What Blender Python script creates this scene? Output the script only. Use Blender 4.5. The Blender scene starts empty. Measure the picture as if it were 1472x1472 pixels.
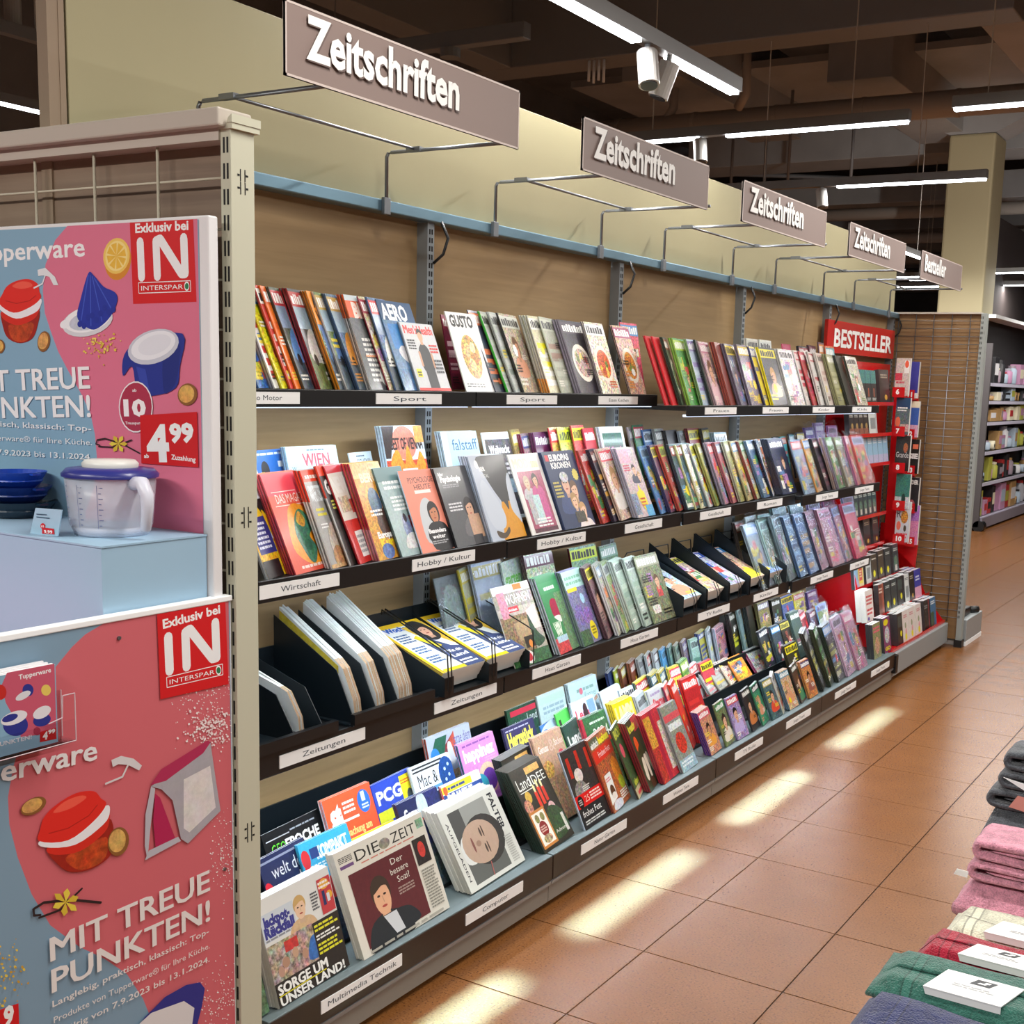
import bpy, math, random
from mathutils import Matrix, Vector, Euler
random.seed(7)
scene = bpy.context.scene
COL = scene.collection
PI = math.pi
R = math.radians

# ---------------------------------------------------------------- camera
CF, CPX, CPY = 1757.8324, 843.487, 822.0348
CAMLOC = Vector((2.48175, -1.93113, 1.68513))
_rz = Matrix.Rotation(R(30.278), 3, 'Z'); _rx = Matrix.Rotation(R(81.14), 3, 'X'); _rr = Matrix.Rotation(R(1.882), 3, 'Z')
CM = _rz @ _rx @ _rr
cam = bpy.data.cameras.new('camera'); camo = bpy.data.objects.new('camera', cam); COL.objects.link(camo)
camo.matrix_world = Matrix.Translation(CAMLOC) @ CM.to_4x4()
cam.sensor_width = 36; cam.lens = CF / 1472 * 36
cam.shift_x = (736 - CPX) / 1472; cam.shift_y = (CPY - 736) / 1472
cam.clip_start = .05; cam.clip_end = 200
scene.camera = camo

def U(px, py, x=None, y=None, z=None):
    """photo measurement -> point of the hall lying in the plane x=, y= or z="""
    d = CM @ Vector(((px - CPX) / CF, -(py - CPY) / CF, -1))
    t = (x - CAMLOC.x) / d.x if x is not None else (y - CAMLOC.y) / d.y if y is not None else (z - CAMLOC.z) / d.z
    return CAMLOC + d * t
def PX(x, y, z):
    q = CM.transposed() @ (Vector((x, y, z)) - CAMLOC)
    return CPX + CF * q.x / -q.z, CPY - CF * q.y / -q.z
def Y_at(px, x, z):
    lo, hi = -1.0, 12.0
    for _ in range(40):
        m = (lo + hi) / 2
        if PX(x, m, z)[0] < px: lo = m
        else: hi = m
    return (lo + hi) / 2

# ---------------------------------------------------------------- world, exposure, hall lights
w = bpy.data.worlds.new('world'); scene.world = w; w.use_nodes = True
w.node_tree.nodes['Background'].inputs[0].default_value = (.95, .97, 1, 1)
w.node_tree.nodes['Background'].inputs[1].default_value = .20
vs = scene.view_settings
vs.view_transform = 'Standard'; vs.look = 'None'; vs.exposure = 0.22; vs.gamma = 1.0
vs.use_curve_mapping = False

def area(name, loc, size, energy, col, rot=(0, 0, 0), spread=PI):
    l = bpy.data.lights.new(name, 'AREA'); l.shape = 'RECTANGLE'; l.size, l.size_y = size
    l.energy = energy; l.color = col; l.spread = spread
    o = bpy.data.objects.new(name, l); COL.objects.link(o); o.location = loc; o.rotation_euler = rot
    return o
def spot(name, loc, target, energy, col, ang, blend=.5, rad=.04):
    l = bpy.data.lights.new(name, 'SPOT'); l.energy = energy; l.color = col; l.spot_size = R(ang); l.spot_blend = blend; l.shadow_soft_size = rad
    o = bpy.data.objects.new(name, l); COL.objects.link(o); o.location = loc
    o.rotation_euler = (Vector(target) - Vector(loc)).to_track_quat('-Z', 'Y').to_euler()
    return o
LW = (1.0, .96, .90)
# the hall's rows of ceiling lights over the aisles (those above and behind the viewer included)
for yy in (-3.0, 0.2, 3.4, 7.0, 11.0):
    area('hall_or_fill_light', (1.9, yy, 3.28), (1.6, .12), 46, LW)
area('hall_or_fill_light', (-.2, -2.9, 3.28), (1.6, .12), 80, LW)  # fill added behind the viewer to brighten the posters, no fitting
area('hall_or_fill_light', (-.3, 11.8, 3.28), (1.6, .12), 70, LW)  # fill added to lift the column and the shelves beyond it
for yy in (-2.5, 1.5, 6.0, 11.0):
    area('hall_or_fill_light', (4.6, yy, 3.28), (.12, 2.4), 60, LW)
    area('hall_or_fill_light', (-3.2, yy, 3.28), (.12, 2.4), 40, LW)

for loc, tgt, e_ in (((.4, 10.2, 3.1), (-1.5, 14.05, 3.4), 260), ((-.2, 10.2, 3.1), (-1.6, 14.05, 1.8), 120), ((1.2, 13.5, 3.1), (-1.2, 15.0, 1.2), 150), ((1.2, 17.0, 3.1), (-1.2, 17.5, 1.2), 120)):
    spot('added_fill_spot', loc, tgt, e_, LW, 62, .8)  # added spots without fittings, brighten the column and the far shelves
# narrow lamps added under the second shelf, tinted blue for near-white streaks on the tiles
for yc, ln in ((.42, .7), (1.52, .8), (2.68, .75), (3.95, .85)):
    area('added_streak_light', (.318, yc + .02, 1.112), (.01, ln), 6.5, (.17, .46, 1), rot=(0, R(-18.7), 0), spread=R(9))

# ---------------------------------------------------------------- helpers
def lin(h):
    h = h.lstrip('#')
    if len(h) == 3: h = ''.join(c * 2 for c in h)
    o = []
    for i in (0, 2, 4):
        c = int(h[i:i + 2], 16) / 255
        o.append(c / 12.92 if c <= .04045 else ((c + .055) / 1.055) ** 2.4)
    return tuple(o)
MATS = {}
def mat(name, col='888', rough=.5, metal=0, noise=None, bump=0, emit=None, spec=.5, kind=None, coat=0, alpha=None):
    if name in MATS: return MATS[name]
    m = bpy.data.materials.new(name); m.use_nodes = True; nt = m.node_tree; N = nt.nodes; L = nt.links
    b = N['Principled BSDF']; c = lin(col) + (1,)
    b.inputs['Base Color'].default_value = c; b.inputs['Roughness'].default_value = rough; b.inputs['Metallic'].default_value = metal
    b.inputs['Specular IOR Level'].default_value = spec
    b.inputs['Coat Weight'].default_value = coat
    if emit: b.inputs['Emission Color'].default_value = lin(emit[0]) + (1,); b.inputs['Emission Strength'].default_value = emit[1]
    if noise or bump:
        tc = N.new('ShaderNodeTexCoord'); mp = N.new('ShaderNodeMapping'); L.new(tc.outputs['Object'], mp.inputs[0])
        n = N.new('ShaderNodeTexNoise'); L.new(mp.outputs[0], n.inputs['Vector'])
        sc, amt, stretch = noise or (40, 0, (1, 1, 1))
        mp.inputs['Scale'].default_value = stretch
        n.inputs['Scale'].default_value = sc; n.inputs['Detail'].default_value = 5
        if noise and amt:
            mr = N.new('ShaderNodeMapRange'); L.new(n.outputs['Fac'], mr.inputs[0])
            mr.inputs[1].default_value = .25; mr.inputs[2].default_value = .75; mr.inputs[3].default_value = 1 - amt; mr.inputs[4].default_value = 1 + amt
            mx = N.new('ShaderNodeVectorMath'); mx.operation = 'SCALE'; mx.inputs[0].default_value = c[:3]
            L.new(mr.outputs[0], mx.inputs['Scale']); L.new(mx.outputs[0], b.inputs['Base Color'])
        if bump:
            bp = N.new('ShaderNodeBump'); bp.inputs['Strength'].default_value = bump; bp.inputs['Distance'].default_value = .004
            L.new(n.outputs['Fac'], bp.inputs['Height']); L.new(bp.outputs[0], b.inputs['Normal'])
    MATS[name] = m; return m

def print_mat(name, rough, noise_scale, coat=0.0, sat=3.4):
    """printed paper: colour from the print itself (vertex colours); its alpha says how photographic the print is"""
    m = bpy.data.materials.new(name); m.use_nodes = True; nt = m.node_tree; N = nt.nodes; L = nt.links; b = N['Principled BSDF']
    at = N.new('ShaderNodeAttribute'); at.attribute_name = 'Col'
    tc = N.new('ShaderNodeTexCoord'); n = N.new('ShaderNodeTexNoise'); L.new(tc.outputs['Object'], n.inputs['Vector'])
    n.inputs['Scale'].default_value = noise_scale * .55; n.inputs['Detail'].default_value = 2
    n2 = N.new('ShaderNodeTexNoise'); L.new(tc.outputs['Object'], n2.inputs['Vector']); n2.inputs['Scale'].default_value = noise_scale; n2.inputs['Detail'].default_value = 5; n2.inputs['Roughness'].default_value = .7
    lm = N.new('ShaderNodeMapRange'); L.new(n2.outputs['Fac'], lm.inputs[0]); lm.inputs[1].default_value = .34; lm.inputs[2].default_value = .68; lm.inputs[3].default_value = 1 - sat * .23; lm.inputs[4].default_value = 1 + sat * .24
    cr = N.new('ShaderNodeVectorMath'); cr.operation = 'MULTIPLY_ADD'; L.new(n.outputs['Color'], cr.inputs[0]); h_ = sat * .45; cr.inputs[1].default_value = (h_, h_, h_); cr.inputs[2].default_value = (1.02 - h_ * .5, .98 - h_ * .5, .94 - h_ * .5)
    sc = N.new('ShaderNodeVectorMath'); sc.operation = 'SCALE'; L.new(cr.outputs[0], sc.inputs[0]); L.new(lm.outputs[0], sc.inputs['Scale'])
    mxx = N.new('ShaderNodeVectorMath'); mxx.operation = 'MAXIMUM'; L.new(sc.outputs[0], mxx.inputs[0]); mxx.inputs[1].default_value = (.08, .08, .08)
    mul = N.new('ShaderNodeVectorMath'); mul.operation = 'MULTIPLY'; L.new(mxx.outputs[0], mul.inputs[0]); L.new(at.outputs['Color'], mul.inputs[1])
    mn = N.new('ShaderNodeVectorMath'); mn.operation = 'MINIMUM'; L.new(mul.outputs[0], mn.inputs[0]); mn.inputs[1].default_value = (.85, .85, .85)
    mix = N.new('ShaderNodeMix'); mix.data_type = 'RGBA'; L.new(at.outputs['Alpha'], mix.inputs['Factor']); L.new(at.outputs['Color'], mix.inputs[6]); L.new(mn.outputs[0], mix.inputs[7])
    L.new(mix.outputs[2], b.inputs['Base Color']); b.inputs['Roughness'].default_value = rough; b.inputs['Coat Weight'].default_value = coat; b.inputs['Coat Roughness'].default_value = .12
    return m
PRINT = print_mat('glossy_print', .32, 105, .25, 4.3)
NEWS = print_mat('newsprint', .85, 70)
POSTER = print_mat('poster_print', .5, 60, 0, 1.8)

def wood_mat(name, base, dark, scale, axis):
    m = bpy.data.materials.new(name); m.use_nodes = True; nt = m.node_tree; N = nt.nodes; L = nt.links; b = N['Principled BSDF']
    tc = N.new('ShaderNodeTexCoord'); mp = N.new('ShaderNodeMapping'); L.new(tc.outputs['Object'], mp.inputs[0])
    s = [22, 22, 22]; s[axis] = 1.2; mp.inputs['Scale'].default_value = s
    n = N.new('ShaderNodeTexNoise'); L.new(mp.outputs[0], n.inputs['Vector']); n.inputs['Scale'].default_value = scale; n.inputs['Detail'].default_value = 7; n.inputs['Distortion'].default_value = .6
    mp2 = N.new('ShaderNodeMapping'); L.new(tc.outputs['Object'], mp2.inputs[0]); s2 = [4, 4, 4]; s2[axis] = .7; mp2.inputs['Scale'].default_value = s2
    n2 = N.new('ShaderNodeTexNoise'); L.new(mp2.outputs[0], n2.inputs['Vector']); n2.inputs['Scale'].default_value = 1.6; n2.inputs['Detail'].default_value = 2
    ad = N.new('ShaderNodeMath'); ad.operation = 'ADD'; L.new(n.outputs['Fac'], ad.inputs[0]); L.new(n2.outputs['Fac'], ad.inputs[1])
    mr = N.new('ShaderNodeMapRange'); L.new(ad.outputs[0], mr.inputs[0]); mr.inputs[1].default_value = .72; mr.inputs[2].default_value = 1.28
    mx = N.new('ShaderNodeMix'); mx.data_type = 'RGBA'; L.new(mr.outputs[0], mx.inputs['Factor']); mx.inputs[6].default_value = lin(dark) + (1,); mx.inputs[7].default_value = lin(base) + (1,)
    L.new(mx.outputs[2], b.inputs['Base Color']); b.inputs['Roughness'].default_value = .55
    return m

ORG = {}
def tag(o, label=None, cat=None, group=None, kind=None):
    if label: o['label'] = label
    if cat: o['category'] = cat
    if group: o['group'] = group
    if kind: o['kind'] = kind
    return o
def thing(name, loc, label, cat, group=None):
    o = bpy.data.objects.new(name, None); COL.objects.link(o); o.location = loc; o.empty_display_size = .1
    ORG[o] = Vector(loc)
    return tag(o, label, cat, group)

class MB:
    """collects coloured polygons and solids in hall coordinates, builds them as ONE mesh object"""
    def __init__(s, col='888', noise=0.0):
        s.v = []; s.f = []; s.c = []; s.col = lin(col) + (noise,)
    def setc(s, col, noise=0.0): s.col = (lin(col) if isinstance(col, str) else tuple(col)) + (noise,); return s
    def add(s, vs, fs, col=None):
        b = len(s.v); s.v += [tuple(p) for p in vs]; s.f += [tuple(i + b for i in f) for f in fs]
        s.c += [col or s.col] * len(vs); return s
    def poly(s, pts): return s.add(pts, [tuple(range(len(pts)))])
    def box(s, x0, x1, y0, y1, z0, z1):
        if x0 > x1: x0, x1 = x1, x0
        if y0 > y1: y0, y1 = y1, y0
        if z0 > z1: z0, z1 = z1, z0
        v = [(x, y, z) for x in (x0, x1) for y in (y0, y1) for z in (z0, z1)]
        return s.add(v, [(0, 1, 3, 2), (4, 6, 7, 5), (0, 4, 5, 1), (2, 3, 7, 6), (0, 2, 6, 4), (1, 5, 7, 3)])
    def prism(s, pts, d):
        """extrude a planar loop (counter-clockwise seen against d) by vector d"""
        n = len(pts); a = [Vector(p) for p in pts]; b = [p + Vector(d) for p in a]
        s.add(a + b, [tuple(range(n))[::-1], tuple(range(n, 2 * n))] + [(i, (i + 1) % n, n + (i + 1) % n, n + i) for i in range(n)])
        return s
    def tube(s, pts, r, n=8, cap=True):
        P = [Vector(p) for p in pts]; rings = []; m = len(P)
        up = None
        for i, p in enumerate(P):
            t = (P[min(i + 1, m - 1)] - P[max(i - 1, 0)]).normalized()
            if up is None or abs(up.dot(t)) > .95: up = Vector((0, 0, 1)) if abs(t.z) < .9 else Vector((1, 0, 0))
            a = t.cross(up).normalized(); b = t.cross(a)
            rr = r[i] if isinstance(r, (list, tuple)) else r
            rings.append([p + a * rr * math.cos(2 * PI * k / n) + b * rr * math.sin(2 * PI * k / n) for k in range(n)])
        vs = [q for g in rings for q in g]; fs = []
        for i in range(m - 1):
            for k in range(n):
                fs.append((i * n + k, i * n + (k + 1) % n, (i + 1) * n + (k + 1) % n, (i + 1) * n + k))
        if cap: fs += [tuple(range(n))[::-1], tuple(range((m - 1) * n, m * n))]
        return s.add(vs, fs)
    def lathe(s, prof, c, n=32, sx=1, sy=1):
        vs = []; fs = []; m = len(prof)
        for r, z in prof:
            for k in range(n): vs.append((c[0] + sx * r * math.cos(2 * PI * k / n), c[1] + sy * r * math.sin(2 * PI * k / n), c[2] + z))
        for i in range(m - 1):
            for k in range(n): fs.append((i * n + k, i * n + (k + 1) % n, (i + 1) * n + (k + 1) % n, (i + 1) * n + k))
        return s.add(vs, fs)
    def build(s, name, material, parent=None, origin=None, smooth=False, bevel=0, rot=None):
        o_ = Vector(origin) if origin is not None else (ORG[parent] if parent else Vector((0, 0, 0)))
        me = bpy.data.meshes.new(name)
        me.from_pydata([tuple(Vector(p) - o_) for p in s.v], [], s.f)
        ca = me.color_attributes.new('Col', 'FLOAT_COLOR', 'POINT')
        ca.data.foreach_set('color', [x for c in s.c for x in c])
        if smooth: me.polygons.foreach_set('use_smooth', [True] * len(me.polygons))
        me.materials.append(material); me.update()
        ob = bpy.data.objects.new(name, me); COL.objects.link(ob)
        if parent:
            ob.parent = parent
            if origin is not None: ob.location = o_ - ORG[parent]
        else: ob.location = o_
        ORG[ob] = o_
        if bevel:
            bv = ob.modifiers.new('b', 'BEVEL'); bv.width = bevel; bv.segments = 2; bv.limit_method = 'ANGLE'
        return ob
def link_copy(o, name=None, parent=None, loc=None):
    c = o.copy(); COL.objects.link(c)
    if parent: c.parent = parent
    if loc is not None: c.location = loc
    ORG[c] = ORG.get(o, Vector((0, 0, 0)))
    return c

# text as mesh outlines (Blender's built-in font)
_T = {}
def glyphs(txt, bold=0.0, shear=0.0, ls=1.0, res=2):
    k = (txt, bold, shear, ls)
    if k in _T: return _T[k]
    cu = bpy.data.curves.new('t', 'FONT'); cu.body = txt; cu.size = 1; cu.offset = bold; cu.shear = shear; cu.resolution_u = res; cu.space_character = ls
    ob = bpy.data.objects.new('t', cu); COL.objects.link(ob)
    dg = bpy.context.evaluated_depsgraph_get(); me = ob.evaluated_get(dg).to_mesh()
    vs = [(v.co.x, v.co.y) for v in me.vertices]; fs = [tuple(p.vertices) for p in me.polygons]
    ob.evaluated_get(dg).to_mesh_clear(); bpy.data.objects.remove(ob); bpy.data.curves.remove(cu)
    if not vs: vs = [(0, 0)]
    x0 = min(a for a, b in vs); x1 = max(a for a, b in vs)
    cap = .70
    _T[k] = ([((a - x0) / max(1e-6, x1 - x0), b / cap) for a, b in vs], fs); return _T[k]

class Art:
    """flat print in plane coordinates (u right, v up), stacked in hair-thin layers of ink"""
    def __init__(s, fr=None, step=.00002): s.L = []; s.fr = fr; s.step = step; s.n = 0; s.clip = None
    def _p(s, pts, fs, col, noise, rel=1):
        s.n += rel
        if s.clip: c0, c1, c2, c3 = s.clip; pts = [(min(max(p[0], c0), c2), min(max(p[1], c1), c3)) for p in pts]
        s.L.append((pts, fs, (lin(col) if isinstance(col, str) else tuple(col)) + (noise,), s.n))
    def poly(s, pts, col, noise=0):
        if s.fr: pts = [s.fr(*p) for p in pts]
        a = sum(pts[i][0] * pts[(i + 1) % len(pts)][1] - pts[(i + 1) % len(pts)][0] * pts[i][1] for i in range(len(pts)))
        if a < 0: pts = pts[::-1]
        s._p(pts, [tuple(range(len(pts)))], col, noise)
    def blob(s, pts, col, noise=0, k=4):
        P = [Vector(p) for p in pts]; n = len(P); o = []
        for i in range(n):
            a, b, c, d = P[i - 1], P[i], P[(i + 1) % n], P[(i + 2) % n]
            for j in range(k):
                t = j / k; o.append(tuple(.5 * ((2 * b) + (c - a) * t + (2 * a - 5 * b + 4 * c - d) * t * t + (3 * b - a - 3 * c + d) * t ** 3)))
        s.poly(o, col, noise)
    def rect(s, x, y, w, h, col, noise=0): s.poly([(x, y), (x + w, y), (x + w, y + h), (x, y + h)], col, noise)
    def ell(s, x, y, rx, ry, col, noise=0, rot=0, n=22, a0=0, a1=2 * PI):
        c, q = math.cos(rot), math.sin(rot); P = []
        for i in range(n):
            t = a0 + (a1 - a0) * i / (n if a1 - a0 > 6.2 else n - 1); a, b = rx * math.cos(t), ry * math.sin(t); P.append((x + a * c - b * q, y + a * q + b * c))
        s.poly(P, col, noise)
    def star(s, x, y, r, col, n=12, k=.8):
        s.poly([(x + r * (k if i % 2 else 1) * math.cos(PI * i / n), y + r * (k if i % 2 else 1) * math.sin(PI * i / n)) for i in range(2 * n)], col)
    def line(s, pts, wd, col, cap=True):
        if s.fr: pts = [s.fr(*p) for p in pts]
        f = s.fr; s.fr = None
        for a, b in zip(pts, pts[1:]):
            a, b = Vector(a), Vector(b); d = (b - a); 
            if d.length < 1e-7: continue
            d.normalize(); q = Vector((-d.y, d.x)) * wd / 2
            s.poly([a + q, a - q, b - q, b + q], col)
        if cap:
            for a in pts: s.ell(a[0], a[1], wd / 2, wd / 2, col, n=10)
        s.fr = f
    def text(s, txt, p0, p1, cap, col, bold=.0, shear=0, ls=1.0):
        """baseline from p0 to p1, capital height cap (plane units)"""
        if bold >= .03 and any(c in 'MWNmwX' for c in txt):    # heavy diagonals: overprinted strokes instead of swollen outlines
            if s.fr: p0, p1 = s.fr(*p0), s.fr(*p1)
            f = s.fr; s.fr = None; e = (Vector(p1) - Vector(p0)).normalized() * cap * bold * 1.1; q = Vector((-e.y, e.x)) * .5
            for k in (e + q, -e + q, e - q, -e - q): s.text(txt, Vector(p0) + k, Vector(p1) + k, cap, col, 0.0, shear, ls)
            s.fr = f; return
        if any(c in 'MWNmwX' for c in txt): bold = 0.0
        g, fs = glyphs(txt, bold, shear, ls)
        if s.fr: p0, p1 = s.fr(*p0), s.fr(*p1)
        p0, p1 = Vector(p0), Vector(p1); d = p1 - p0; q = Vector((-d.y, d.x)).normalized() * cap
        s._p([tuple(p0 + d * a + q * b) for a, b in g], fs, col, 0)
    def lines(s, x, y, w, h, n, col, rnd=None):
        """n lines of type too small to read"""
        rnd = rnd or random
        for i in range(n):
            yy = y + h * (i + .2) / n; xx = x
            while xx < x + w * rnd.uniform(.8, 1):
                ww = min(w * rnd.uniform(.08, .25), x + w - xx)
                if ww < w * .02: break
                s.rect(xx, yy, ww, h / n * .55, col); xx += ww + w * .03
    def put(s, mb, f3, z0=0.0002):
        """f3(u, v, lift) -> point"""
        for pts, fs, c, n in s.L:
            mb.add([f3(p[0], p[1], z0 + n * s.step) for p in pts], fs, c)
# ---------------------------------------------------------------- materials
BLACK = mat('black_powder_coat', '17181a', .38)
DBLUE = mat('dark_tray_metal', '101a20', .42)
SLATE = mat('slate_grey_lip', '5f6c6e', .45)
KICK = mat('plinth_grey', '8b857c', .5)
ALU = mat('brushed_aluminium', '9aa0a6', .35, .7)
GALV = mat('galvanised_upright', '9ba4aa', .45, .35)
RAILM = mat('blue_grey_rail', '7797a9', .35, .75)
CREAM = mat('cream_panel', 'a39b78', .6, noise=(3, .03, (1, 1, 1)))
BEIGE = mat('beige_post_paint', '93806b', .6)
POSTW = mat('ivory_post_paint', 'c6c5b0', .5)
CAPW = mat('ivory_cap_paint', 'c0b6aa', .5)
DARK = mat('slot_black', '0a0a0c', .7)
WHITE = mat('white_card', 'fafcfd', .4)
OAK = wood_mat('pale_oak_laminate', 'ad9066', '987d56', 2.2, 1)
OAKX = wood_mat('brown_oak_laminate', '95806c', '786354', 2.2, 0)
OAKF = wood_mat('warm_oak_laminate', '93714a', '7e603d', 2.2, 0)
LEDM = mat('led_diffuser', 'ffffff', .4, emit=('f2f8ff', 14))
LEDS = mat('shelf_led_diffuser', 'ffffff', .4, emit=('cfe4ff', 1.3))
CONC = mat('dark_ceiling_concrete', '85868a', .9, noise=(1.5, .18, (1, 1, 1)))
CONCL = mat('ceiling_beam_concrete', 'a3a2a2', .85, noise=(2, .12, (1, 1, 1)))
DUCT = mat('grey_duct_metal', '86878a', .55, .1)
PIPE = mat('pipe_paint', 'a8a098', .6)
FIX = mat('light_track_paint', '8a8a8a', .45, .3)
SPOTM = mat('spotlight_housing', 'c2bfbb', .4, .2)
SIGNM = mat('taupe_sign_board', '8a7872', .55)
SIGNE = mat('sign_edge', 'cdbfb8', .5)
REDP = mat('glossy_red_plastic', 'c8141a', .25, coat=.4)
STEEL = mat('steel_wire', '83878c', .35, .8)
IVW = mat('ivory_wire', 'cfc8b4', .45)

def floor_material():
    m = bpy.data.materials.new('terracotta_tile'); m.use_nodes = True; nt = m.node_tree; N = nt.nodes; L = nt.links; b = N['Principled BSDF']
    g = N.new('ShaderNodeNewGeometry'); n = N.new('ShaderNodeTexNoise'); L.new(g.outputs['Position'], n.inputs['Vector']); n.inputs['Scale'].default_value = 160; n.inputs['Detail'].default_value = 2
    n2 = N.new('ShaderNodeTexNoise'); L.new(g.outputs['Position'], n2.inputs['Vector']); n2.inputs['Scale'].default_value = 6; n2.inputs['Detail'].default_value = 4
    cr = N.new('ShaderNodeValToRGB'); L.new(n.outputs['Fac'], cr.inputs[0]); e = cr.color_ramp.elements
    e[0].position = .30; e[0].color = lin('4f3220') + (1,); e[1].position = .42; e[1].color = lin('7e5029') + (1,)
    e2 = cr.color_ramp.elements.new(.62); e2.color = lin('84552d') + (1,); e3 = cr.color_ramp.elements.new(.75); e3.color = lin('8f6540') + (1,)
    mr = N.new('ShaderNodeMapRange'); L.new(n2.outputs['Fac'], mr.inputs[0]); mr.inputs[1].default_value = .3; mr.inputs[2].default_value = .7; mr.inputs[3].default_value = .93; mr.inputs[4].default_value = 1.06
    sc = N.new('ShaderNodeVectorMath'); sc.operation = 'SCALE'; L.new(cr.outputs[0], sc.inputs[0]); L.new(mr.outputs[0], sc.inputs['Scale'])
    L.new(sc.outputs[0], b.inputs['Base Color']); b.inputs['Roughness'].default_value = .27; b.inputs['Specular IOR Level'].default_value = .38
    bp = N.new('ShaderNodeBump'); bp.inputs['Strength'].default_value = .06; bp.inputs['Distance'].default_value = .002; L.new(n.outputs['Fac'], bp.inputs['Height']); L.new(bp.outputs[0], b.inputs['Normal'])
    return m
TILE = floor_material()
GROUT = mat('dark_grout', '33271f', .8)

# ---------------------------------------------------------------- floor
TX, TY, TS = .9196, 1.6006, .444
fl = MB().box(-9, 9, -6, 32, -.1, -.004).build('floor', GROUT, origin=(0, 0, 0)); tag(fl, kind='structure')
g_ = .0022
tile_mb = MB().box(g_, TS - g_, g_, TS - g_, -.008, 0); tile0 = None
rest = MB(); near = []
for i in range(-20, 18):
    for j in range(-14, 60):
        x, y = TX + i * TS, TY + j * TS
        c = Vector((x + TS / 2, y + TS / 2, 0)); q = CM.transposed() @ (c - CAMLOC)
        ok = q.z < -.5 and x > .1
        if ok:
            p = PX(*c); ok = -120 < p[0] < 1600 and 600 < p[1] < 1650
        if ok: near.append(((c - CAMLOC).length, x, y))
        else: rest.box(x + g_, x + TS - g_, y + g_, y + TS - g_, -.008, 0)
near.sort()
for k, (d, x, y) in enumerate(near):
    if k < 260:
        if tile0 is None:
            tile0 = tile_mb.build('floor_tile', TILE, fl, origin=(0, 0, 0)); tile0.location = (x, y, 0)
        else:
            t = tile0.copy(); COL.objects.link(t); t.location = (x, y, random.uniform(-.0002, .0002))
    else: rest.box(x + g_, x + TS - g_, y + g_, y + TS - g_, -.008, 0)
tag(rest.build('floor_tiles', TILE, fl, origin=(0, 0, 0)), kind='stuff')

# ---------------------------------------------------------------- hall shell and ceiling services
tag(MB().box(-9, 9, -6, 32, 6.4, 6.6).build('ceiling', CONC), kind='structure')
tag(MB().box(-9.2, -9, -6, 32, 0, 6.5).build('wall_left', CONC), kind='structure')
tag(MB().box(9, 9.2, -6, 32, 0, 6.5).build('wall_right', CONC), kind='structure')
tag(MB().box(-9.2, 9.2, 32, 32.2, 0, 6.5).build('wall_back', CONC), kind='structure')
tag(MB().box(-9.2, 9.2, -6.2, -6, 0, 6.5).build('wall_front', CONC), kind='structure')
# lower soffit fields and beams
def beam(x0, x1, y0, y1, z0, z1, label, m=CONCL, name='ceiling_beam', cat='beam', group=None):
    return tag(MB().box(x0, x1, y0, y1, z0, z1).build(name, m, origin=((x0 + x1) / 2, (y0 + y1) / 2, z0), bevel=.01), label, cat, group)
a = BA = U(735, 98, z=4.3); b_ = U(1384, 9, z=4.3)
beam(a.x - .4, b_.x + .3, a.y, a.y + .35, 4.3, 5.0, 'dark grey beam crossing the ceiling above the second hanging sign', m=DUCT)
beam(a.x - .3, a.x, -2, a.y, 4.3, 5.0, 'grey ceiling beam running toward the viewer above the first hanging sign', m=DUCT)
beam(b_.x, b_.x + .3, a.y + .35, 15, 4.3, 4.9, 'beige ceiling beam running back at the upper right corner', m=CONCL)
tag(MB().box(a.x, b_.x + 3.5, -3, a.y, 5.0, 5.1).build('soffit_panel', mat('olive_soffit', '7d7866', .9), origin=(0, 0, 5)), 'olive grey soffit panel between the ceiling beams at the top', 'ceiling panel')
for px0, nm in ((905, 'left'), (1205, 'right')):
    p = U(px0 + 30, 100, z=5.0)
    beam(p.x - .35, p.x + .35, p.y, p.y + 3.6, 4.9, 5.8, 'pale concrete ceiling rib above the %s' % ('second hanging sign and the twin spotlights' if nm == 'left' else 'long middle light track'))
beam(-6, 6, 15.2, 16.0, 4.87, 5.5, 'deep beam resting on the cream column', m=CONCL)
tag(MB().box(-6, 6, 11.8, 13.9, 5.32, 5.4).build('soffit_panel', CONCL, origin=(0, 13.4, 5.2)), 'wide brown ceiling panel behind the cream column', 'ceiling panel')
for k in range(5):
    yy = 17.5 + 2.6 * k
    beam(-8, 8, yy, yy + .5, 4.6 - .08 * k, 5.0, 'dark cross beam far back in the hall ceiling', group='far cross beams', m=DUCT if k % 2 else CONCL)
def pipe(pts, r, label, m=PIPE, group=None, cat='pipe', name='ceiling_pipe'):
    return tag(MB().tube(pts, r, 14).build(name, m, origin=pts[0], smooth=True), label, cat, group)
p0 = U(700, 205, z=4.5); p1 = U(1472, 112, z=4.5)
pp = thing('ventilation_pipe', (p0.x - 2, p0.y, 4.5), 'thick beige pipe crossing the ceiling behind the long light track', 'pipe')
MB().tube([(p0.x - 2, p0.y, 4.5), (4, p0.y, 4.5)], .13, 18).build('pipe', PIPE, pp, smooth=True)
for k in range(9):
    x = p0.x - 1 + k * .95
    MB().tube([(x - .02, p0.y, 4.5), (x + .02, p0.y, 4.5)], .137, 18).build('pipe_clamp', PIPE, pp)
pipe([(p0.x - 2, p0.y + .4, 4.62), (4, p0.y + .4, 4.62)], .06, 'thinner pipe running just behind the thick beige pipe')
q = U(1075, 75, z=5.0); q2 = U(1070, 160, z=4.55)
pipe([(q.x - .5, q.y, 5.1), (q.x, q.y, 5.05), (q.x, q.y, 4.6), (q.x - .12, q.y + .1, 4.5)], .05, 'vertical drain pipe dropping beside the second hanging spotlight pair')
q = U(968, 168, z=4.6)
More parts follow.
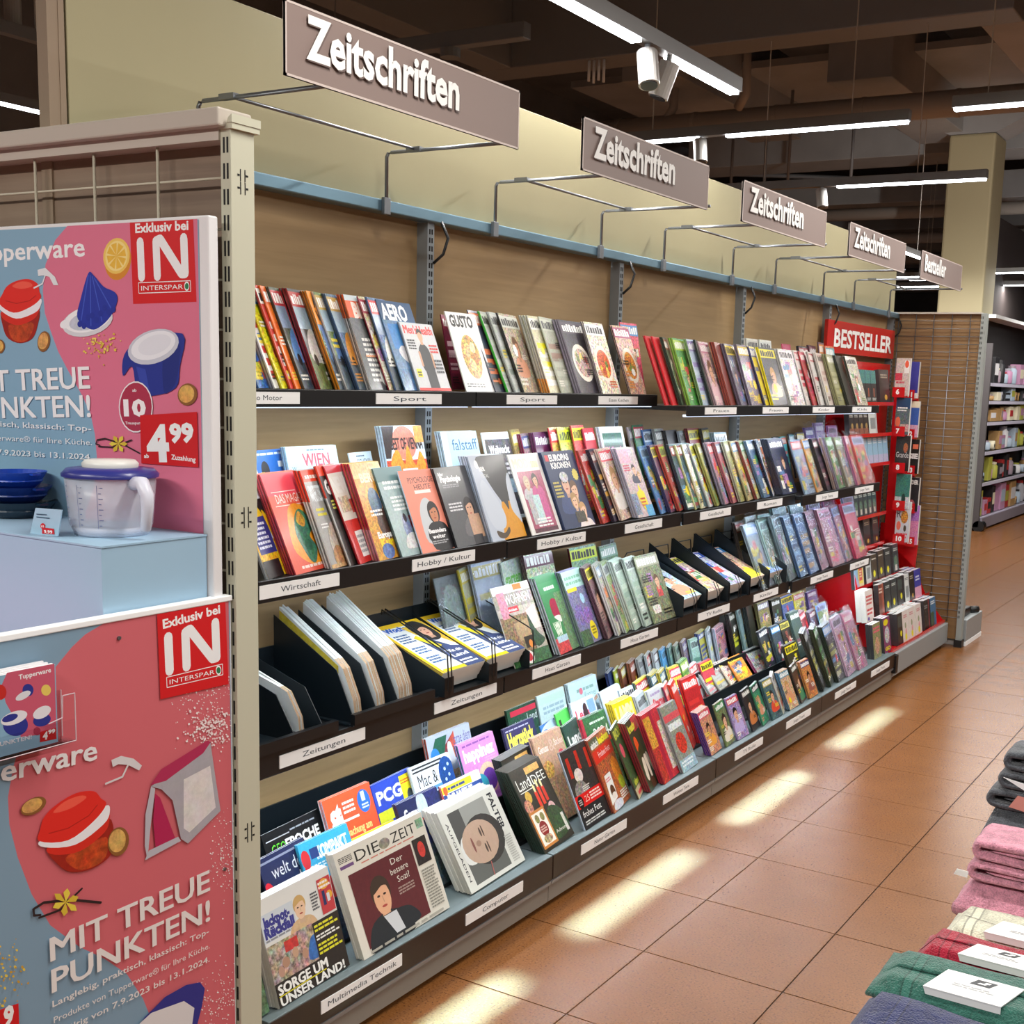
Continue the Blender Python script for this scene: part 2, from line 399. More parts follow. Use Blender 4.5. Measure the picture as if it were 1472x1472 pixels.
pipe([(q.x, q.y, 5.1), (q.x, q.y, 4.7), (q.x - .1, q.y, 4.55)], .05, 'short drain pipe stub left of the thick beige pipe joint')
for k in range(4):
    q = U(832 + 9 * k, 90, z=4.25); q.y = BA.y + .06; pipe([(q.x, q.y, 4.3), (q.x, q.y, 4.14 - .02 * (k % 2))], .012, 'thin rod hanging below the grey ceiling beam', m=WHITE, group='four thin rods under the beam', name='hanging_rod', cat='rod')
for k, (px, py) in enumerate([(1135, 215), (1052, 240), (1100, 235), (1225, 225)]):
    q = U(px, py, z=4.6); pipe([(q.x, q.y, 5.3), (q.x, q.y, 4.2)], .02, 'thin suspension rod hanging far back under the brown ceiling', group='far suspension rods', m=DUCT, name='suspension_rod', cat='rod')
q = U(1050, 215, z=4.9)
pipe([(q.x - 1.6, q.y + 2, 5.0), (q.x + 1.6, q.y + 4, 5.0)], .035, 'thin dark pipe slanting across the brown ceiling', m=DUCT)
for k in range(6):
    pipe([(-8, 16.5 + 2.2 * k, 4.3 - .1 * (k % 3)), (8, 16.5 + 2.2 * k, 4.3 - .1 * (k % 3))], .09, 'long pipe far back across the hall ceiling', group='far ceiling pipes')

# cream column
cx0 = U(1365, 194, y=14.05).x; cx1 = U(1432, 196, y=14.05).x
ct = thing('column', ((cx0 + cx1) / 2, 14.3, 0), 'square cream concrete column rising behind the far end panel', 'column')
MB().box(cx0, cx1, 14.05, 14.65, 0, 4.87).build('shaft', mat('column_cream', 'b3a886', .7), ct, bevel=.03)
MB().prism([(cx0 - .9, 14.05, 5.3), (cx0, 14.05, 4.87), (cx1, 14.05, 4.87), (cx1 + .9, 14.05, 5.3)][::-1], (0, .6, 0)).build('flared_head', CONCL, ct)
MB().box(cx0 - .004, cx1 + .004, 14.04, 14.66, 0, .08).build('base_trim', mat('brown_base', '7b4a38', .6), ct)

# light tracks
def luminaire(x0, y0, x1, y1, z, segs, label, rod=None, extra=0):
    """segs: lit stretches along the track in metres from its start"""
    t = thing('light_track', (x0, y0, z), label, 'ceiling light')
    d = Vector((x1 - x0, y1 - y0, 0)); L_ = d.length; d.normalize(); n = Vector((-d.y, d.x, 0))
    def bar(a, b, hw, z0, z1, nm, m):
        P = [Vector((x0, y0, 0)) + d * a + n * hw, Vector((x0, y0, 0)) + d * a - n * hw, Vector((x0, y0, 0)) + d * b - n * hw, Vector((x0, y0, 0)) + d * b + n * hw]
        MB().prism([(p.x, p.y, z0) for p in P], (0, 0, z1 - z0)).build(nm, m, t)
    bar(0, L_, .03, z, z + .06, 'track_profile', FIX)
    for a, b in segs:
        bar(a, b, .022, z - .014, z + .001, 'led_strip', LEDM)
        c = Vector((x0, y0, 0)) + d * (a + b) / 2
        area('track_light', (c.x, c.y, z - .02), (b - a, .04), 16 * (b - a) + extra, (1, .97, .93), rot=(0, 0, math.atan2(d.y, d.x)))
    for r_ in (rod or [L_ * .5]):
        c = Vector((x0, y0, 0)) + d * r_
        MB().tube([(c.x, c.y, z + .06), (c.x, c.y, 4.995)], .004, 6).build('suspension_rod', mat('white_rod', 'cfcac2', .5), t)
    return t
def spotlamp(p, tilt, label):
    t = thing('spotlight', p, label, 'spotlight'); d = Vector(tilt).normalized(); P = Vector(p)
    MB().tube([P, P + d * .14], [.042, .042], 20).build('lamp_housing', SPOTM, t, smooth=False)
    MB().tube([P + d * .135, P + d * .144], .034, 16).build('lens', mat('lamp_lens', '30343a', .2), t)
    MB().tube([P - Vector((0, 0, -.04)), P + d * .03], .012, 8).build('joint', FIX, t)
    return t
Z1 = 3.0
pA = U(800, 0, z=Z1); pB = U(1063, 131, z=Z1); pC = U(922, 55, z=Z1); pD = U(968, 80, z=Z1)
xx = (pA.x + pB.x) / 2
luminaire(xx, pA.y - .9, xx, pB.y + .02, Z1, [(0, pC.y - pA.y + .9), (pD.y - pA.y + .9, pB.y - pA.y + .9)], 'light track running along the shelf above the second sign, with twin spotlights', rod=[.3])
e = U(925, 65, z=Z1); spotlamp((xx, e.y, Z1 - .03), (.25, -.25, -1), 'left spotlight of the pair under the nearest light track')
e = U(964, 80, z=Z1); spotlamp((xx + .01, e.y, Z1 - .03), (-.30, -.15, -1), 'right spotlight of the pair under the nearest light track')
Z2 = 3.2
a1 = U(925, 207, z=Z2); a2 = U(1011, 199, z=Z2); b1 = U(1043, 193, z=Z2); b2 = U(1300, 170, z=Z2)
yy = (a1.y + b2.y) / 2
luminaire(a1.x - 1.2, yy, b2.x + .01, yy, Z2, [(.6, a2.x - a1.x + 1.2), (b1.x - a1.x + 1.2, b2.x - a1.x + 1.2)], 'long light track crossing above the second and third signs', rod=[1.3, 2.6])
e = U(1020, 203, z=Z2); spotlamp((e.x, yy, Z2 - .02), (.18, -.2, -1), 'spotlight hanging above the right end of the second sign')
b1 = U(1203, 267, z=Z2); b2 = U(1418, 257, z=Z2); yy = (b1.y + b2.y) / 2
luminaire(b1.x - 1.6, yy, b2.x + .01, yy, Z2, [(1.6, b2.x - b1.x + 1.6)], 'light track crossing above the fourth sign in front of the column', rod=[1.0, 2.2])
e = U(1188, 272, z=Z2); spotlamp((e.x, yy, Z2 - .02), (.2, -.2, -1), 'spotlight hanging above the fourth sign')
b1 = U(1370, 156, z=Z2)
luminaire(b1.x, b1.y, b1.x + 1.5, b1.y, Z2, [(.01, 1.49)], 'light track at the upper right edge of the picture', rod=[-0.0 + .18])
# left background, far back right
b1 = U(0, 147, z=Z2 + .1); b2 = U(62, 162, z=Z2 + .1)
luminaire(b1.x, b1.y - 1.0, b1.x, b2.y + .6, Z2 + .1, [(.1, b2.y - b1.y + 1.5)], 'light track seen at the left edge behind the beige post')
b1 = U(0, 47, z=3.3); luminaire(b1.x, b1.y - .8, b1.x, b1.y + 1.2, 3.3, [(1.3, 1.7)], 'light track with spotlight at the upper left corner')
spotlamp((U(18, 14, z=3.45).x, U(18, 14, z=3.45).y, 3.5), (.04, -.02, -1), 'cylindrical spotlight at the upper left corner')
b1 = U(1300, 362, z=3.2); luminaire(b1.x, b1.y - .6, b1.x, b1.y + 1.6, 3.2, [(0, 2.1)], 'short light track glowing behind the fourth sign')
p = U(590, 78, z=3.6); p2 = U(737, 46, z=3.6)
t = thing('dark_track', (p.x, p.y, 3.6), 'unlit grey track behind the right half of the first sign', 'light track')
MB().box(p.x - 1.2, p2.x, p.y - .04, p.y + .04, 3.6, 3.69).build('track_profile', FIX, t, bevel=.005)
MB().tube([(p.x + .3, p.y, 3.55), (p.x + .3, p.y, 3.6)], .06, 14).build('joint', FIX, t); MB().tube([(p.x - .6, p.y, 3.69), (p.x - .6, p.y, 6.4)], .005, 6).build('suspension_rod', FIX, t)
k = 0
for px, py, ln in [(1430, 392, 50), (1428, 410, 50), (1290, 398, 30), (1290, 412, 28), (1308, 402, 30)]:
    b1 = U(px, py, z=3.3 - .0 * k); k += 1
    luminaire(b1.x, b1.y, b1.x + ln * .03, b1.y, 3.3, [(0, ln * .03)], ['upper far light track at the right edge above the household shelves', 'lower far light track at the right edge above the household shelves', 'upper left far light track between cream panel and column', 'lowest far light track between cream panel and column', 'upper right far light track between cream panel and column'][k - 1])
    
# ---------------------------------------------------------------- magazine wall: frame
Zr = 2.2
fr = thing('shelving_frame', (0, 0, 0), 'long oak backed magazine shelving frame with slotted uprights and blue grey top rail', 'shelving')
MB().box(-.02, .032, -.05, 6.30, Zr - .036, Zr).build('top_rail', RAILM, fr, bevel=.004)
for n in range(5):
    MB().box(-.05, -.03, n * 1.25 - (.05 if n == 0 else -.001), (n + 1) * 1.25 - .001 + (.04 if n == 4 else 0), .1, Zr - .03).build('back_panel', OAK, fr)
for n in range(6):
    y = n * 1.25; u = MB().box(-.03, .012, y - .017, y + .017, .02, Zr - .036).build('upright', GALV, fr)
    m = MB()
    for k in range(80):
        z = .1 + k * .026
        if z < Zr - .07: m.box(.0122, .0128, y - .009, y - .003, z, z + .016).box(.0122, .0128, y + .003, y + .009, z, z + .016)
    tag(m.build('slots', DARK, u), kind='stuff')
    if n: MB().tube([(.03, y + .03, Zr - .03), (.05, y + .04, Zr - .08), (.035, y + .035, Zr - .13), (.014, y + .012, Zr - .16)], .005, 6).build('cable', BLACK, fr, smooth=True)
for n in range(5):
    if n == 4: MB().box(0, .52, 5.004, 6.26, .03, .165).build('base_box', mat('light_grey_base', '9aa0a2', .4, .2), fr, bevel=.006); continue
    y0, y1 = n * 1.25 + .002, (n + 1) * 1.25 - .002
    pl = MB().box(.02, .52, y0, y1, .022, .097).build('plinth', KICK, fr)
    MB().box(.50, .532, y0, y1, .082, .097).build('plinth_lip', ALU, pl, bevel=.003)
for n in range(6):
    MB().tube([(.47, n * 1.25 + (.06 if n < 5 else -.03), 0), (.47, n * 1.25 + (.06 if n < 5 else -.03), .03)], .022, 12).build('foot', BLACK, fr)
MB().box(.50, .545, 4.985, 5.03, .06, .17).build('bracket', BLACK, fr, bevel=.004)

tag(MB().box(-.06, -.02, -.04, 6.33, Zr + .004, 2.622).build('cream_fascia_panel', CREAM, origin=(-.04, 0, Zr), bevel=.002), 'long cream panel above the magazine shelves behind the hanging signs', 'panel')
pz = thing('beige_post', (-.1, -.1, 0), 'flat beige post at the left end of the cream panel', 'post')
MB().box(-.06, -.024, -.088, -.045, 0, 3.4).build('post', BEIGE, pz)
MB().box(-.026, -.022, -.060, -.045, 0, 3.4).build('cover_strip', BEIGE, pz)

# ---------------------------------------------------------------- shelves
ORD = ['first', 'second', 'third', 'fourth', 'fifth']
def card(sh, x, z, y0, y1, txt, h=.030, hw=.4):
    c = MB().box(x, x + .0025, y0, y1, z - h / 2, z + h / 2).build('label_card', WHITE, sh)
    if txt:
        A = Art(); wd = (y1 - y0) * hw; ym = (y0 + y1) / 2
        A.text(txt, (ym - wd / 2, z - h * .18), (ym + wd / 2, z - h * .18), h * .42, '3a4550', .0)
        m = MB(); A.put(m, lambda u, v, l: (x + .0026 + l, u, v)); m.build('lettering', POSTER, c)
def shelf(n, lvl, xf, zt, fh, cards, y0=None, y1=None, led=True):
    y0 = n * 1.25 + .003 if y0 is None else y0; y1 = (n + 1) * 1.25 - .003 if y1 is None else y1
    t = thing('shelf', (xf, y0, zt - fh), 'black metal %s shelf in the %s bay, %s' % (lvl, ORD[n], ('lettered ' + ' and '.join(c[2] for c in cards)) if cards else 'without lettering'), 'shelf')
    MB().box(.014, xf - .01, y0, y1, zt - .022, zt - .004).build('board', BLACK, t)
    MB().box(xf - .011, xf, y0, y1, zt - fh, zt).build('fascia', BLACK, t, bevel=.002)
    for a, b, s_ in cards:
        ya, yb = Y_at(a, xf, zt - fh / 2), Y_at(b, xf, zt - fh / 2)
        card(t, xf, zt - fh / 2, ya, yb, s_, h=min(.034, fh * .66), hw=.85 if len(s_) > 12 else .5)
    if led:
        MB().box(xf - .034, xf - .016, y0 + .02, y1 - .02, zt - fh - .003, zt - fh + .006).build('led_strip', LEDS, t)
        a = area('shelf_led', (xf - .03, (y0 + y1) / 2, zt - fh - .008), (.012, y1 - y0 - .05), (SHELF_E if lvl != 'third' else 3.4), (.80, .90, 1.0), rot=(0, R(12), 0))
    return t
SHELF_E = 2.0
def c_(*a): return [a[i:i + 3] for i in range(0, len(a), 3)]
shelf(0, 'top', .20, 1.64, .046, c_(322, 430, 'Auto Motor', 540, 634, 'Sport'))
shelf(1, 'top', .20, 1.64, .046, c_(728, 800, 'Sport', 860, 916, 'Essen Kochen'))
shelf(2, 'top', .337, 1.602, .043, c_(1013, 1058, 'Frauen', 1096, 1133, 'Frauen'))
shelf(3, 'top', .337, 1.602, .043, c_(1168, 1199, 'Kinder', 1225, 1252, 'Kids'))
shelf(0, 'second', .33, 1.18, .055, c_(372, 487, 'Wirtschaft', 592, 682, "Hobby / Kultur"))
shelf(1, 'second', .33, 1.176, .055, c_(772, 841, 'Hobby / Kultur', 898, 951, 'Gesellschaft'))
shelf(2, 'second', .337, 1.172, .05, c_(1006, 1050, 'Gesellschaft', 1088, 1124, 'Roman'))
shelf(3, 'second', .372, 1.165, .05, c_(1173, 1204, 'Junge Teens', 1229, 1255, 'Junge Teens'))
shelf(0, 'third', .33, .742, .062, c_(401, 524, 'Zeitungen', 624, 713, 'Zeitungen'))
shelf(1, 'third', .33, .742, .06, c_(765, 834, 'Haus Garten', 892, 945, 'Haus Garten'))
shelf(2, 'third', .33, .74, .056, c_(1003, 1048, 'TV Radio', 1083, 1118, 'Kinder'))
shelf(3, 'third', .345, .735, .056, c_(1165, 1197, 'Junge Teens', 1222, 1248, 'Junge Teens'))
def bottom(n, cards):
    y0, y1 = n * 1.25 + .003, (n + 1) * 1.25 - .003
    t = thing('stepped_shelf', (.53, y0, .1), 'stepped black bottom shelf in the %s bay, lettered %s' % (ORD[n], ' and '.join(c[2] for c in cards)), 'shelf')
    MB().box(.40, .524, y0, y1, .10, .178).build('front_step', SLATE, t)
    MB().box(.505, .534, y0, y1, .176, .183).build('front_lip', SLATE, t, bevel=.002)
    MB().box(.523, .535, y0, y1, .10, .180).build('fascia', mat('black_fascia_floor_tint', '2a1c15', .4), t, bevel=.002)  # black fascia, the warm floor's reflection put into its colour as brown
    for k, (xa, xb, z) in enumerate([(.305, .40, .192), (.205, .305, .228), (.014, .205, .258)]):
        MB().box(xa, xb, y0, y1, .10, z).build('step', BLACK, t)
        MB().box(xa - .004, xa + .002, y0, y1, z, z + (.13, .17, .19)[k]).build('divider', DBLUE, t)
    for a, b, s_ in cards: card(t, .535, .142, Y_at(a, .535, .142), Y_at(b, .535, .142), s_, h=.034, hw=.85 if len(s_) > 12 else .45)
    return t
bottom(0, c_(461, 577, 'Multimedia Technik', 669, 751, 'Computer'))
bottom(1, c_(835, 900, 'Natur Garten', 953, 1003, 'Wohnen Tiere'))
bottom(2, c_(1056, 1096, 'TV Radio', 1130, 1165, 'Junge Teens'))
bottom(3, c_(1200, 1230, 'Junge Teens', 1252, 1278, 'Junge Teens'))

# ---------------------------------------------------------------- hanging signs
def hang(n, txt, y0, y1, tw, tcap=.088, z0=2.315, z1=2.47, x=.5, lab=''):
    yb0 = .283 + 1.25 * n + (.0 if n == 0 else .03); yb1 = yb0 + .715
    zz = z0 + .018
    t = thing('hanging_sign', (x, (y0 + y1) / 2, z0), lab, 'sign')
    b = MB().box(x - .006, x, y0, y1, z0, z1).build('sign_board', SIGNM, t)
    e = MB()
    for q in ((y0, y0 + .004, z0, z1), (y1 - .004, y1, z0, z1), (y0, y1, z0, z0 + .005), (y0, y1, z1 - .005, z1)): e.box(x - .007, x + .0008, *q)
    e.build('edge_trim', SIGNE, b)
    A = Art(); ya = y0 + (y1 - y0) * .065; zb = z0 + (z1 - z0) * .32
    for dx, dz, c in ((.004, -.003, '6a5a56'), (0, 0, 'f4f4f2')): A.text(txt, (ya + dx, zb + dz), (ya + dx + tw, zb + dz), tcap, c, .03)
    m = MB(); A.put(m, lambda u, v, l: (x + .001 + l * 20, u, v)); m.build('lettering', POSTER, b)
    for yb in (yb0, yb1):
        MB().tube([(.04, yb, Zr - .03), (.04, yb, zz - .012), (.046, yb, zz - .003), (.058, yb, zz), (x - .003, yb + .0, zz)], .0055, 8).build('arm', STEEL, t, smooth=True)
        MB().box(.032, .046, yb - .014, yb + .014, Zr - .045, Zr + .005).build('clamp', STEEL, t, bevel=.002)
        MB().box(.12, .17, yb - .01, yb + .01, zz - .004, zz + .009).build('arm_joint', STEEL, t)
    MB().tube([(.145, yb0, zz + .004), (.145, yb1, zz + .004)], .0045, 8).build('cross_bar', STEEL, t, smooth=True)
for n in range(5):
    xq = .5
    pl = [(410, 746), (838, 1018), (1068, 1187), (1221, 1301), (1324, 1382)][n]
    y0, y1 = Y_at(pl[0], xq, 2.39), Y_at(pl[1], xq, 2.39)
    wd = y1 - y0
    hang(n, 'Zeitschriften' if n < 4 else 'Bestseller', y0, y1, wd * (.62 if n < 4 else .5),
         lab=['nearest taupe hanging sign lettered Zeitschriften', 'second taupe hanging sign lettered Zeitschriften, from the front', 'third taupe hanging sign lettered Zeitschriften, from the front',
              'fourth and last hanging sign lettered Zeitschriften', 'small taupe hanging sign lettered Bestseller at the far end'][n])

# ---------------------------------------------------------------- end panels
def slots(m, x0, x1, y, z0, z1, pitch=.05, h=.03):
    k = z1
    while k > z0:
        for a in (.28, .62): m.box(x0 + (x1 - x0) * a, x0 + (x1 - x0) * (a + .16), y - .0006, y, k - h, k)
        k -= pitch
ep = thing('end_panel', (0, -.095, 0), 'ivory framed wire grid end panel at the near end of the shelves', 'end panel')
for xa in (-.70, .551):
    pst = MB().box(xa, xa + .029, -.126, -.063, 0, 2.165).build('post', POSTW, ep, bevel=.0015)
    m = MB(); slots(m, xa, xa + .029, -.1262, .05, 2.14); tag(m.build('slots', DARK, pst), kind='stuff')
m = MB()
for zc in (2.07, 2.045, 1.39, 1.37, .70, .68):
    for dy in (-.006, .006): m.box(.5802, .5806, -.095 + dy - .0012, -.095 + dy + .0012, zc - .012, zc + .012); m.box(.5802, .5806, -.095 + dy * 1.9 - .003, -.095 + dy * 1.9 + .003, zc - .002, zc + .002)
m.build('post_marks', DARK, ep)
MB().box(-.70, .571, -.150, -.060, 2.158, 2.194).build('top_beam', CAPW, ep, bevel=.004)
MB().box(-.70, .551, -.130, -.075, 2.135, 2.158).build('lower_beam', CAPW, ep)
MB().box(.549, .588, -.130, -.055, 2.155, 2.166).prism([(.575, -.132, 2.166), (.590, -.132, 2.166), (.590, -.132, 2.182), (.580, -.132, 2.176)], (0, .078, 0)).build('post_cap', POSTW, ep)
MB().box(-.68, .551, -.083, -.068, .05, 2.14).build('back_board', OAKX, ep)
for k in range(7): MB().tube([(.357 - .2 * k + .0, -.116, .1), (.357 - .2 * k, -.116, 2.14)], .0035, 6).build('wire', IVW, ep, smooth=True)
for k in range(21): MB().tube([(-.68, -.112, 2.065 - .1 * k), (.551, -.112, 2.065 - .1 * k)], .0028, 6).build('wire', IVW, ep, smooth=True)

fp = thing('end_panel', (.3, 6.3, 0), 'grey framed wire grid end panel at the far end beside the red book display', 'end panel')
pst = MB().box(.568, .604, 6.28, 6.34, 0, 2.2).build('post', mat('grey_post_paint', '9aa09c', .5, .2), fp, bevel=.002)
m = MB(); slots(m, .566, .590, 6.2798, .2, 2.18, .0322, .017); tag(m.build('slots', DARK, pst), kind='stuff')
MB().box(.56, .612, 6.275, 6.345, 0, .05).build('foot', BLACK, fp)
MB().box(0, .568, 6.305, 6.32, .05, 2.195).build('back_board', OAKF, fp)
MB().box(0, .568, 6.27, 6.335, 2.195, 2.206).build('top_edge', CAPW, fp)
for k in range(5): MB().tube([(.03 + .118 * k, 6.284, .17), (.03 + .118 * k, 6.284, 2.19)], .003, 6).build('wire', STEEL, fp, smooth=True)
for k in range(40): MB().tube([(0, 6.279, 2.15 - .05 * k), (.568, 6.279, 2.15 - .05 * k)], .0025, 6).build('wire', STEEL, fp, smooth=True)
bb = thing('base_shelf', (.4, 6.6, 0), 'low grey base shelf behind the far end panel post', 'shelf')
MB().box(0, .62, 6.35, 6.80, .03, .18).build('base_box', mat('light_grey_base', ''), bb, bevel=.004)
MB().box(0, .622, 6.352, 6.805, 0, .03).build('white_kick', WHITE, bb)
bo = thing('black_device', (.52, 6.6, .18), 'small black plastic device lying on the low grey base shelf', 'device')
MB().box(.46, .58, 6.40, 6.62, .18, .235).build('case', BLACK, bo, bevel=.01)
MB().tube([(.56, 6.66, .2), (.60, 6.72, .2)], .025, 12).build('roller', BLACK, bo, smooth=True)
# ---------------------------------------------------------------- promotion stand at the near end
def rnd_strokes(A, pts, wd, col):
    A.line(pts, wd, col)
BLU, PNK, PNK_DIM = '86adc6', 'dc7490', 'd0666f'  # last one: same print pink, weaker light on the lower panel mixed in
def in_logo(A, q, s=1.0):
    """red label; q maps 0..1 square coordinates (x right, y up) to the art's input space"""
    A.poly([q(0, 0), q(1, 0), q(1, 1), q(0, 1)], 'd4141c')
    A.text('Exklusiv bei', q(.08, .815), q(.92, .815), .018 * s, 'f6f6f6', .03)
    for pts in ([(.15, .31), (.15, .70)], [(.40, .31), (.40, .70), (.47, .72), (.78, .33), (.84, .33), (.84, .72)]):
        A.line([q(*p) for p in pts], .021 * s, 'f3f3f5')
    for a, b in (((.10, .12), (.92, .12)), ((.92, .12), (.92, .24)), ((.92, .24), (.10, .24)), ((.10, .24), (.10, .12))): A.line([q(*a), q(*b)], .0016 * s, 'f6f6f6', cap=False)
    A.text('INTERSPAR', q(.14, .15), q(.80, .15), .0095 * s, 'f6f6f6', .02)
    c = q(.86, .18); A.ell(c[0], c[1], abs(q(.9, .18)[0] - c[0]) * 1.0, abs(q(.86, .215)[1] - c[1]) * 1.5, 'f6f6f6'); A.ell(c[0], c[1], abs(q(.9, .18)[0] - c[0]) * .75, abs(q(.86, .21)[1] - c[1]) * 1.2, '2c7a4c')
def chopper(A, cx, cy, s, rot=0, asp=1.0):
    def P(pts): 
        c, q = math.cos(rot), math.sin(rot); return [(cx + s * (a * asp * c - b * q), cy + s * (a * asp * q + b * c)) for a, b in pts]
    A.blob(P([(-28, 4), (-26, 30), (-18, 47), (0, 54), (18, 47), (26, 28), (28, 2), (0, 0)]), '9c1f12', .3)
    A.blob(P([(-18, 28), (-12, 48), (4, 52), (15, 44), (20, 24), (0, 24)]), 'b8441c', .95)
    A.blob(P([(-28, 6), (-25, 18), (-4, 27), (20, 18), (28, 6), (28, -2), (0, 4)]), 'd62a1c')
    A.blob(P([(-31, -6), (-30, 4), (-6, 17), (22, 8), (31, -3), (30, -13), (0, -2)]), 'efedf2')
    A.blob(P([(-32, -6), (-27, -20), (-20, -32), (-6, -40), (12, -43), (26, -36), (29, -24), (31, -14), (16, -1), (-10, 8)]), 'e0281f')
    A.blob(P([(-12, -32), (0, -39), (14, -38), (18, -32), (2, -28)]), 'f05a48'); A.line(P([(-22, -10), (-6, -6), (14, -10), (24, -18)]), .002, 'b81c14')
def walnut(A, cx, cy, rx, ry, rot=0):
    A.ell(cx, cy, rx, ry, '8a5a2c', .2, rot); A.ell(cx - rx * .1, cy - ry * .05, rx * .8, ry * .8, 'd9a75e', .75, rot)
def pot(A, cx, cy, s, flip=1):
    P = lambda pts: [(cx + flip * s * a, cy + s * b) for a, b in pts]
    A.blob(P([(-44, 2), (-20, -18), (44, -30), (40, 20), (34, 52), (0, 64), (-24, 58), (-32, 20), (-46, 34)]), '23328f')
    A.blob(P([(16, -2), (40, -14), (37, 30), (31, 50), (16, 58)]), '1c2a7c'); A.poly(P([(-26, 20), (-12, 24), (-6, 56), (-18, 54)]), '3345a8')
    A.ell(cx, cy - s * 10, 40 * s, 25 * s, 'c9ccd8', 0, -.35 * flip); A.ell(cx, cy - s * 12, 35 * s, 20 * s, 'eceef4', 0, -.35 * flip); A.ell(cx + s * 2, cy - s * 13, 26 * s, 14 * s, 'e2e4ec', 0, -.35 * flip)
def vanilla(A, cx, cy, s, rot=0):
    c, q = math.cos(rot), math.sin(rot); P = lambda pts: [(cx + s * (a * c - b * q), cy + s * (a * q + b * c)) for a, b in pts]
    A.line(P([(-32, -6), (-20, -8), (6, 0), (32, 14)]), .0035 * s, '2a1c1e'); A.line(P([(-30, 4), (-8, 5), (20, -6)]), .003 * s, '2a1c1e'); A.line(P([(-32, -6), (-34, 0), (-28, 2)]), .003 * s, '2a1c1e')
    for k in range(6):
        t = k * PI / 3; A.poly(P([(0, 0), (10 * math.cos(t - .35), 10 * math.sin(t - .35)), (14 * math.cos(t), 14 * math.sin(t)), (10 * math.cos(t + .35), 10 * math.sin(t + .35))]), 'e8cf4a' if k % 2 else 'd8b93a')
def sprinkle(A, cx, cy, rx, ry, n, r, cols, rg):
    for _ in range(n):
        a = rg.gauss(0, .42); b = rg.gauss(0, .42); rr = r * rg.uniform(.4, 1.3); A.ell(cx + a * rx, cy + b * ry, rr, rr * .8, rg.choice(cols), n=5, rot=rg.random() * 3); A.n -= .85
rg = random.Random(3)
YB = -.17
f_up = lambda px, py: (lambda p: (p.x, p.z))(U(px, py, y=YB))
pb = thing('promotion_board', (0, -.158, 1.0), 'white edged upper promotion poster with lemon, juicer and price 4 99 on pink and blue', 'poster')
MB().box(-.62, .563, -.17, -.145, 1.0, 1.985).build('board', mat('white_foam_board', 'e9e8ea', .5), pb, bevel=.004)
A = Art(f_up); A.clip = (-.612, 1.0, .536, 1.978)
A.fr = None; A.rect(-.612, 1.005, .612 + .538, .972, BLU); A.fr = f_up
A.poly([(97, 315), (80, 345), (66, 380), (62, 418), (65, 450), (73, 475), (84, 505), (98, 532), (115, 562), (130, 592), (137, 625), (140, 660), (136, 700), (124, 735), (120, 780), (299, 790), (284, 306)], PNK)
A.text('Tupperware', (-46, 378), (122, 368), .040, 'f4f4f6', .03)
A.ell(170, 374, 19, 29, 'd88a28', 0, .12); A.ell(168, 368, 19, 26, 'f0c860', 0, .12); A.ell(168, 368, 16, 22, 'f6dc8c', 0, .12)
for k in range(8):
    t = k * PI / 4 + .2; A.poly([(168, 368), (168 + 14 * math.cos(t), 368 + 19 * math.sin(t)), (168 + 14 * math.cos(t + .6), 368 + 19 * math.sin(t + .6))], 'eab83e', .15)
Q = lambda x, y: (187 + 91 * x + (5 if 1 else 0) * (1 - y), 437 - 3 * x - (125 - 4 * x * 0) * y - 3 * x * y)
in_logo(A, Q)
chopper(A, 30, 442, .95); 
A.poly([(55, 388), (66, 385), (80, 398), (85, 410), (78, 410), (72, 398), (64, 396), (56, 397)], 'e4e6ea'); A.line([(66, 396), (62, 408), (50, 414)], .0035, 'e4e6ea')
walnut(A, 64, 491, 9, 15, .15); walnut(A, 1, 498, 7, 10)
A.ell(127, 462, 37, 21, 'd8d9de', 0, -.25); A.ell(127, 459, 34, 18, 'f2f3f6', 0, -.25); A.ell(95, 466, 8, 6, 'eef0f4', 0, -.5); A.ell(127, 461, 27, 13, 'c6cada', .3, -.25)
A.blob([(128, 393), (136, 396), (150, 412), (166, 420), (170, 432), (162, 452), (150, 466), (136, 474), (122, 468), (112, 455), (117, 430)], '2233a0')
for a, b in [((128, 396), (118, 460)), ((131, 396), (132, 468)), ((134, 398), (148, 462)), ((137, 400), (162, 445))]: A.line([a, b], .003, '3f57c4')
for k in range(9): A.ell(116 + 6 * k, 466 + 6 * math.sin(k * 1.9) - 3 * k, 3.4, 4.5, '1f2f98')
sprinkle(A, 147, 497, 26, 20, 70, 1.7, ['e8c84a', 'f0d868', 'd8b040'], rg)
pot(A, 222, 508, .95); walnut(A, 271, 567, 14, 16, .2)
A.text('MIT TREUE', (-37, 563), (131, 558), .047, 'f3f3f5', .03); A.text('PUNKTEN!', (-36, 601), (132, 599), .047, 'f3f3f5', .03)
A.text('Langlebig, praktisch, klassisch: Top-', (-92, 608), (133, 620), .0125, 'eef1f4', .01)
A.text('Produkte von Tupperware\u00ae f\u00fcr Ihre K\u00fcche.', (-98, 628), (134, 640), .0125, 'eef1f4', .01)
A.text('Aktion g\u00fcltig von 7.9.2023 bis 13.1.2024.', (-98, 648), (134, 661), .0125, 'eef1f4', .01)
A.ell(197, 585, 24.5, 37, 'f0e8ec'); A.ell(197, 585, 23, 35, 'ac2f4c')
A.text('10', (180, 597), (212, 597), .032, 'f6f2f4', .05); A.text('ab', (192, 563), (198, 563), .006, 'f6f2f4', .02); A.text('Treuepunkten', (182, 610), (214, 610), .006, 'f6f2f4', .01)
A.poly([(203, 597), (285, 592), (287, 672), (205, 666)], 'd0151d')
A.text('4', (214, 661), (246, 661), .070, 'f4f4f5', .05); A.text('99', (246, 635), (281, 634), .036, 'f4f4f5', .05)
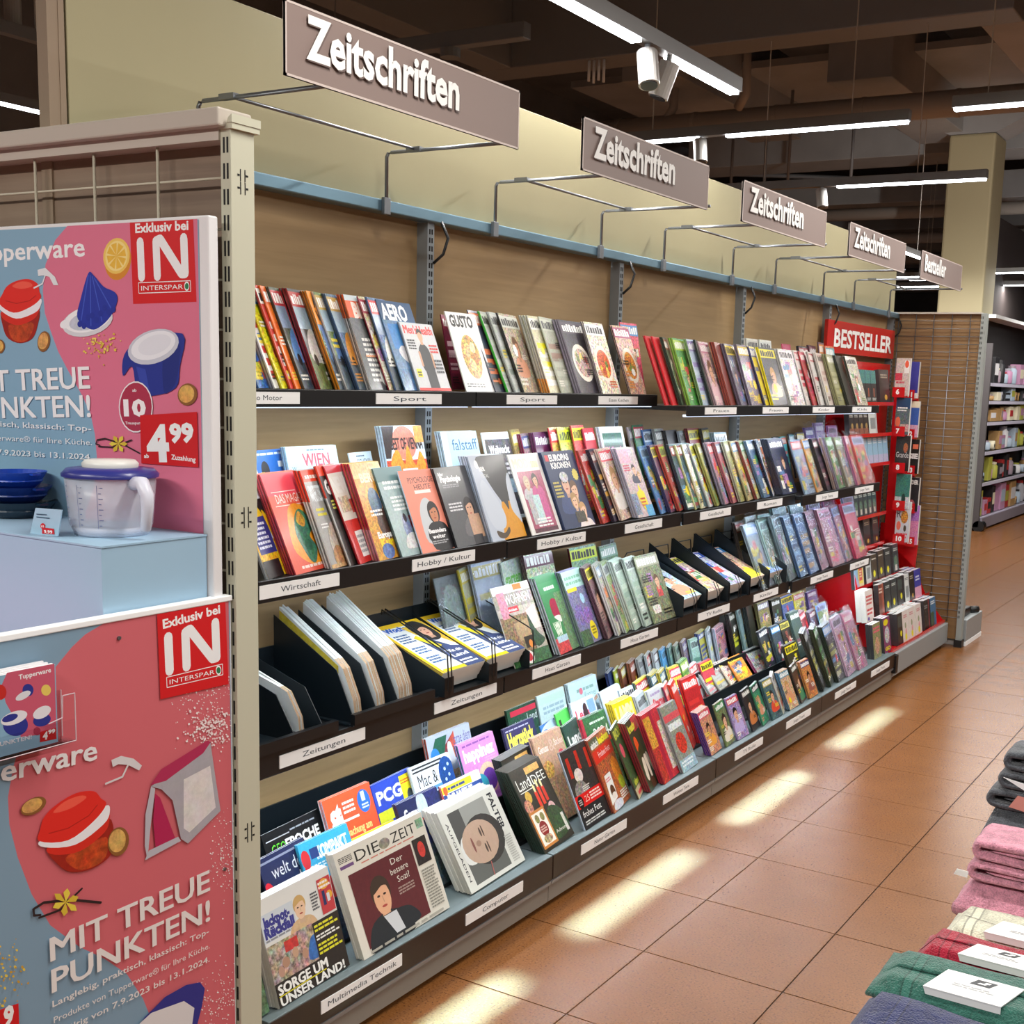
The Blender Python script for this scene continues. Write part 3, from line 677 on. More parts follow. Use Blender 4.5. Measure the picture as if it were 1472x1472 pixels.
A.text('ab', (209, 658), (216, 658), .008, 'f4f4f5', .03); A.text('Zuzahlung', (248, 660), (283, 664), .010, 'f4f4f5', .02)
vanilla(A, 172, 638, .95)
m = MB(); A.put(m, lambda u, v, l: (u, YB - .0006 - l, v)); m.build('poster_print', POSTER, pb)

# lower stand: side panel, riser, tray
XB = .57
ps = thing('promotion_stand', (.1, -.6, 0), 'promotion stand at the near end with pink and blue side panel under the products', 'display stand')
MB().box(.552, XB, -1.05, -.132, .02, 1.207).build('side_panel', mat('white_foam_board', ''), ps)
MB().box(.549, .574, -1.052, -.130, 1.207, 1.219).build('white_edge', WHITE, ps, bevel=.002)
MB().box(-.6, .552, -1.05, -1.03, .02, 1.1).build('front_panel', mat('stand_blue', '7fa9c4', .5), ps)
MB().box(-.6, -.58, -1.05, -.18, .02, 1.2).build('side_panel', mat('stand_blue', ''), ps)
MB().box(-.58, .552, -1.03, -.18, 1.10, 1.125).build('pink_tray', mat('stand_pink', 'e58aa6', .5), ps)
MB().box(-.58, .546, -.428, -.172, 1.125, 1.345).build('riser_block', mat('riser_blue', '9fc0d8', .45), ps, bevel=.0015)
MB().box(-.58, .548, -.430, -.172, 1.345, 1.3485).build('riser_top', mat('riser_blue', ''), ps)
f_lo = lambda px, py: (lambda p: (p.y, p.z))(U(px, py, x=XB))
A = Art(f_lo); A.clip = (-1.05, .02, -.1325, 1.207); A.fr = None; A.rect(-1.05, .02, .915, 1.187, '7f9cb2'); A.fr = f_lo  # poster blue dimmed, this panel's weaker light put into the colour
A.poly([(148, 888), (122, 912), (103, 930), (80, 958), (55, 1000), (34, 1050), (18, 1105), (11, 1146), (13, 1185), (25, 1232), (45, 1285), (72, 1330), (114, 1361), (150, 1378), (182, 1400), (205, 1435), (225, 1485), (338, 1485), (328, 861)], PNK_DIM)
for k in range(3): sprinkle(A, [300, 322, 316][k], [985, 1230, 1440][k], [62, 26, 40][k], [80, 70, 60][k], [260, 160, 150][k], 1.1, ['f0e4e4', 'e8d4d6', 'fbf4f2'], rg)
sprinkle(A, 302, 1046, 42, 30, 260, 1.6, ['f0e0e0', 'f4eaea', 'e4cccc'], rg)
Q = lambda x, y: (229 + 98 * x - 5 * y, 1005 - 22 * x - 122 * y - 6 * x * y)
in_logo(A, Q, 1.0)
A.text('Tupperware', (-118, 1152), (137, 1091), .040, 'ece9ea', .03)
chopper(A, 108, 1192, 1.12, -.42, 1.55)
A.poly([(158, 1092), (172, 1086), (190, 1090), (202, 1100), (198, 1107), (182, 1099), (168, 1098), (160, 1102)], 'd8d4d6'); A.line([(182, 1099), (174, 1116), (150, 1126)], .004, 'd8d4d6')
walnut(A, 46, 1158, 20, 11, -.5); walnut(A, 168, 1209, 15, 21, .2)
A.poly([(215, 1130), (221, 1133), (214, 1190), (210, 1236), (206, 1215), (207, 1170)], 'b9b6c0'); A.poly([(215, 1130), (300, 1064), (308, 1120), (315, 1165), (268, 1212), (258, 1205), (246, 1150), (230, 1134)], 'aaa6ae', .12)
A.poly([(262, 1120), (300, 1100), (308, 1160), (270, 1196), (262, 1190)], 'dcd6d6', .25); A.poly([(221, 1140), (228, 1146), (250, 1205), (222, 1222), (218, 1180)], 'b21e52'); A.poly([(206, 1236), (258, 1208), (254, 1202), (212, 1222)], 'b9b6c0')
A.poly([(214, 1128), (230, 1105), (296, 1064), (301, 1066), (290, 1082), (236, 1122)], 'b02a55')
vanilla(A, 92, 1296, 1.45, -.4)
A.text('MIT TREUE', (71, 1381), (299, 1279), .046, 'e8e2e0', .03); A.text('PUNKTEN!', (73, 1426), (299, 1322), .046, 'e8e2e0', .03)
A.text('Langlebig, praktisch, klassisch: Top-', (73, 1447), (298, 1341), .0125, 'e6e0de', .01)
A.text('Produkte von Tupperware\u00ae f\u00fcr Ihre K\u00fcche.', (75, 1470), (299, 1362), .0125, 'e6e0de', .01)
A.text('Aktion g\u00fcltig von 7.9.2023 bis 13.1.2024.', (30, 1513), (299, 1381), .0125, 'e6e0de', .01)
A.poly([(205, 1462), (235, 1432), (265, 1415), (285, 1411), (292, 1420), (288, 1445), (278, 1485), (190, 1485)], '2b2f86'); A.poly([(190, 1478), (215, 1455), (262, 1438), (277, 1448), (272, 1485)], 'dcd8da')
A.poly([(-30, 1460), (24, 1441), (26, 1500), (-30, 1510)], 'd0151d'); A.text('9', (2, 1476), (17, 1470), .036, 'f0f0f0', .05)
sprinkle(A, 4, 1400, 40, 50, 60, 2.2, ['d8b040', 'e8c84a', 'c89a34'], rg)
m = MB(); A.put(m, lambda u, v, l: (XB + .0006 + l, u, v)); m.build('panel_print', POSTER, ps)
for px, py in ((170, 917), (322, 1249)):
    q = f_lo(px, py); MB().tube([(XB, q[0], q[1]), (XB + .004, q[0], q[1])], .004, 10).build('screw', STEEL, ps)

# flyers in their acrylic holder
ACR = bpy.data.materials.new('clear_acrylic'); ACR.use_nodes = True
_n = ACR.node_tree.nodes; _l = ACR.node_tree.links; _b = _n['Principled BSDF']; _t = _n.new('ShaderNodeBsdfTransparent'); _t.inputs[0].default_value = (.97, .97, .98, 1)
_g = _n.new('ShaderNodeBsdfGlossy'); _g.inputs['Roughness'].default_value = .08; _x = _n.new('ShaderNodeMixShader'); _f = _n.new('ShaderNodeLayerWeight'); _f.inputs[0].default_value = .12
_l.new(_f.outputs[0], _x.inputs[0]); _l.new(_t.outputs[0], _x.inputs[1]); _l.new(_g.outputs[0], _x.inputs[2]); _l.new(_x.outputs[0], _n['Material Output'].inputs[0]); _n.remove(_b)
hd = thing('flyer_holder', (.60, -.62, 1.0), 'clear acrylic flyer holder screwed to the lower side panel', 'holder')
MB().box(.572, .574, -.73, -.545, 1.012, 1.10).build('back_plate', ACR, hd)
MB().box(.572, .612, -.73, -.545, 1.010, 1.013).build('base_plate', ACR, hd); MB().box(.610, .6125, -.73, -.545, 1.013, 1.052).build('front_plate', ACR, hd)
e = MB()
for a, b in [((.6125, -.545, 1.013), (.6125, -.545, 1.10)), ((.574, -.545, 1.013), (.574, -.545, 1.10)), ((.6125, -.545, 1.10), (.6125, -.570, 1.10)), ((.6125, -.570, 1.10), (.6125, -.572, 1.06)), ((.6125, -.572, 1.06), (.6125, -.60, 1.055)), ((.6125, -.73, 1.012), (.6125, -.545, 1.012))]: e.tube([a, b], .0011, 6)
e.build('polished_edge', mat('acrylic_edge', 'd8c4cc', .2), hd)
for k in range(5):
    x = .577 + k * .006; dz = [.004, .0, .003, .001, 0][k]
    fo = MB('f2f0f2'); fo.box(x, x + .0052, -.725, -.578 - (.006 if k < 3 else 0), 1.016, 1.158 + dz)
    if k == 4:
        A = Art(lambda px, py: (lambda p: (p.y, p.z))(U(px, py, x=x + .0052))); A.fr = None; A.rect(-.725, 1.016, .147, .142, BLU); F_ = lambda px, py: (lambda p: (p.y, p.z))(U(px, py, x=x + .0052)); A.fr = F_
        A.poly([(10, 967), (2, 985), (8, 1010), (22, 1035), (30, 1060), (81, 1052), (78, 954)], 'c8566e')
        A.text('Tupperware', (27, 977), (73, 966), .0085, 'f0eef0', .03); A.ell(40, 992, 8, 9, '26308a'); A.ell(33, 1000, 12, 5, 'dcdce2', 0, -.5); A.ell(66, 992, 7, 8, 'e4c860')
        A.ell(22, 1042, 18, 16, '26308a'); A.ell(20, 1032, 20, 9, 'e4e2e8', 0, -.35); A.ell(14, 1032, 12, 5, '26308a', 0, -.35); A.ell(60, 1035, 13, 9, '26308a', 0, -.3); A.ell(60, 1024, 14, 8, 'e4e2e8', 0, -.5)
        A.ell(0, 995, 9, 11, 'c4261e'); A.poly([(57, 1052), (80, 1046), (81, 1062), (57, 1067)], 'c4151d'); A.text('4', (61, 1063), (68, 1062), .013, 'f4f4f4', .05); A.text('99', (69, 1055), (79, 1053), .007, 'f4f4f4', .05); A.ell(53, 1051, 5, 6, 'a02c48')
        A.text('PUNKTEN!', (-6, 1074), (45, 1062), .0075, 'e4e4ea', .03); A.put(fo, lambda u, v, l: (x + .0053 + l, u, v))
    tag(fo.build('flyer', POSTER, origin=(x, -.65, 1.016)), 'pink and blue flyer in front in the acrylic holder' if k == 4 else 'flyer standing behind the front one in the acrylic holder', 'flyer', 'flyers in the acrylic holder')

# jug, bowls, pink jug, price card
CLEAR = bpy.data.materials.new('frosted_clear_plastic'); CLEAR.use_nodes = True
_n = CLEAR.node_tree.nodes; _l = CLEAR.node_tree.links; _b = _n['Principled BSDF']; _b.inputs['Base Color'].default_value = (.80, .84, .93, 1); _b.inputs['Roughness'].default_value = .25
_t = _n.new('ShaderNodeBsdfTransparent'); _x = _n.new('ShaderNodeMixShader'); _x.inputs[0].default_value = .36; _l.new(_t.outputs[0], _x.inputs[1]); _l.new(_b.outputs[0], _x.inputs[2]); _l.new(_x.outputs[0], _n['Material Output'].inputs[0])
MILK = mat('milky_plastic', 'd4d6e4', .35); NAVY = mat('navy_lid_plastic', '2f3480', .3); CRM = mat('cream_lid_plastic', 'dcdcd6', .35)
def jug(loc, r, h, lidm, topm, label, body=CLEAR, ang=-.15, marks=True):
    cx, cy, cz = loc; t = thing('measuring_jug', loc, label, 'jug')
    MB().lathe([(0, .002), (r * .80, .002), (r * .86, .012), (r * .90, .02), (r, h), (r * .97, h), (r * .87, .022), (0, .014)], loc, 40).build('body', body, t, smooth=True)
    MB().lathe([(0, .0), (r * .80, .0), (r * .86, .016), (r * .80, .018), (0, .016)], loc, 40).build('foot_ring', MILK, t, smooth=True)
    MB().lathe([(r * 1.05, h - .002), (r * 1.06, h + .004), (r * .95, h + .014), (r * .5, h + .018), (0, h + .018)], loc, 40).build('lid', lidm, t, smooth=True)
    MB().lathe([(r * .60, h + .016), (r * .62, h + .024), (r * .55, h + .031), (0, h + .032)], loc, 32).build('lid_cap', topm, t, smooth=True)
    c, s_ = math.cos(ang), math.sin(ang); f = lambda d, z: (cx + d * c, cy + d * s_, cz + z)
    MB().tube([f(r * .94, h - .01), f(r * 1.32, h - .008), f(r * 1.50, h - .03), f(r * 1.50, h * .55), f(r * 1.42, h * .18), f(r * 1.36, h * .12)], [.014, .014, .013, .012, .010, .006], 12).build('handle', MILK if body is CLEAR else body, t, smooth=True)
    if marks:
        mk = MB('54608c')
        for a0 in (-2.0, -1.45, -.95, -2.35):
            for k in range(8):
                z = h * (.2 + .09 * k); rr = r * (.90 + .1 * (z - .02) / h) + .0012; wdt = .10 if k % 2 else .06
                v = []
                for q in (0, wdt):
                    for dz in (0, .0014): v.append((cx + rr * math.cos(a0 + q), cy + rr * math.sin(a0 + q), cz + z + dz))
                mk.add(v, [(0, 2, 3, 1)])
            v = [];
            for q in (-.03, -.02):
                for dz in (.15, .88): rr = r * (.90 + .1 * dz) + .001; v.append((cx + rr * math.cos(a0 + q), cy + rr * math.sin(a0 + q), cz + h * dz))
            mk.add(v, [(0, 2, 3, 1)])
        mk.build('scale_marks', POSTER, t)
    return t
q = U(128, 770, z=1.349)
jug((q.x, q.y + .055, 1.349), .088, .118, NAVY, CRM, 'clear measuring jug with blue and cream lid standing on the blue riser')
q = U(2, 905, z=1.126)
jug((q.x - .01, q.y - .01, 1.126), .062, .115, mat('magenta_plastic', 'c22a62', .3), mat('magenta_plastic', ''), 'pink lidded jug cut off at the left edge in front of the riser', body=mat('pale_pink_plastic', 'd99ab8', .35), ang=.35, marks=False)
q = U(-12, 745, z=1.349)
for k, (c, r) in enumerate([('0f2a3c', .085), ('14327a', .075), ('1a48b8', .066)]):
    z = 1.349 + .032 * k; p = (q.x, q.y + .06, z)
    MB().lathe([(0, 0), (r * .6, 0), (r * .72, .006), (r * .86, .016), (r * .84, .019), (r, .036), (r * .97, .036), (r * .8, .018), (r * .6, .006), (0, .006)], p, 36).box(p[0] + r * .96, p[0] + r * 1.15, p[1] - .01, p[1] + .01, z + .031, z + .035).build('bowl', mat('bowl_' + c, c, .35), origin=p, smooth=False)
    tag(bpy.context.scene.collection.objects[-1], ['dark teal lowest bowl of the stack at the left edge', 'navy middle bowl of the stack at the left edge', 'bright blue top bowl of the stack at the left edge'][k], 'bowl')
pc = thing('price_card', (0, -.40, 1.349), 'small tilted pale blue price card in front of the clear jug', 'price card')
F2 = lambda px, py: U(px, py, y=-.40)
a, b, c, d = F2(43, 768), F2(83, 771), F2(89, 733), F2(51, 730)
MB().prism([tuple(a), tuple(b), tuple(c), tuple(d)], (0, .002, 0)).build('card', mat('card_blue', 'a9cbe0', .3), pc)
A = Art(lambda px, py: (lambda p: (p.x, p.z))(F2(px, py))); A.poly([(61, 758), (78, 760), (79, 768), (61, 767)], 'd21f2c'); A.ell(62, 756, 3.4, 4, 'd21f2c'); A.text('10', (60, 758), (64, 758), .004, 'fff', .02); A.text('9,99', (64, 766), (76, 767), .006, 'fff', .03)
A.lines(0, 0, 0, 0, 0, 'fff'); A.line([(53, 739), (68, 740)], .002, '3c5a70', cap=False); A.line([(53, 743), (72, 745)], .002, '3c5a70', cap=False)
m = MB(); A.put(m, lambda u, v, l: (u, -.4008 - l, v)); m.build('card_print', POSTER, pc)
# ---------------------------------------------------------------- covers
def shade(c, k):
    r = lin(c); return tuple(min(1, x * k) for x in r)
def face(A, x, y, s, skin, hair, cloth=None):
    if cloth: A.blob([(x - s * 2.0, y - s * 3.2), (x - s * 1.7, y - s * 1.5), (x, y - s * 1.0), (x + s * 1.7, y - s * 1.5), (x + s * 2.0, y - s * 3.2)], cloth, .15)
    A.ell(x, y + s * (.05 if len(hair) > 6 else .32), s * (1.12 if len(hair) > 6 else .95), s * (1.35 if len(hair) > 6 else 1.0), hair[:6], .1); hair = hair[:6]; A.rect(x - s * .4, y - s * 1.6, s * .8, s * .9, shade(skin, .75)); A.ell(x, y - s * .12, s * .78, s * 1.08, skin)
    A.ell(x - s * .3, y + s * .08, s * .15, s * .07, '33211c'); A.ell(x + s * .3, y + s * .08, s * .15, s * .07, '33211c'); A.line([(x + s * .02, y), (x + s * .08, y - s * .38)], s * .07, shade(skin, .7)); A.ell(x + s * .02, y - s * .62, s * .26, s * .08, 'a8443c')
    A.blob([(x - s * .8, y + s * .3), (x - s * .5, y + s * 1.0), (x + s * .3, y + s * 1.1), (x + s * .82, y + s * .5), (x + s * .2, y + s * .62)], hair)
def dsl(A, w, h, code):
    A.clip = (0, 0, w, h); X = lambda v: float(v) * w / 100; Y = lambda v: float(v) * h / 100
    for op in code.split(';'):
        t = op.split()
        if not t: continue
        k, a = t[0], t[1:]
        nz = lambda i: float(a[i]) if len(a) > i else 0
        if k == 'B': A.rect(0, 0, w, h, a[0], nz(1))
        elif k == 'R': A.rect(X(a[0]), Y(a[1]), X(a[2]), Y(a[3]), a[4], nz(5))
        elif k == 'E': A.ell(X(a[0]), Y(a[1]), X(a[2]), Y(a[3]), a[4], nz(5), nz(6))
        elif k == 'T': A.text(a[5].replace('_', ' '), (X(a[0]), Y(a[1])), (X(a[0]) + X(a[2]), Y(a[1])), Y(a[3]), a[4], nz(6) if len(a) > 6 else .03)
        elif k == 'L': A.lines(X(a[0]), Y(a[1]), X(a[2]), Y(a[3]), int(a[4]), a[5], random.Random(len(code)))
        elif k == 'S': A.star(X(a[0]), Y(a[1]), X(a[2]), a[3])
        elif k == 'F': face(A, X(a[0]), Y(a[1]), X(a[2]), a[3], a[4], a[5] if len(a) > 5 else None)
        elif k == 'P': A.poly([(X(a[i]), Y(a[i + 1])) for i in range(0, len(a) - 2, 2)], a[-2], float(a[-1]))
        elif k == 'O': A.blob([(X(a[i]), Y(a[i + 1])) for i in range(0, len(a) - 2, 2)], a[-2], float(a[-1]))
def gen(bg, mast, acc, typ, seed):
    r = random.Random(seed); o = ['B %s %s' % (bg, '.85' if typ in 'mpfc' else '.25')]
    t = r.choice([0, 0, 1])
    if typ == 'f':      # people
        o.append('F %d %d %d %s %s %s' % (r.randint(40, 60), r.randint(48, 58), r.randint(15, 20), r.choice(['e0b090', 'd8a484', 'c98f6c']), r.choice(['2c1e18L', '6a4526L', 'b98a4aL', '1c1818']), acc))
    elif typ == 'c':    # vehicles, landscape
        o.append('R 0 0 100 35 %s .7' % r.choice(['5c6a3a', '7a7a70', '3c4a58', '8c7a5c'])); o.append('R 0 60 100 30 %s .15' % r.choice(['7fa6cc', '93a9b8', '8296b0']))
        o.append('O 12 34 20 50 42 60 68 58 88 46 92 32 60 27 25 27 %s .25' % acc); o.append('E 30 29 9 6 151515; E 74 30 9 6 151515')
    elif typ == 'p':    # food, flowers
        o.append('E 50 42 40 26 e8e0d0 .15; E 50 42 32 20 %s 1' % acc)
        for _ in range(6): o.append('E %d %d %d %d %s .8' % (r.randint(30, 70), r.randint(30, 54), r.randint(5, 12), r.randint(4, 8), r.choice([acc, 'd8763a', '6e8c3c', 'e6c25a', 'b8402c'])))
    elif typ == 'm':    # many small pictures
        for _ in range(12): o.append('R %d %d %d %d %s .7' % (r.randint(2, 66), r.randint(3, 64), r.randint(16, 34), r.randint(7, 17), r.choice([acc, mast, bg, 'd8c23c', '4c78a8', 'c8484c', 'e8e4dc', '4c8a58', 'a87ab0'])))
        o.append('F %d %d 11 dcae90 5a3c28' % (r.randint(30, 70), r.randint(30, 60)))
    elif typ == 't':
        for k in range(5): o.append('R 8 %d %d 7 %s .1' % (10 + 12 * k, r.randint(50, 84), r.choice([acc, mast])))
    if typ != 'n':
        o.append('R 0 82 100 15 %s' % mast)
        x = 6
        while x < 88:
            q = r.randint(5, 11); o.append('R %d 84.5 %d %d %s' % (x, q, r.choice([10, 8, 10]), 'f4f4f0' if sum(lin(mast)) < 1.2 else '20202a')); x += q + 3
        for k in range(r.randint(2, 4)):
            o.append('L %d %d %d %d %d %s' % (r.choice([6, 6, 55]), 8 + 17 * k, r.randint(28, 40), r.randint(7, 12), r.randint(2, 3), r.choice(['f4f0e6', acc, 'f0d840', '202020'])))
        if t: o.append('S %d %d 12 %s' % (r.randint(22, 80), r.randint(16, 70), r.choice(['f0dc20', 'e02828', 'f0f0f0'])))
    return ';'.join(o)
CV = {
 'mens': 'B c9ccd0 .05;T 6 84 88 12 d8302a Men\'sHealth .05;R 38 0 30 34 16161c;O 36 30 34 58 44 68 52 70 62 66 68 56 68 30 15171c 0;R 47 68 8 8 d0a080;R 31 36 6 22 c89878;R 68 34 6 22 c89878;E 51 81 7.5 8.5 d8a684;O 43 84 45 90 52 92 59 88 58 84 51 87 2a201c 0;L 6 60 24 16 4 33383c;L 70 56 26 14 3 d8302a;R 8 20 15 12 e8e020;L 10 21 11 8 2 222222;L 72 26 24 22 4 44484c;R 0 0 100 4 d8302a',
 'gusto': 'B e6e7e6;T 8 82 76 14 15171a GUSTO .04;E 50 44 36 33 f4f2ec;E 50 44 30 28 d9a95a 1;E 42 52 12 9 e8c47c .8;E 58 42 13 9 c98c3c .8;E 46 34 12 8 eccf8e .8;E 60 56 9 7 f0deb0 .6;L 8 5 60 6 2 50545a',
 'dragon': 'B e2543c .06;R 0 78 100 22 ee4c5c;T 16 70 80 9 f4e6e0 DAS_MAGAZIN .02;R 10 81 60 .8 f0e0d8;R 10 67 80 .8 f0e0d8;O 20 20 22 45 40 66 70 66 95 50 99 20 60 5 f29a22 .2;O 40 22 34 38 44 54 60 62 76 56 80 42 66 34 74 22 60 8 48 10 3f7d64 .6;O 46 50 58 60 68 52 60 44 d8a040 .6;E 56 26 9 6 2b6450 .4;L 20 3 60 5 1 f0d8d0',
 'wirt': 'B a3a1a0 .1;R 0 88 100 12 e8482a;L 10 90 70 6 1 f4ece4;T 8 68 84 16 e2ecf0 WIRTSCHAFT .05;L 12 52 36 10 2 e8dc2c;L 12 40 30 6 2 f0f0f0;E 55 22 30 24 c2b2a6 .3;E 45 10 22 12 b88a60 .5;R 0 0 100 4 c8a070 .4',
 'gewinn': 'B 23211f .5;R 0 90 100 10 e8482a;T 10 72 84 13 f0f0ee GELD .06;L 14 56 40 10 3 d8d860;R 8 6 80 40 2c2a2c .7',
 'news': 'B d6cfc4 .05;R 0 92 100 8 cc2430;T 6 72 86 16 dedad4 NEWS .06;R 10 52 50 16 c2aa94 .6;R 60 50 34 14 b8342a .3;R 0 0 100 44 c4241e .2;T 8 30 60 12 d03028 10 .08;R 30 6 60 26 ece9e6;L 32 9 50 20 4 a0a4a8',
 'gold': 'B d99a3a .5;R 0 84 100 16 e8c890 .3;T 20 80 70 9 f4e6c0 BERGE .04;E 46 58 20 16 4c6c8c .5;E 60 36 26 16 503a34 .6;L 20 44 40 8 2 f0f0f0;T 20 22 50 6 f2f2f0 Europa .06;T 22 14 56 7 f0d820 Kurs .06;E 40 8 20 8 5878b8 .5;R 70 0 25 16 262832 .5',
 'teal': 'B 9fb6b8 .12;R 0 84 100 16 688a8c;L 16 74 60 12 2 f4f6f4;L 26 50 50 18 4 eef2f2;E 52 30 14 16 7c8cb4 .4;E 52 42 6 5 3a3038;O 30 8 40 22 70 24 92 10 d8dcdc .3;R 66 30 8 14 c83a4c',
 'psych': 'B f0947e;T 18 84 70 7 3a3234 PSYCHOLOGIE .0;T 30 76 46 6 3a3234 HEUTE .0;R 28 71 44 4 f4ece8;O 26 12 24 44 38 62 56 64 66 48 66 14 c9cdd2 0;F 62 46 14 c8825c 241c1eL 201e22;O 40 2 36 26 50 34 72 34 92 22 94 2 242226 0;T 34 22 48 5 f2f2f4 Besonders .05;T 40 15 36 5 f2f2f4 weiter .05;L 36 8 44 5 2 a8a8ac',
 'klar': 'B 55565a .08;T 8 90 16 4 f0f0f0 klar .03;T 10 82 62 7 f0f0f2 Psychologie .05;L 12 74 50 5 2 9a9aa0;F 72 46 14 d2a284 241e20L 6c6a6e;R 60 8 36 30 c8a084 .15;R 58 0 30 12 2a282c;L 12 44 40 12 3 d8d8dc',
 'beer': 'B b9c2d2;O 22 99 28 80 44 58 58 42 62 22 60 0 100 0 100 100 3c3b3e 0;P 34 0 56 44 100 44 100 0 d8940f .1;O 66 40 72 34 78 50 90 48 96 38 98 60 64 64 57 52 3c3b3e 0;O 8 60 20 72 34 62 50 42 56 26 46 14 20 14 8 30 c3cbd8 0;O 88 70 100 74 100 20 92 22 80 34 82 52 c3cbd8 0;O 20 12 40 8 56 14 56 8 40 2 22 4 4a3a28 0;T 20 82 16 5 f2f2f2 BIER .02;T 20 74 22 4 d0d0d0 TOTAL .0;E 16 90 5 5 f2f2f2',
 'royal2': 'B e8e6e2;T 8 82 60 12 d8d4c4 MODE .06;R 66 82 22 8 e2cf9c .4;R 12 6 78 72 a5506c .3;F 34 64 9 e2c0a4 b8a28cL c8c4c8;R 20 12 34 38 b8babe .3;F 62 66 9 d8ac90 2a2020L c85c94;R 52 14 30 36 c85c94 .2;R 38 14 22 34 bfdde0 .3;L 30 8 52 12 3 f2f0f0;R 12 2 78 5 5c2c3c .5',
 'royals': 'B 26355c .08;R 6 88 10 8 d8283c;T 18 88 62 8 f2f2f2 EUROPAS .05;T 18 78 60 8 f2f2f2 KRONEN .05;S 84 68 10 d8c860;F 44 58 14 dcae94 2a2a34 3c4c7c;F 66 48 12 e0b698 6a4c34;F 56 34 10 e4bc9c b08c58L;F 74 20 11 e8c0a4 c89c68 f0e4e0;R 46 6 30 14 4a463c .6;L 6 40 22 22 5 c8b860;E 44 66 13 7 c2c6ca .5',
 'wien': 'B b9dcec .03;T 30 80 52 13 e05468 WIEN .03;L 40 95 34 2.5 1 5c7c90;L 40 74 34 3 1 5c7c90;R 6 4 86 58 8cb0c8 .2;T 7 76 8 4 2c4454 W .0',
 'schen': 'B c8dde8 .05;T 20 84 70 8 2c3c48 OSCHENK .0;L 30 94 40 3 1 4c6478;R 0 70 30 30 dfe9ee',
 'vienna': 'B c9dcea .1;E 50 84 30 16 d8806c .2;R 0 0 100 68 d84a30 .7;T 16 78 80 11 2c1c1e BEST_OF_VIENNA .04;O 10 66 30 78 44 64 56 82 70 62 86 76 96 58 60 40 20 44 f0942c .4;R 36 8 38 52 d5dbe2;E 44 40 4 2 3a3a44;E 62 40 4 2 3a3a44;R 78 84 22 16 e0a050 .3;T 66 24 28 14 f2eaf0 EH .05;P 0 70 12 70 30 100 0 100 2c1e20 .5',
 'falstaff': 'B b9d7ec .05;T 26 80 70 12 3c6c94 falstaff .0;R 18 40 80 22 6ca0d0 .1;L 30 48 50 6 2 e4f0f8;R 18 30 80 8 4c8c9c .3;R 0 0 100 28 2c7c8c .5;P 0 0 16 0 16 100 0 100 dfe8ee 0',
 'schnee': 'B dfe8ea;R 6 4 86 88 5c5a62 .6;T 16 76 66 9 f4f4f6 Weihnacht .04;L 20 50 60 16 3 e4e2e6;R 56 30 26 16 a8c8d8 .4',
 'green_xmas': 'B e3eef0;R 8 4 82 88 1e5c48 .5;R 8 64 82 12 1c3c34;T 12 66 76 8 d8509c Weihnacht .05;E 30 30 12 8 d8c84c .5;E 66 34 12 8 c8404c .5',
 'ski': 'B 2c70c8 .08;L 10 94 80 4 1 dce8f4;O 20 56 24 74 42 76 64 60 86 44 70 30 40 34 dcdce0 .4;E 30 80 12 9 181c24;R 14 70 12 8 e8dc2c;O 50 62 66 66 86 50 78 46 c8343c 0;R 70 82 24 6 e8f0f4;R 0 0 100 32 e8ecf0 .1',
 'yellownavy': 'B d6dee6 .2;R 0 58 100 14 1c2024 .4;O 10 74 40 70 60 58 50 50 20 60 e8c020 0;R 0 0 100 34 e8b41c .6;R 6 22 60 34 2c3480;L 10 26 44 26 6 d8dcf0;O 60 60 72 56 90 30 84 20 70 34 e0b018 .3;R 0 0 60 16 1c1a1e .5',
 'wohnen': 'B b8b0a4 .3;R 0 72 100 20 a09890 .5;R 0 90 100 10 e8e4dc;R 56 92 22 7 e07a28;T 26 76 66 12 eef0f0 WOHNEN .02;R 16 66 38 7 cc2838;T 20 67.5 30 3.5 f2e8e8 Wohnideen .03;R 0 16 70 46 8c7658 .8;P 30 52 80 56 84 34 34 30 b49a74 .3;R 44 20 30 14 241a14;E 58 24 5 5 e08830;O 70 60 84 36 98 24 70 20 2c5038 .7;R 0 0 100 16 3c6c44 .8;E 44 9 12 8 e8e4e0;E 44 9 7 5 c82838;R 8 60 20 32 d48aa0 .4;P 70 64 96 70 98 40 80 40 dcd8d2 .1',
 'greenl': 'B 3c8c54 .08;R 0 78 100 14 46965e;L 24 80 50 8 1 e8f0e8;O 30 48 30 66 50 70 70 62 66 46 a81c44 .2;O 30 46 42 48 60 46 56 38 f0e8e0 0;T 16 22 30 18 e8f4e0 W .1;R 0 0 60 20 d84c50 .7;R 60 0 40 76 6c9068 .6;R 10 14 50 8 b8d8e8 .3',
 'garden': 'B 7c7aa0 .6;R 0 76 100 24 bfe0d8;L 8 80 80 14 2 7cb494;R 4 72 50 5 e8d020;E 66 60 10 7 a8d4e8 .3;E 30 40 24 14 7c6ca8 .8;E 66 36 22 12 8c6cb0 .8;E 72 16 16 13 ecd820;L 62 10 20 12 3 6c6020;R 0 0 50 20 4c6c4c .8',
 'garten': 'B b8c8c0 .4;T 6 70 86 16 5cb040 garten .03;R 0 0 100 60 8878b0 .8;E 70 46 22 14 e8dc30 .5',
 'silver': 'B 5c686c .3;T 20 80 60 8 7c3c54 DECO .0;O 10 4 14 60 40 88 80 80 88 40 70 6 8ca09c .5',
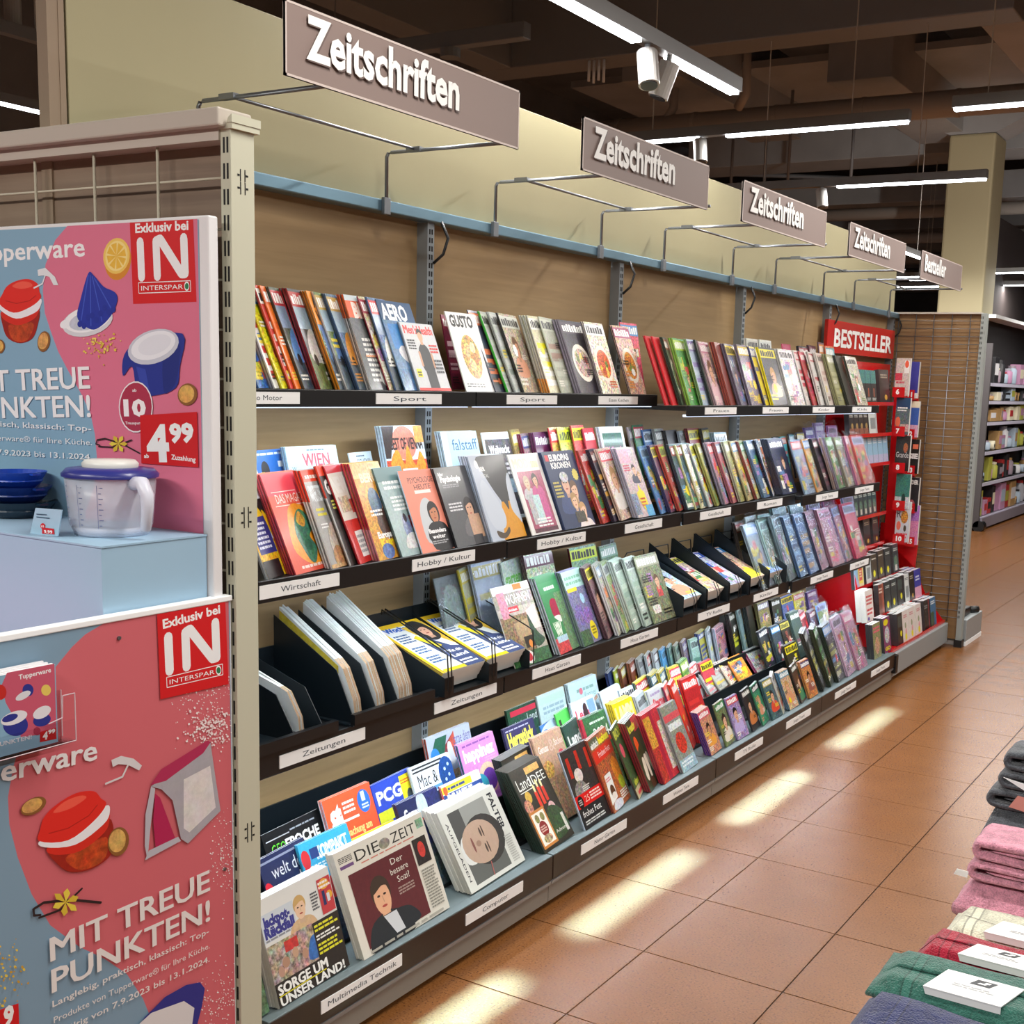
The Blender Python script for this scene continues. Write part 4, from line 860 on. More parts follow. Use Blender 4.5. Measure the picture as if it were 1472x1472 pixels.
 'landidee': 'B 2c281e .45;R 44 88 44 8 e0b060 .3;T 8 74 38 14 eef2ea Land .0;T 46 74 48 11 eef2ea IDEE .0;R 8 71 44 1 e8ece4;E 24 64 9 7 d8b048 .2;E 14 54 11 9 c88c74 .8;R 44 46 8 20 e03a24;R 56 48 8 22 e6402a;R 68 50 8 18 d8341e;E 48 70 3 5 f8e8b0;E 60 74 3 5 f8e8b0;E 72 72 3 5 f8e8b0;E 74 40 10 8 e8b8b8 .4;E 64 34 9 6 e0c8c0 .6;O 50 6 46 30 66 44 94 34 96 10 36502e .7;R 4 4 46 44 c8813c;R 8 7 38 38 f0ece2;E 20 38 6 5 8c8850 .5;E 36 38 6 5 8c8850 .5;E 27 25 12 9 8c2420;L 18 21 18 8 3 e0c0b0;E 27 13 13 5 a8a078 .9;T 54 12 36 4 e8e4dc Advent .0;R 86 8 8 22 d8d8d0 .3',
 'frohes': 'B 3a3432 .5;R 10 64 10 26 c8301e .3;R 44 70 10 24 c8301e .3;R 78 66 10 26 c8301e .3;E 36 64 14 9 e8dcd8 .3;E 30 44 22 14 8c8a84 .7;L 34 40 26 10 4 dcd8d4;R 0 26 100 16 dc1c18;E 14 33 10 8 181414;L 8 29 12 8 3 c8c0bc;T 30 30 16 8 f0c8b8 25 .0;L 50 29 42 11 3 f4d8d0;R 0 0 100 25 262628 .4;T 8 14 66 8 eef0ee frohes_Fest .0;L 8 4 76 6 2 d0d4d2',
 'einfach': 'B b06038 .8;R 0 86 44 12 5c6450 .4;T 4 86 38 8 f0f0ea einfach .04;T 44 86 54 9 e8e02c backen .06;R 0 66 100 17 dc3420;T 24 71 62 8 f4e4e0 Frohes_Fest .0;E 30 50 24 14 b4603c .9;E 78 44 18 18 e88c2c .6;E 82 26 14 9 b8c030 .4;P 4 10 40 14 46 48 14 48 eeeeea 0;L 14 38 24 6 2 d86c74;E 28 24 11 9 5c3820 .5;E 28 19 11 4 e8e0d8;O 10 2 14 10 34 12 56 8 50 0 d8dce8 .3;L 56 6 36 12 4 f0f0e8;R 96 0 4 60 8cbca8 .5',
 'boxgreen': 'B 3c5c38 .8;T 10 84 80 12 c8cc48 BOX .06;E 30 66 16 10 e8586c .3;T 20 16 60 8 c8d048 ideen .06;R 0 0 100 14 c8b890 .2;R 20 3 60 5 d84c54',
 'wreath': 'B 2c3c24 .7;R 50 80 50 20 c0343c .5;T 8 84 60 10 d8d040 kreativ .06;E 30 64 14 12 e8541c .3;E 50 48 34 14 283c1c .8;O 26 44 14 20 30 14 44 40 dcd2bc 0;O 46 44 50 14 60 12 66 42 e4dac6 0;O 66 44 80 18 94 22 80 44 dcd2bc 0;R 34 0 34 14 4c3420 .6',
 'redtall': 'B c8303c .5;R 0 50 34 44 d89a3c .8;R 60 10 40 70 d8cabc .8;R 34 0 14 100 a8243c;R 0 0 30 50 b83a30 .8',
 'mixgrey': 'B 8c8f86 .6;R 0 76 100 10 d8545c .3;R 10 62 80 10 dfe6e6 .4;E 50 40 30 16 c83c2c .9;R 0 0 100 18 9cbccc .5;L 10 6 76 10 2 e8f0f4',
 'geo': 'B 14171a .12;T 10 74 24 11 62d83a GEO .0;T 34 74 60 11 f2f4f4 EPOCHE .04;R 4 90 40 1 c8ccd0;L 46 91 46 3 1 9ca4ac;L 40 68 40 2 1 a8b0b4;R 0 10 100 54 1c2428 .6',
 'ct': 'B e85a34 .06;R 0 0 100 50 ee7c28 .12;T 8 74 24 16 f4f0f0 ct .10;L 36 78 24 14 3 f0e4e0;R 8 71 56 2.5 f4f0f0;E 80 84 13 12 2c6cd8;R 76 84 8 10 c8d8e4;L 74 76 14 6 2 dce8f8;T 8 56 76 8 f0d080 \u00dcberwachung_am .04;T 30 46 34 6 f0d080 Platz .04;L 8 36 60 6 2 f4e0d0',
 'pcgh': 'B 2c48b4 .12;T 6 76 84 14 e4ecf4 PCGH .04;R 66 62 30 34 e8dc28 .15;E 84 70 8 9 40484c .5;L 68 86 24 6 2 d85024;R 0 56 36 12 d8e030 .1;R 36 54 60 16 3c88dc .4',
 'maci': 'B dfe9ef;R 4 92 74 2 20262c;R 4 96 74 2 20262c;T 12 74 56 15 1c2228 Mac_&_i .02;R 0 66 70 5 5c9cd8;E 84 78 20 20 1c4c94 .3;S 80 84 3 cfe4f4;S 88 76 3 cfe4f4;S 78 72 3 cfe4f4;S 90 88 3 cfe4f4;S 84 66 3 cfe4f4;R 0 0 100 64 242c34 .4',
 'welt': 'B 232c56 .12;R 0 94 100 2 8c94ac;T 20 78 72 12 e8ecf2 welt_der .0;T 20 62 80 13 e8ecf2 wunder .0;E 6 62 12 16 d8283c;T 1 60 10 8 f4f4f4 W .06;R 0 0 100 56 2c4878 .6',
 'kompakt': 'B 3cb0e0 .1;T 30 80 62 12 eaf6fa KOMPAKT .06;R 18 82 16 10 2c4484;E 8 84 8 9 d8343c;E 8 70 8 9 d8343c;L 12 72 60 5 2 e0f4fa;O 30 40 36 58 60 62 70 48 60 38 cc3c3c .3;E 84 60 14 12 c83450 .3;R 0 0 100 40 2c3c4c .7',
 'yellowc': 'B ece428 .1;T 20 80 60 12 22221c TIPPS .05;L 10 64 76 10 2 3c3c20;R 0 0 100 56 d8b81c .4',
 'computer': 'B 28305c .15;T 12 78 50 13 eef2f6 Computer .05;L 30 72 30 4 1 d84c50;R 60 60 40 40 2c3468 .5;E 56 88 12 15 c4d8e4 .2;E 60 58 7 6 d8b03c .6;E 74 50 9 8 c8d4dc .6;R 30 66 10 8 f0d0dc;R 0 0 100 46 3c4c54 .8',
 'pcwelt': 'B e8ecee;R 0 90 76 8 e6e23a;L 6 91.5 60 5 1 3c4c8c;R 0 72 100 17 2c4c94;T 10 74 62 14 f0f4f8 PC-WELT .06;R 0 52 100 19 c82c34 .1;T 36 56 54 11 f0dcaa Windows .04;R 0 50 28 14 e0dc30;R 0 0 100 48 b4242c .4;E 8 93 5 5 e06838',
 'cook': 'B c8a48c .25;T 8 80 34 8 f0e8e4 Genuss .03;T 46 78 20 14 d8bcac & .0;T 66 82 30 8 eee6e2 Backen .0;E 24 60 18 10 d8a860 .8;E 80 66 12 10 d84458 .2;R 0 0 100 50 b89878 .6',
 'landx': 'B 2c5048 .4;T 8 74 84 12 eef4f2 Land .04;R 0 62 100 8 d8442c;R 0 0 100 60 4c6450 .7',
 'cal24': 'B 3c7048 .6;T 36 68 58 15 eef4ee 2024 .0;L 30 88 60 5 1 dcecdc;P 30 62 96 68 96 62 30 54 d8402c 0;E 20 64 9 12 f0e8c0 .3;R 0 0 100 52 5c8050 .8;R 0 50 8 50 c83450 .4',
 'lamm': 'B efd21c .05;T 8 76 82 18 f6ecb0 LAMM .06;P 30 40 96 58 100 66 100 30 20 26 c89c5c .6;R 84 60 14 10 e0402c;R 0 0 100 30 d8b818 .2',
 'servus': 'B cfd3d6 .1;T 14 74 70 12 d84454 Sterne .05;L 10 90 70 6 1 a08cb8;F 76 50 16 d8a888 3a2a24 c8c4c4;R 0 0 100 30 b8a8a0 .5',
 'happinez': 'B d48ccc .12;T 8 78 84 14 f6f0f6 happinez .05;E 60 52 26 18 e8c8a8 .2;E 62 50 19 13 6a3ca0 .2;E 36 46 20 14 38a8c0 .1;R 0 0 100 34 b870c0 .3;L 10 94 76 4 1 8c50a0;L 60 70 34 6 2 e8a8c0',
 'carpe': 'B c8d2e6 .05;P 0 62 60 96 62 66 20 50 9c3a44 .2;P 0 70 20 96 46 96 30 66 2c6c54 .2;P 40 80 62 98 62 60 e0604c .2;O 42 60 44 84 52 84 56 60 e8ecf2 0;E 14 74 10 11 3c90e0;T 58 80 40 14 6c60a8 carpe_diem .0;R 0 0 100 50 d8b890 .4',
 'herz': 'B 34305c .12;T 8 74 84 18 eee25a Herzst\u00fcck .05;L 6 94 84 3 1 c8c8e0;R 0 0 100 60 4c3c6c .5',
 'liebes': 'B 24503c .6;R 10 88 88 8 d0304c;T 22 68 40 12 eef4f2 Liebes .0;T 64 74 34 12 eef4f2 Land .0;R 0 0 100 60 3c604c .7',
 'whitegr': 'B c4dad8 .1;R 2 86 96 10 bcd8cc;L 14 70 76 14 2 98b4c0;E 60 42 14 9 c83844 .4;R 0 0 100 36 a8c4c0 .4;P 60 64 100 74 100 70 60 60 e8ecec 0',
 'white1': 'B c2dbe6 .05;L 26 82 60 8 1 8ab0a8;E 40 84 6 5 d87080;P 20 52 96 72 96 66 24 46 c8a08c .5;R 0 0 100 40 b4d0dc .3;T 50 72 40 9 7cb09c Kreatives .0',
 'lena': 'B c8d6f0 .08;T 10 74 60 14 e04a58 Lena .03;O 46 60 44 88 60 92 62 60 3a2024 .4;R 66 78 30 18 7ca4ec .1;R 0 0 100 40 c8a8b8 .5;T 70 66 24 8 d0def6 set .0',
 'neon': 'B 5cd85c .1;R 10 30 16 60 222822;E 60 66 18 14 b8a860 .7;R 0 0 100 20 3cb83c',
 'gotxmas': 'B 3c78c0 .15;O 0 90 40 90 50 70 90 80 100 50 100 96 40 98 c8e4f4 0;R 0 0 100 40 2c4c84 .5;E 30 60 18 12 3c78d8',
 'redblob': 'B cfe2ec .05;O 12 66 30 84 50 76 60 50 40 30 14 40 d03c44 .4;T 60 70 34 12 dc5060 GUT .03;R 0 0 100 20 a8c0d0 .3',
}
# pixel tables: where each pile stands (photo measure along the shelf), copies in it, cover, extras
def g(*a): return 'g:' + '/'.join(a)
STK = []
def tier(key, phrase, xb, z, lean, text, **kw): STK.append((key, phrase, xb, z, lean, text, kw))
tier('B', 'on the top shelf', .192, 1.641, 21, '''
372 3 g:3a6cb8/e8e8e8/d8c020/m
395 4 g:d8d6d4/c03038/3a68a8/t
406 3 g:e2d820/2c6cb0/c04838/m
418 2 g:c8342c/e8e8e0/e8e4e0/t
426 2 g:ee7420/d85a14/ee7420/t s=ee7420
438 2 g:4c5448/b8303a/5a88c4/c
461 5 g:2c2a2c/b83a3a/c8c4c0/c s=b02c30
489 4 car_o s=f0931c
500 2 g:6a7c48/c0a048/5878b0/c s=dcdcdc
517 3 g:4c6890/b89a50/d08830/c
534 5 bike s=e8641c:25,d0d0d0
560 1 g:c8b8a0/a82c44/dcdccc/m s=8c2438
570 2 g:4c6ca0/d83434/e8e8e0/c
583 1 aero w=.19 yaw=8
604 2 mens w=.165 h=.215 yaw=3
671 1 gusto w=.168 h=.262 yaw=2
713 1 g:3a3c50/d87850/38485c/t
731 2 g:b4b8b4/c8d4c4/a8aca8/t s=3cc83c
742 2 g:bcc2c0/d0d4d0/8c9890/t
754 2 g:b8ac98/d0d4cc/d89878/f s=1c1c1c
791 8 g:c8c4a4/e0e0d8/e8e010/t s=b8b8b0:82,e8902c
808 1 g:b0b4a4/c4c8b8/a48878/t
836 6 g:302c38/48404c/b8a098/p s=8c8494
867 3 g:d8d0bc/e4e4e4/d0643c/p s=706870 w=.15
907 2 g:c8a090/a03c68/e0903c/p s=504a48 w=.14
''')
tier('T', 'behind food magazines, top shelf', .055, 1.645, 12, '''
634,452 1 g:7c2440/942c48/e8c8d0/t w=.10
891,463 1 g:e8506c/4c8cc8/f0dc30/m w=.15
''')
tier('B', 'on the stepped top shelf', .322, 1.603, 19, '''
958 2 g:c81c28/d82430/a81824/n s=c81c28
968 2 g:d0202c/c81c28/e8a0a8/n s=d82a34
981 3 g:243828/8c3424/2c5c38/p
993 4 g:3c8c3c/a8c83c/6cb04c/m s=88b040
1011 3 g:a8b8cc/8878b0/b8c8d8/t s=6c8c50
1024 2 g:223028/2c5c44/283c34/n
1031 3 g:c8a8b0/b86c88/e8c0c8/f
1051 5 g:7c3024/4c4844/a03c2c/n s=8c3828
1066 4 g:6c6478/d8c030/5c78a0/m
1081 3 g:786c80/c8b03c/8c6c78/m
1101 2 g:dcc41c/3c4c8c/e0cc30/t s=3c4078
1112 3 g:3c3c48/d8cc28/c8a88c/f s=e8d81c
1138 5 g:d8d4d8/e8e0e4/e0a0b0/m s=c8c8c4
1161 3 g:d8d0cc/c04050/e8e4e0/t s=dcdcd8
1170 2 g:a82c30/c82858/b83438/t
1181 3 g:d4d0cc/b83c44/e0dcd8/t
1193 4 g:dcccc4/c8a8a0/e4d8d0/t s=dcd8d0
1207 5 g:8c8c60/b0b088/a8a880/t s=8a8a60
1221 3 g:20241c/5c5848/3c3c34/n
1233 3 g:b0ac9c/c8c4b8/6c8c54/m s=38382c
''')
tier('T', 'back row, stepped top shelf', .10, 1.606, 10, '''
1073,486 3 g:c8c8c0/b8b8b0/c04850/t w=.15
1092,488 2 g:d8dcd4/c8ccc8/a0a8a0/t w=.16
1124,494 1 g:b8285c/c83068/a82050/n w=.13
1148,497 3 g:403c44/98404c/c8c8c8/t w=.15
1163,496 3 g:5c3440/7c4458/402c38/t w=.15
1177,492 2 g:6c5060/d88c40/504050/t w=.15
1186,497 2 g:d8683c/4c9ca8/e07844/m w=.16
''')
tier('B', 'front row, second shelf', .315, 1.178, 22, '''
386 2 yellownavy w=.16
426 7 dragon s=e04a5c h=.268
463 0 x
478 5 wirt h=.27 s=e8482a:32,e4e6e8
505 2 gewinn s=e8482a:32,e4e6e8
518 2 news s=c42430
546 6 gold s=b82840:68,d08090
579 2 teal s=5c7474 w=.15 h=.265
608 1 psych w=.185 s=c8d4e4 yaw=4 h=.25
658 3 klar w=.19 s=26262a yaw=6 h=.25
709 8 beer w=.215 s=b9c6da yaw=4
766 1 royal2 w=.20 s=dcdcd8 yaw=3
813 3 royals w=.235 s=2a3a64 yaw=4
868 3 g:b83c34/c83434/e8d040/m s=b84030
884 3 g:26203c/7c2c24/d8a030/t s=2c2438
895 3 g:d8b8a8/e03c48/e8e0d8/f
918 5 newpaper w=.15 s=9ca0b4
952 2 g:5c88c0/88b0d0/d8d060/m
965 3 g:5c3c58/e8dc20/b83038/m s=38345c
978 3 g:b84c40/c8d430/3c5898/m
989 3 g:2c4c50/88302c/3c6c50/m s=243c50
''')
tier('B', 'second shelf front, third bay', .32, 1.174, 21, '''
1001 2 g:c8c488/d8d490/b0ac88/m
1009 3 g:c0b8a0/e8e4e4/d8c030/m s=d0cc9c
1021 2 g:c8ccd0/dccc20/a8b0b8/m
1032 3 g:a0a058/c8c040/3c5c98/m
1043 4 g:a87c88/c83034/88a8d0/m s=9088a0
1055 3 g:a86068/88a0b8/8c6c88/m
1066 3 g:98945c/b8b488/888c60/m s=b8b8a0
1076 2 g:b0a078/5c88b0/989480/m
1089 3 g:a8a888/4c8c5c/b0b0a0/m s=8c3c38
1099 3 g:4c6888/78889c/6c8ca8/m
1112 2 g:c8ccdc/88a0c8/d89890/f s=2c3c58
1126 9 g:28304c/4c4c68/d0a060/m s=20283c
''')
tier('B', 'second shelf front, fourth bay', .36, 1.166, 20, '''
1158 2 bag g:88a8c8/d84040/4c78c0/m s=8898b0
1176 2 bag g:e09c50/4c88c8/e8d040/m
1190 4 g:2c2430/6c3c44/584050/t s=1c181c
1201 3 bag g:a08880/8c98b8/b06c70/m
1207 3 bag g:4c8c3c/689c3c/a8343c/m s=98849c
1220 3 bag g:888070/7c9c4c/907888/m
1234 3 bag g:c86c68/b87c90/d8544c/m s=b06c90
1243 3 bag g:c85c58/a8b0d8/d86c5c/m
''')
tier('T', 'back row, second shelf', .09, 1.212, 14, '''
366,648 1 ski w=.20
410,643 4 wien w=.21 s=bcdcea
505,651 1 schen w=.14
548,613 5 vienna w=.20 s=c8dcea
633,621 5 falstaff w=.205 s=d4e4ee
692,622 1 schnee w=.19 s=dfe8ea
738,618 3 g:a08c5c/c8b83c/c890a0/m w=.12
752,624 3 g:b09098/4c5898/e07830/m w=.13 s=8c2450
768,622 4 g:5c1c48/602858/c8b0d0/t w=.17 s=68204c
791,615 2 g:c8a048/e8403c/4c8c40/m w=.15 s=d83c50
803,615 1 g:c8c860/dcec28/c83c3c/m w=.13
823,612 2 g:d84c50/e8dc20/b8e0e8/m w=.13
840,616 2 g:c83440/d8283c/e8d8dc/t w=.12 s=c84058
861,614 3 green_xmas w=.20 s=c0d0d8
905,614 2 g:98888c/787488/c8b8b8/m w=.12
911,611 1 g:2c6c48/b8283c/d8c440/m w=.14
925,618 2 g:3c6ca8/c8d8e8/d84040/m w=.14
942,617 3 g:a8a8a4/3c3c40/b8c8c8/m w=.14
958,619 3 g:2c282c/48484c/b8c0c8/n w=.16
978,620 3 g:9cb0bc/c8d0d4/e8c040/m w=.13 s=c8d0d8
989,616 3 g:8c2028/d8c81c/a82430/t w=.17
1010,616 3 g:2c2c34/c8b820/38485c/t w=.17
1026,622 5 g:a8c0d0/c8d8e0/303848/t w=.15
1082,632 2 g:e88850/f4f0ec/6c6cb0/t w=.18
1112,628 2 g:28242c/3c8ca8/403c48/t w=.13
1122,628 2 g:4cb0b8/e86c60/382c38/t w=.12
1134,624 2 g:302c38/48a8b8/282428/t w=.12
1145,622 2 g:28242c/c8b838/4c4c58/t w=.12
1157,615 3 bag g:8c78c0/5c4c9c/c8b0e0/m w=.14
1171,608 3 bag g:c0a8dc/8c5cb0/e0c8f0/m w=.15
1190,612 3 bag g:c878c0/e0b0e0/a868b8/m w=.16
''')
tier('B', 'front row, third shelf', .315, .741, 22, '''
742 1 wohnen w=.235 yaw=2 s=d8d4cc
806 5 greenl w=.17 s=c8ccd4 yaw=8
841 5 garden w=.17 s=788c84 yaw=8
875 4 g:7c5c60/e8d81c/b89088/f s=5c3c48
890 4 g:a8a498/88a0b8/d87840/m s=dcdcdc
901 4 g:88a060/b8c0c0/c83c50/m s=c8ccc8
914 5 g:a0b4a4/b8c8b8/88a090/t s=c8d4cc
929 3 g:acbcb0/c8d4cc/98b0a0/t s=b8c4bc
941 1 g:7c8468/a8a890/8c8c6c/m
''')
tier('T', 'back row, third shelf', .10, .776, 15, '''
625,832 1 bag silver w=.16
664,818 2 g:a8a890/c8b83c/b8bcb8/t w=.14 s=d8c83c
678,812 3 bag g:a8b4c8/c8b868/98a8c0/t w=.20
722,809 2 garten w=.17
752,797 4 g:a8b49c/5c1c3c/e8e4dc/m w=.20 s=5c1c38
818,789 2 g:7ca088/c8d840/58a0c0/m w=.21 s=6c1c2c
862,786 2 g:5c8068/84a898/9cb8a8/m w=.17
887,805 2 g:c8a8b0/d86c98/9cc8b0/m w=.10
''')
tier('B', 'third shelf front, fourth bay', .335, .738, 21, '''
1098 3 bag g:8898a8/5c8cc8/d8dc50/m h=.32
1120 3 bag g:688074/98c8c0/d8e0dc/m h=.33 s=b8d8d8
1136 4 bag g:647478/a0c8d8/e8dcc8/m h=.33 s=788c94
1152 4 bag g:6c90b8/8cb8e0/38507c/t h=.32 s=405878
1166 3 bag g:5c7cac/88b0dc/c8a070/t h=.32 s=3c5884
1182 3 bag g:a87890/c890b0/e8d030/m h=.32 s=384460
1198 4 bag g:b08898/dc8cb0/f04c78/m h=.32 s=8c606c
1218 4 bag g:a0687c/7ca0d8/d89030/m h=.32 s=806c98
1232 4 bag g:c83c60/a8b8e0/c85c80/m h=.32 s=b84060
''')
tier('T', 'third shelf back, fourth bay', .16, .776, 15, '''
1057,752 4 g:4c4038/8c2c28/5c5c50/t w=.14 s=38302c
1072,744 2 bag g:c8d8d8/e8e8d8/d8c860/m w=.17
1090,741 2 bag g:88c8b0/a8d8c8/78b0a0/m w=.17
1110,731 4 bag g:90c4c8/b8e0e4/88b8c4/n w=.20
1135,727 3 bag g:a0ccd4/c0e0e8/442c50/n w=.2
1160,718 3 bag g:a090d0/c8b0e8/e868b8/m w=.2
1182,716 3 bag g:c880c8/f05ca8/d8a0e0/m w=.2
1210,712 3 bag g:8c98d8/b0b8f0/7c68b0/m w=.2
''')
tier('B', 'bottom shelf front', .512, .184, 24, '''
784 11 landidee w=.212 h=.285 le=30 s=1e3226 yaw=5
842 2 frohes w=.205 h=.275 s=c8d4e0 yaw=4
884 3 einfach w=.205 h=.275 s=a84c38 yaw=12
919 2 boxgreen h=.275 s=4c3c2c
936 6 wreath h=.275 s=8c2830
956 5 redtall h=.275 s=b02c3c
983 3 mixgrey w=.16 h=.27 s=8c8c8c yaw=5
''')
tier('B', 'among novels, bottom shelf front', .505, .184, 22, '''
1023 6 g:c88c70/d04060/e8a040/f h=.185 w=.135 s=4c2478 yaw=6
1045 2 g:6c7c50/3c8c50/e8e0d0/f h=.185 w=.125
1062 2 g:9c88b8/c83c48/b8a8d8/f h=.185 w=.125
1083 2 g:28262c/3c3834/c87840/f h=.185 w=.125
1098 2 g:3c8c68/2c2c30/d89070/f h=.185 w=.125
1112 3 g:4c6870/b8a848/d84c34/f h=.185 w=.125
1127 3 g:c8c4bc/d8d0c8/c0604c/f h=.185 w=.125
1136 4 g:c8a888/4c88a0/d89870/f h=.185 w=.125 s=2c7498
1153 2 g:4c3830/305048/388c64/f h=.185 w=.125
1165 3 g:c8844c/4c3c70/98584c/f h=.185 w=.125
''')
tier('B', 'bottom shelf front, fourth bay', .508, .184, 22, '''
1184 5 bag g:26261c/38343c/c8c020/t h=.31 s=282820
1195 5 bag g:2c3c28/489c38/d8c830/t h=.31 s=303820
1206 5 bag g:2c3038/4c98d8/a8b040/t h=.30 s=2c3428
1220 3 bag g:c8a0c0/d8c8e8/e0607c/m h=.32 w=.19 s=c8a8c0
1236 3 bag g:b87c98/d85c90/606470/m h=.32 w=.16
''')
tier('T', 'bottom shelf second row', .30, .193, 22, '''
374,1236 2 welt w=.20
428,1215 2 kompakt w=.20
506,1206 1 yellowc w=.19
570,1157 3 computer w=.20 s=242c54
634,1131 2 pcwelt w=.21 s=c83c44
722,1093 9 landidee w=.205 s=1e3226
765,1062 3 cook w=.19
812,1043 2 landx w=.15
834,1035 3 cal24 w=.19 s=c83450
880,1013 7 lamm w=.165 s=dcc01c
917,1000 6 g:b8c8d0/c8d4dc/d86070/t w=.12 s=c8d0d4
932,994 3 servus w=.17
957,985 2 g:d8605c/e86c60/f0b840/t w=.12 s=8c2c50
967,982 3 g:d8403c/e03c24/e84c30/t w=.12 s=e03c24
979,978 4 g:b82428/d83430/e8d0cc/t w=.15 s=c82c2c
''')
tier('T', 'bottom second row, third bay', .20, .302, 36, '''
1003,972 3 g:a8acac/c0c4c4/d8707c/t w=.13
1016,976 2 g:a8a8a0/b0b4b4/d8c048/t w=.16
1032,974 2 g:d8c8b8/ece020/c83c2c/m w=.14
1044,960 2 g:e8903c/f0dc20/384c98/m w=.17
1071,942 3 g:a8b0b0/b8c0c0/b8286c/m w=.17 s=b83870
1095,944 3 g:b4ccc8/c4dcd8/a82858/t w=.16 s=34387c
''')
tier('T', 'bottom shelf third row', .20, .229, 20, '''
378,1200 1 geo w=.24
463,1152 3 ct w=.21 s=c8d0e0
535,1129 2 pcgh w=.21
589,1105 2 maci w=.21
658,1072 3 happinez w=.21 s=38788c
723,1049 2 herz w=.20
778,1043 1 gotxmas w=.13
801,1026 2 neon w=.12
820,1012 2 lena w=.18 s=c8d0e0
864,996 3 redblob w=.19
890,993 2 g:c0d0dc/d8e0e8/e8d840/t w=.12
915,981 3 g:e0d830/c83444/4c8c98/t w=.17 s=3c7080
937,970 4 g:c8b440/2c6490/d8cc40/m w=.15 s=2c6084
950,966 3 g:c8b440/2c6490/d8cc40/m w=.15
961,961 3 g:e0cc48/d83458/e8dc60/m w=.12
979,952 4 g:589040/a8c058/c8dc48/m w=.13
992,958 3 g:d8d8dc/dc2c34/b8d4dc/t w=.13
1006,954 3 g:d85060/ece428/c83444/t w=.13
1026,954 2 g:c8b0a8/d8dcd8/e0b4a4/f w=.17
''')
tier('T', 'bottom shelf back row', .10, .259, 14, '''
612,1063 3 carpe w=.25 s=d86c58
728,1022 2 liebes w=.20 s=2c4c3c
772,1002 2 whitegr w=.20
816,985 4 white1 w=.23 s=c0d4dc
876,967 3 g:283c70/2c4478/20305c/n w=.12 s=24346c
885,964 2 g:a8b838/b8c840/98a830/t w=.12 s=a8b830
894,960 3 g:7c4438/c8c048/8c4c3c/t w=.12 s=884838
907,953 4 g:8c4830/a8503c/704028/t w=.12 s=905034
919,947 3 g:a0a4a4/b0b4b4/98909c/t w=.14
931,942 3 g:c4ccd0/c83c44/d8dce0/m w=.12
941,937 3 g:bcc4c8/5c4440/c8ccd0/t w=.10
952,934 3 g:5ca0d8/78b4e0/5c98c8/t w=.10 s=68b0e4
963,930 3 g:688c8c/a0c8b8/789c98/t w=.11
972,928 3 g:90988c/98c0b0/a08c8c/t w=.11
982,923 3 g:98848c/6c5c9c/c89ca0/m w=.11
992,920 3 g:9cc0b4/b8d4cc/5c8c7c/t w=.12
''')
tier('T', 'bottom back row, third bay', .10, .362, 14, '''
1004,911 4 g:b8b440/30489c/4c68b8/t w=.14 s=284090
1017,906 3 g:c4d0dc/d0d8e4/b8c4d0/t w=.12
1028,904 4 g:c890a0/d8b0c0/b06880/m w=.18 s=b8c4d4
1048,883 5 g:20221e/3c3c20/c8c828/t w=.13 s=1c1e1a
1061,876 3 g:7c989c/a8b8b8/8ca4a8/t w=.12
1073,872 5 g:20281f/1e2c24/2c4c34/n w=.14 s=1a1e1c
1088,868 4 g:8c8454/7c7088/a89860/m w=.16
1108,863 4 g:2c2c20/3c3c28/a8a83c/m w=.14 s=1e1e1a
1122,860 3 g:4c64a0/d8c030/3c58a0/m w=.18
1140,855 3 bag g:e8d858/e85c7c/c8d840/m w=.17
1160,852 3 bag g:6c5c98/8c4c70/c89cb0/m w=.17
''')
tier('T', 'bottom middle row, fourth bay', .24, .302, 20, '''
1090,908 2 g:2c343c/203048/d8d030/m w=.17
1107,902 3 g:3c4c58/4c98d8/2c3038/m w=.12
1120,896 4 g:34302c/d8cc60/8c4c40/m w=.13
1134,882 4 g:4c605c/506458/8c5c68/t w=.14
1149,883 5 g:8c343c/c83040/d8e8f0/m w=.15 s=902c38
1163,880 4 g:6c6880/7c3848/9898b0/m w=.13
1172,870 1 bag g:8c9c6c/7c90e0/f0c880/m w=.17 s=5cb0e0
''')
tier('T', 'bottom second row, fourth bay', .36, .193, 22, '''
1127,929 3 g:38321c/ece020/e08838/m w=.17 s=2c2818
1158,915 4 g:302c2c/b8b4a8/48403c/m w=.12 s=28262a
1175,910 5 bag g:2c3c24/489838/c8c440/t w=.14 s=2c3020
1193,907 4 bag g:30384c/4c8cc8/98a04c/t w=.14 s=282c30
''')
CV['car_o'] = gen('6c8048', 'f09420', '5c7cb0', 'c', 4) + ';R 0 66 100 34 f0931c;T 14 84 76 11 2c2016 AUTO .06;T 14 70 70 10 2c2016 WELT .06;R 8 34 84 30 6484b8 .3'
CV['bike'] = 'B 54585c .3;R 0 76 100 18 e8602c;T 20 77 74 15 f2dcd0 BIKE .06;R 0 94 100 6 c8d4d8;L 20 8 74 48 9 d8d8d4;L 18 34 40 4 1 e8a070;E 66 14 16 10 e8e8e8'
CV['aero'] = 'B 5c80a8 .3;R 0 78 100 22 2c5078;T 4 79 76 17 f0f4f6 AERO .04;R 10 46 60 28 3c84c8 .15;O 20 44 40 50 80 34 96 26 60 26 30 34 d4d8dc .2;P 40 20 76 22 90 0 46 0 e8e4e4 0;R 50 4 30 12 d83c40 .2;R 0 0 40 24 3c6c9c .5'
CV['newpaper'] = 'B c8b4b8 .4;R 0 78 60 20 e8a8c0 .3;F 62 68 11 dcae90 3a2a24 3a3c54;F 80 58 10 e4b89c b89060;L 8 66 34 10 3 c83454;O 40 22 36 34 50 38 56 46 66 38 76 34 78 14 60 8 ecdc1c 0;L 44 14 28 14 3 c83c28;R 0 4 30 30 7c88a8 .7;R 60 0 40 16 58a8d8 .3'

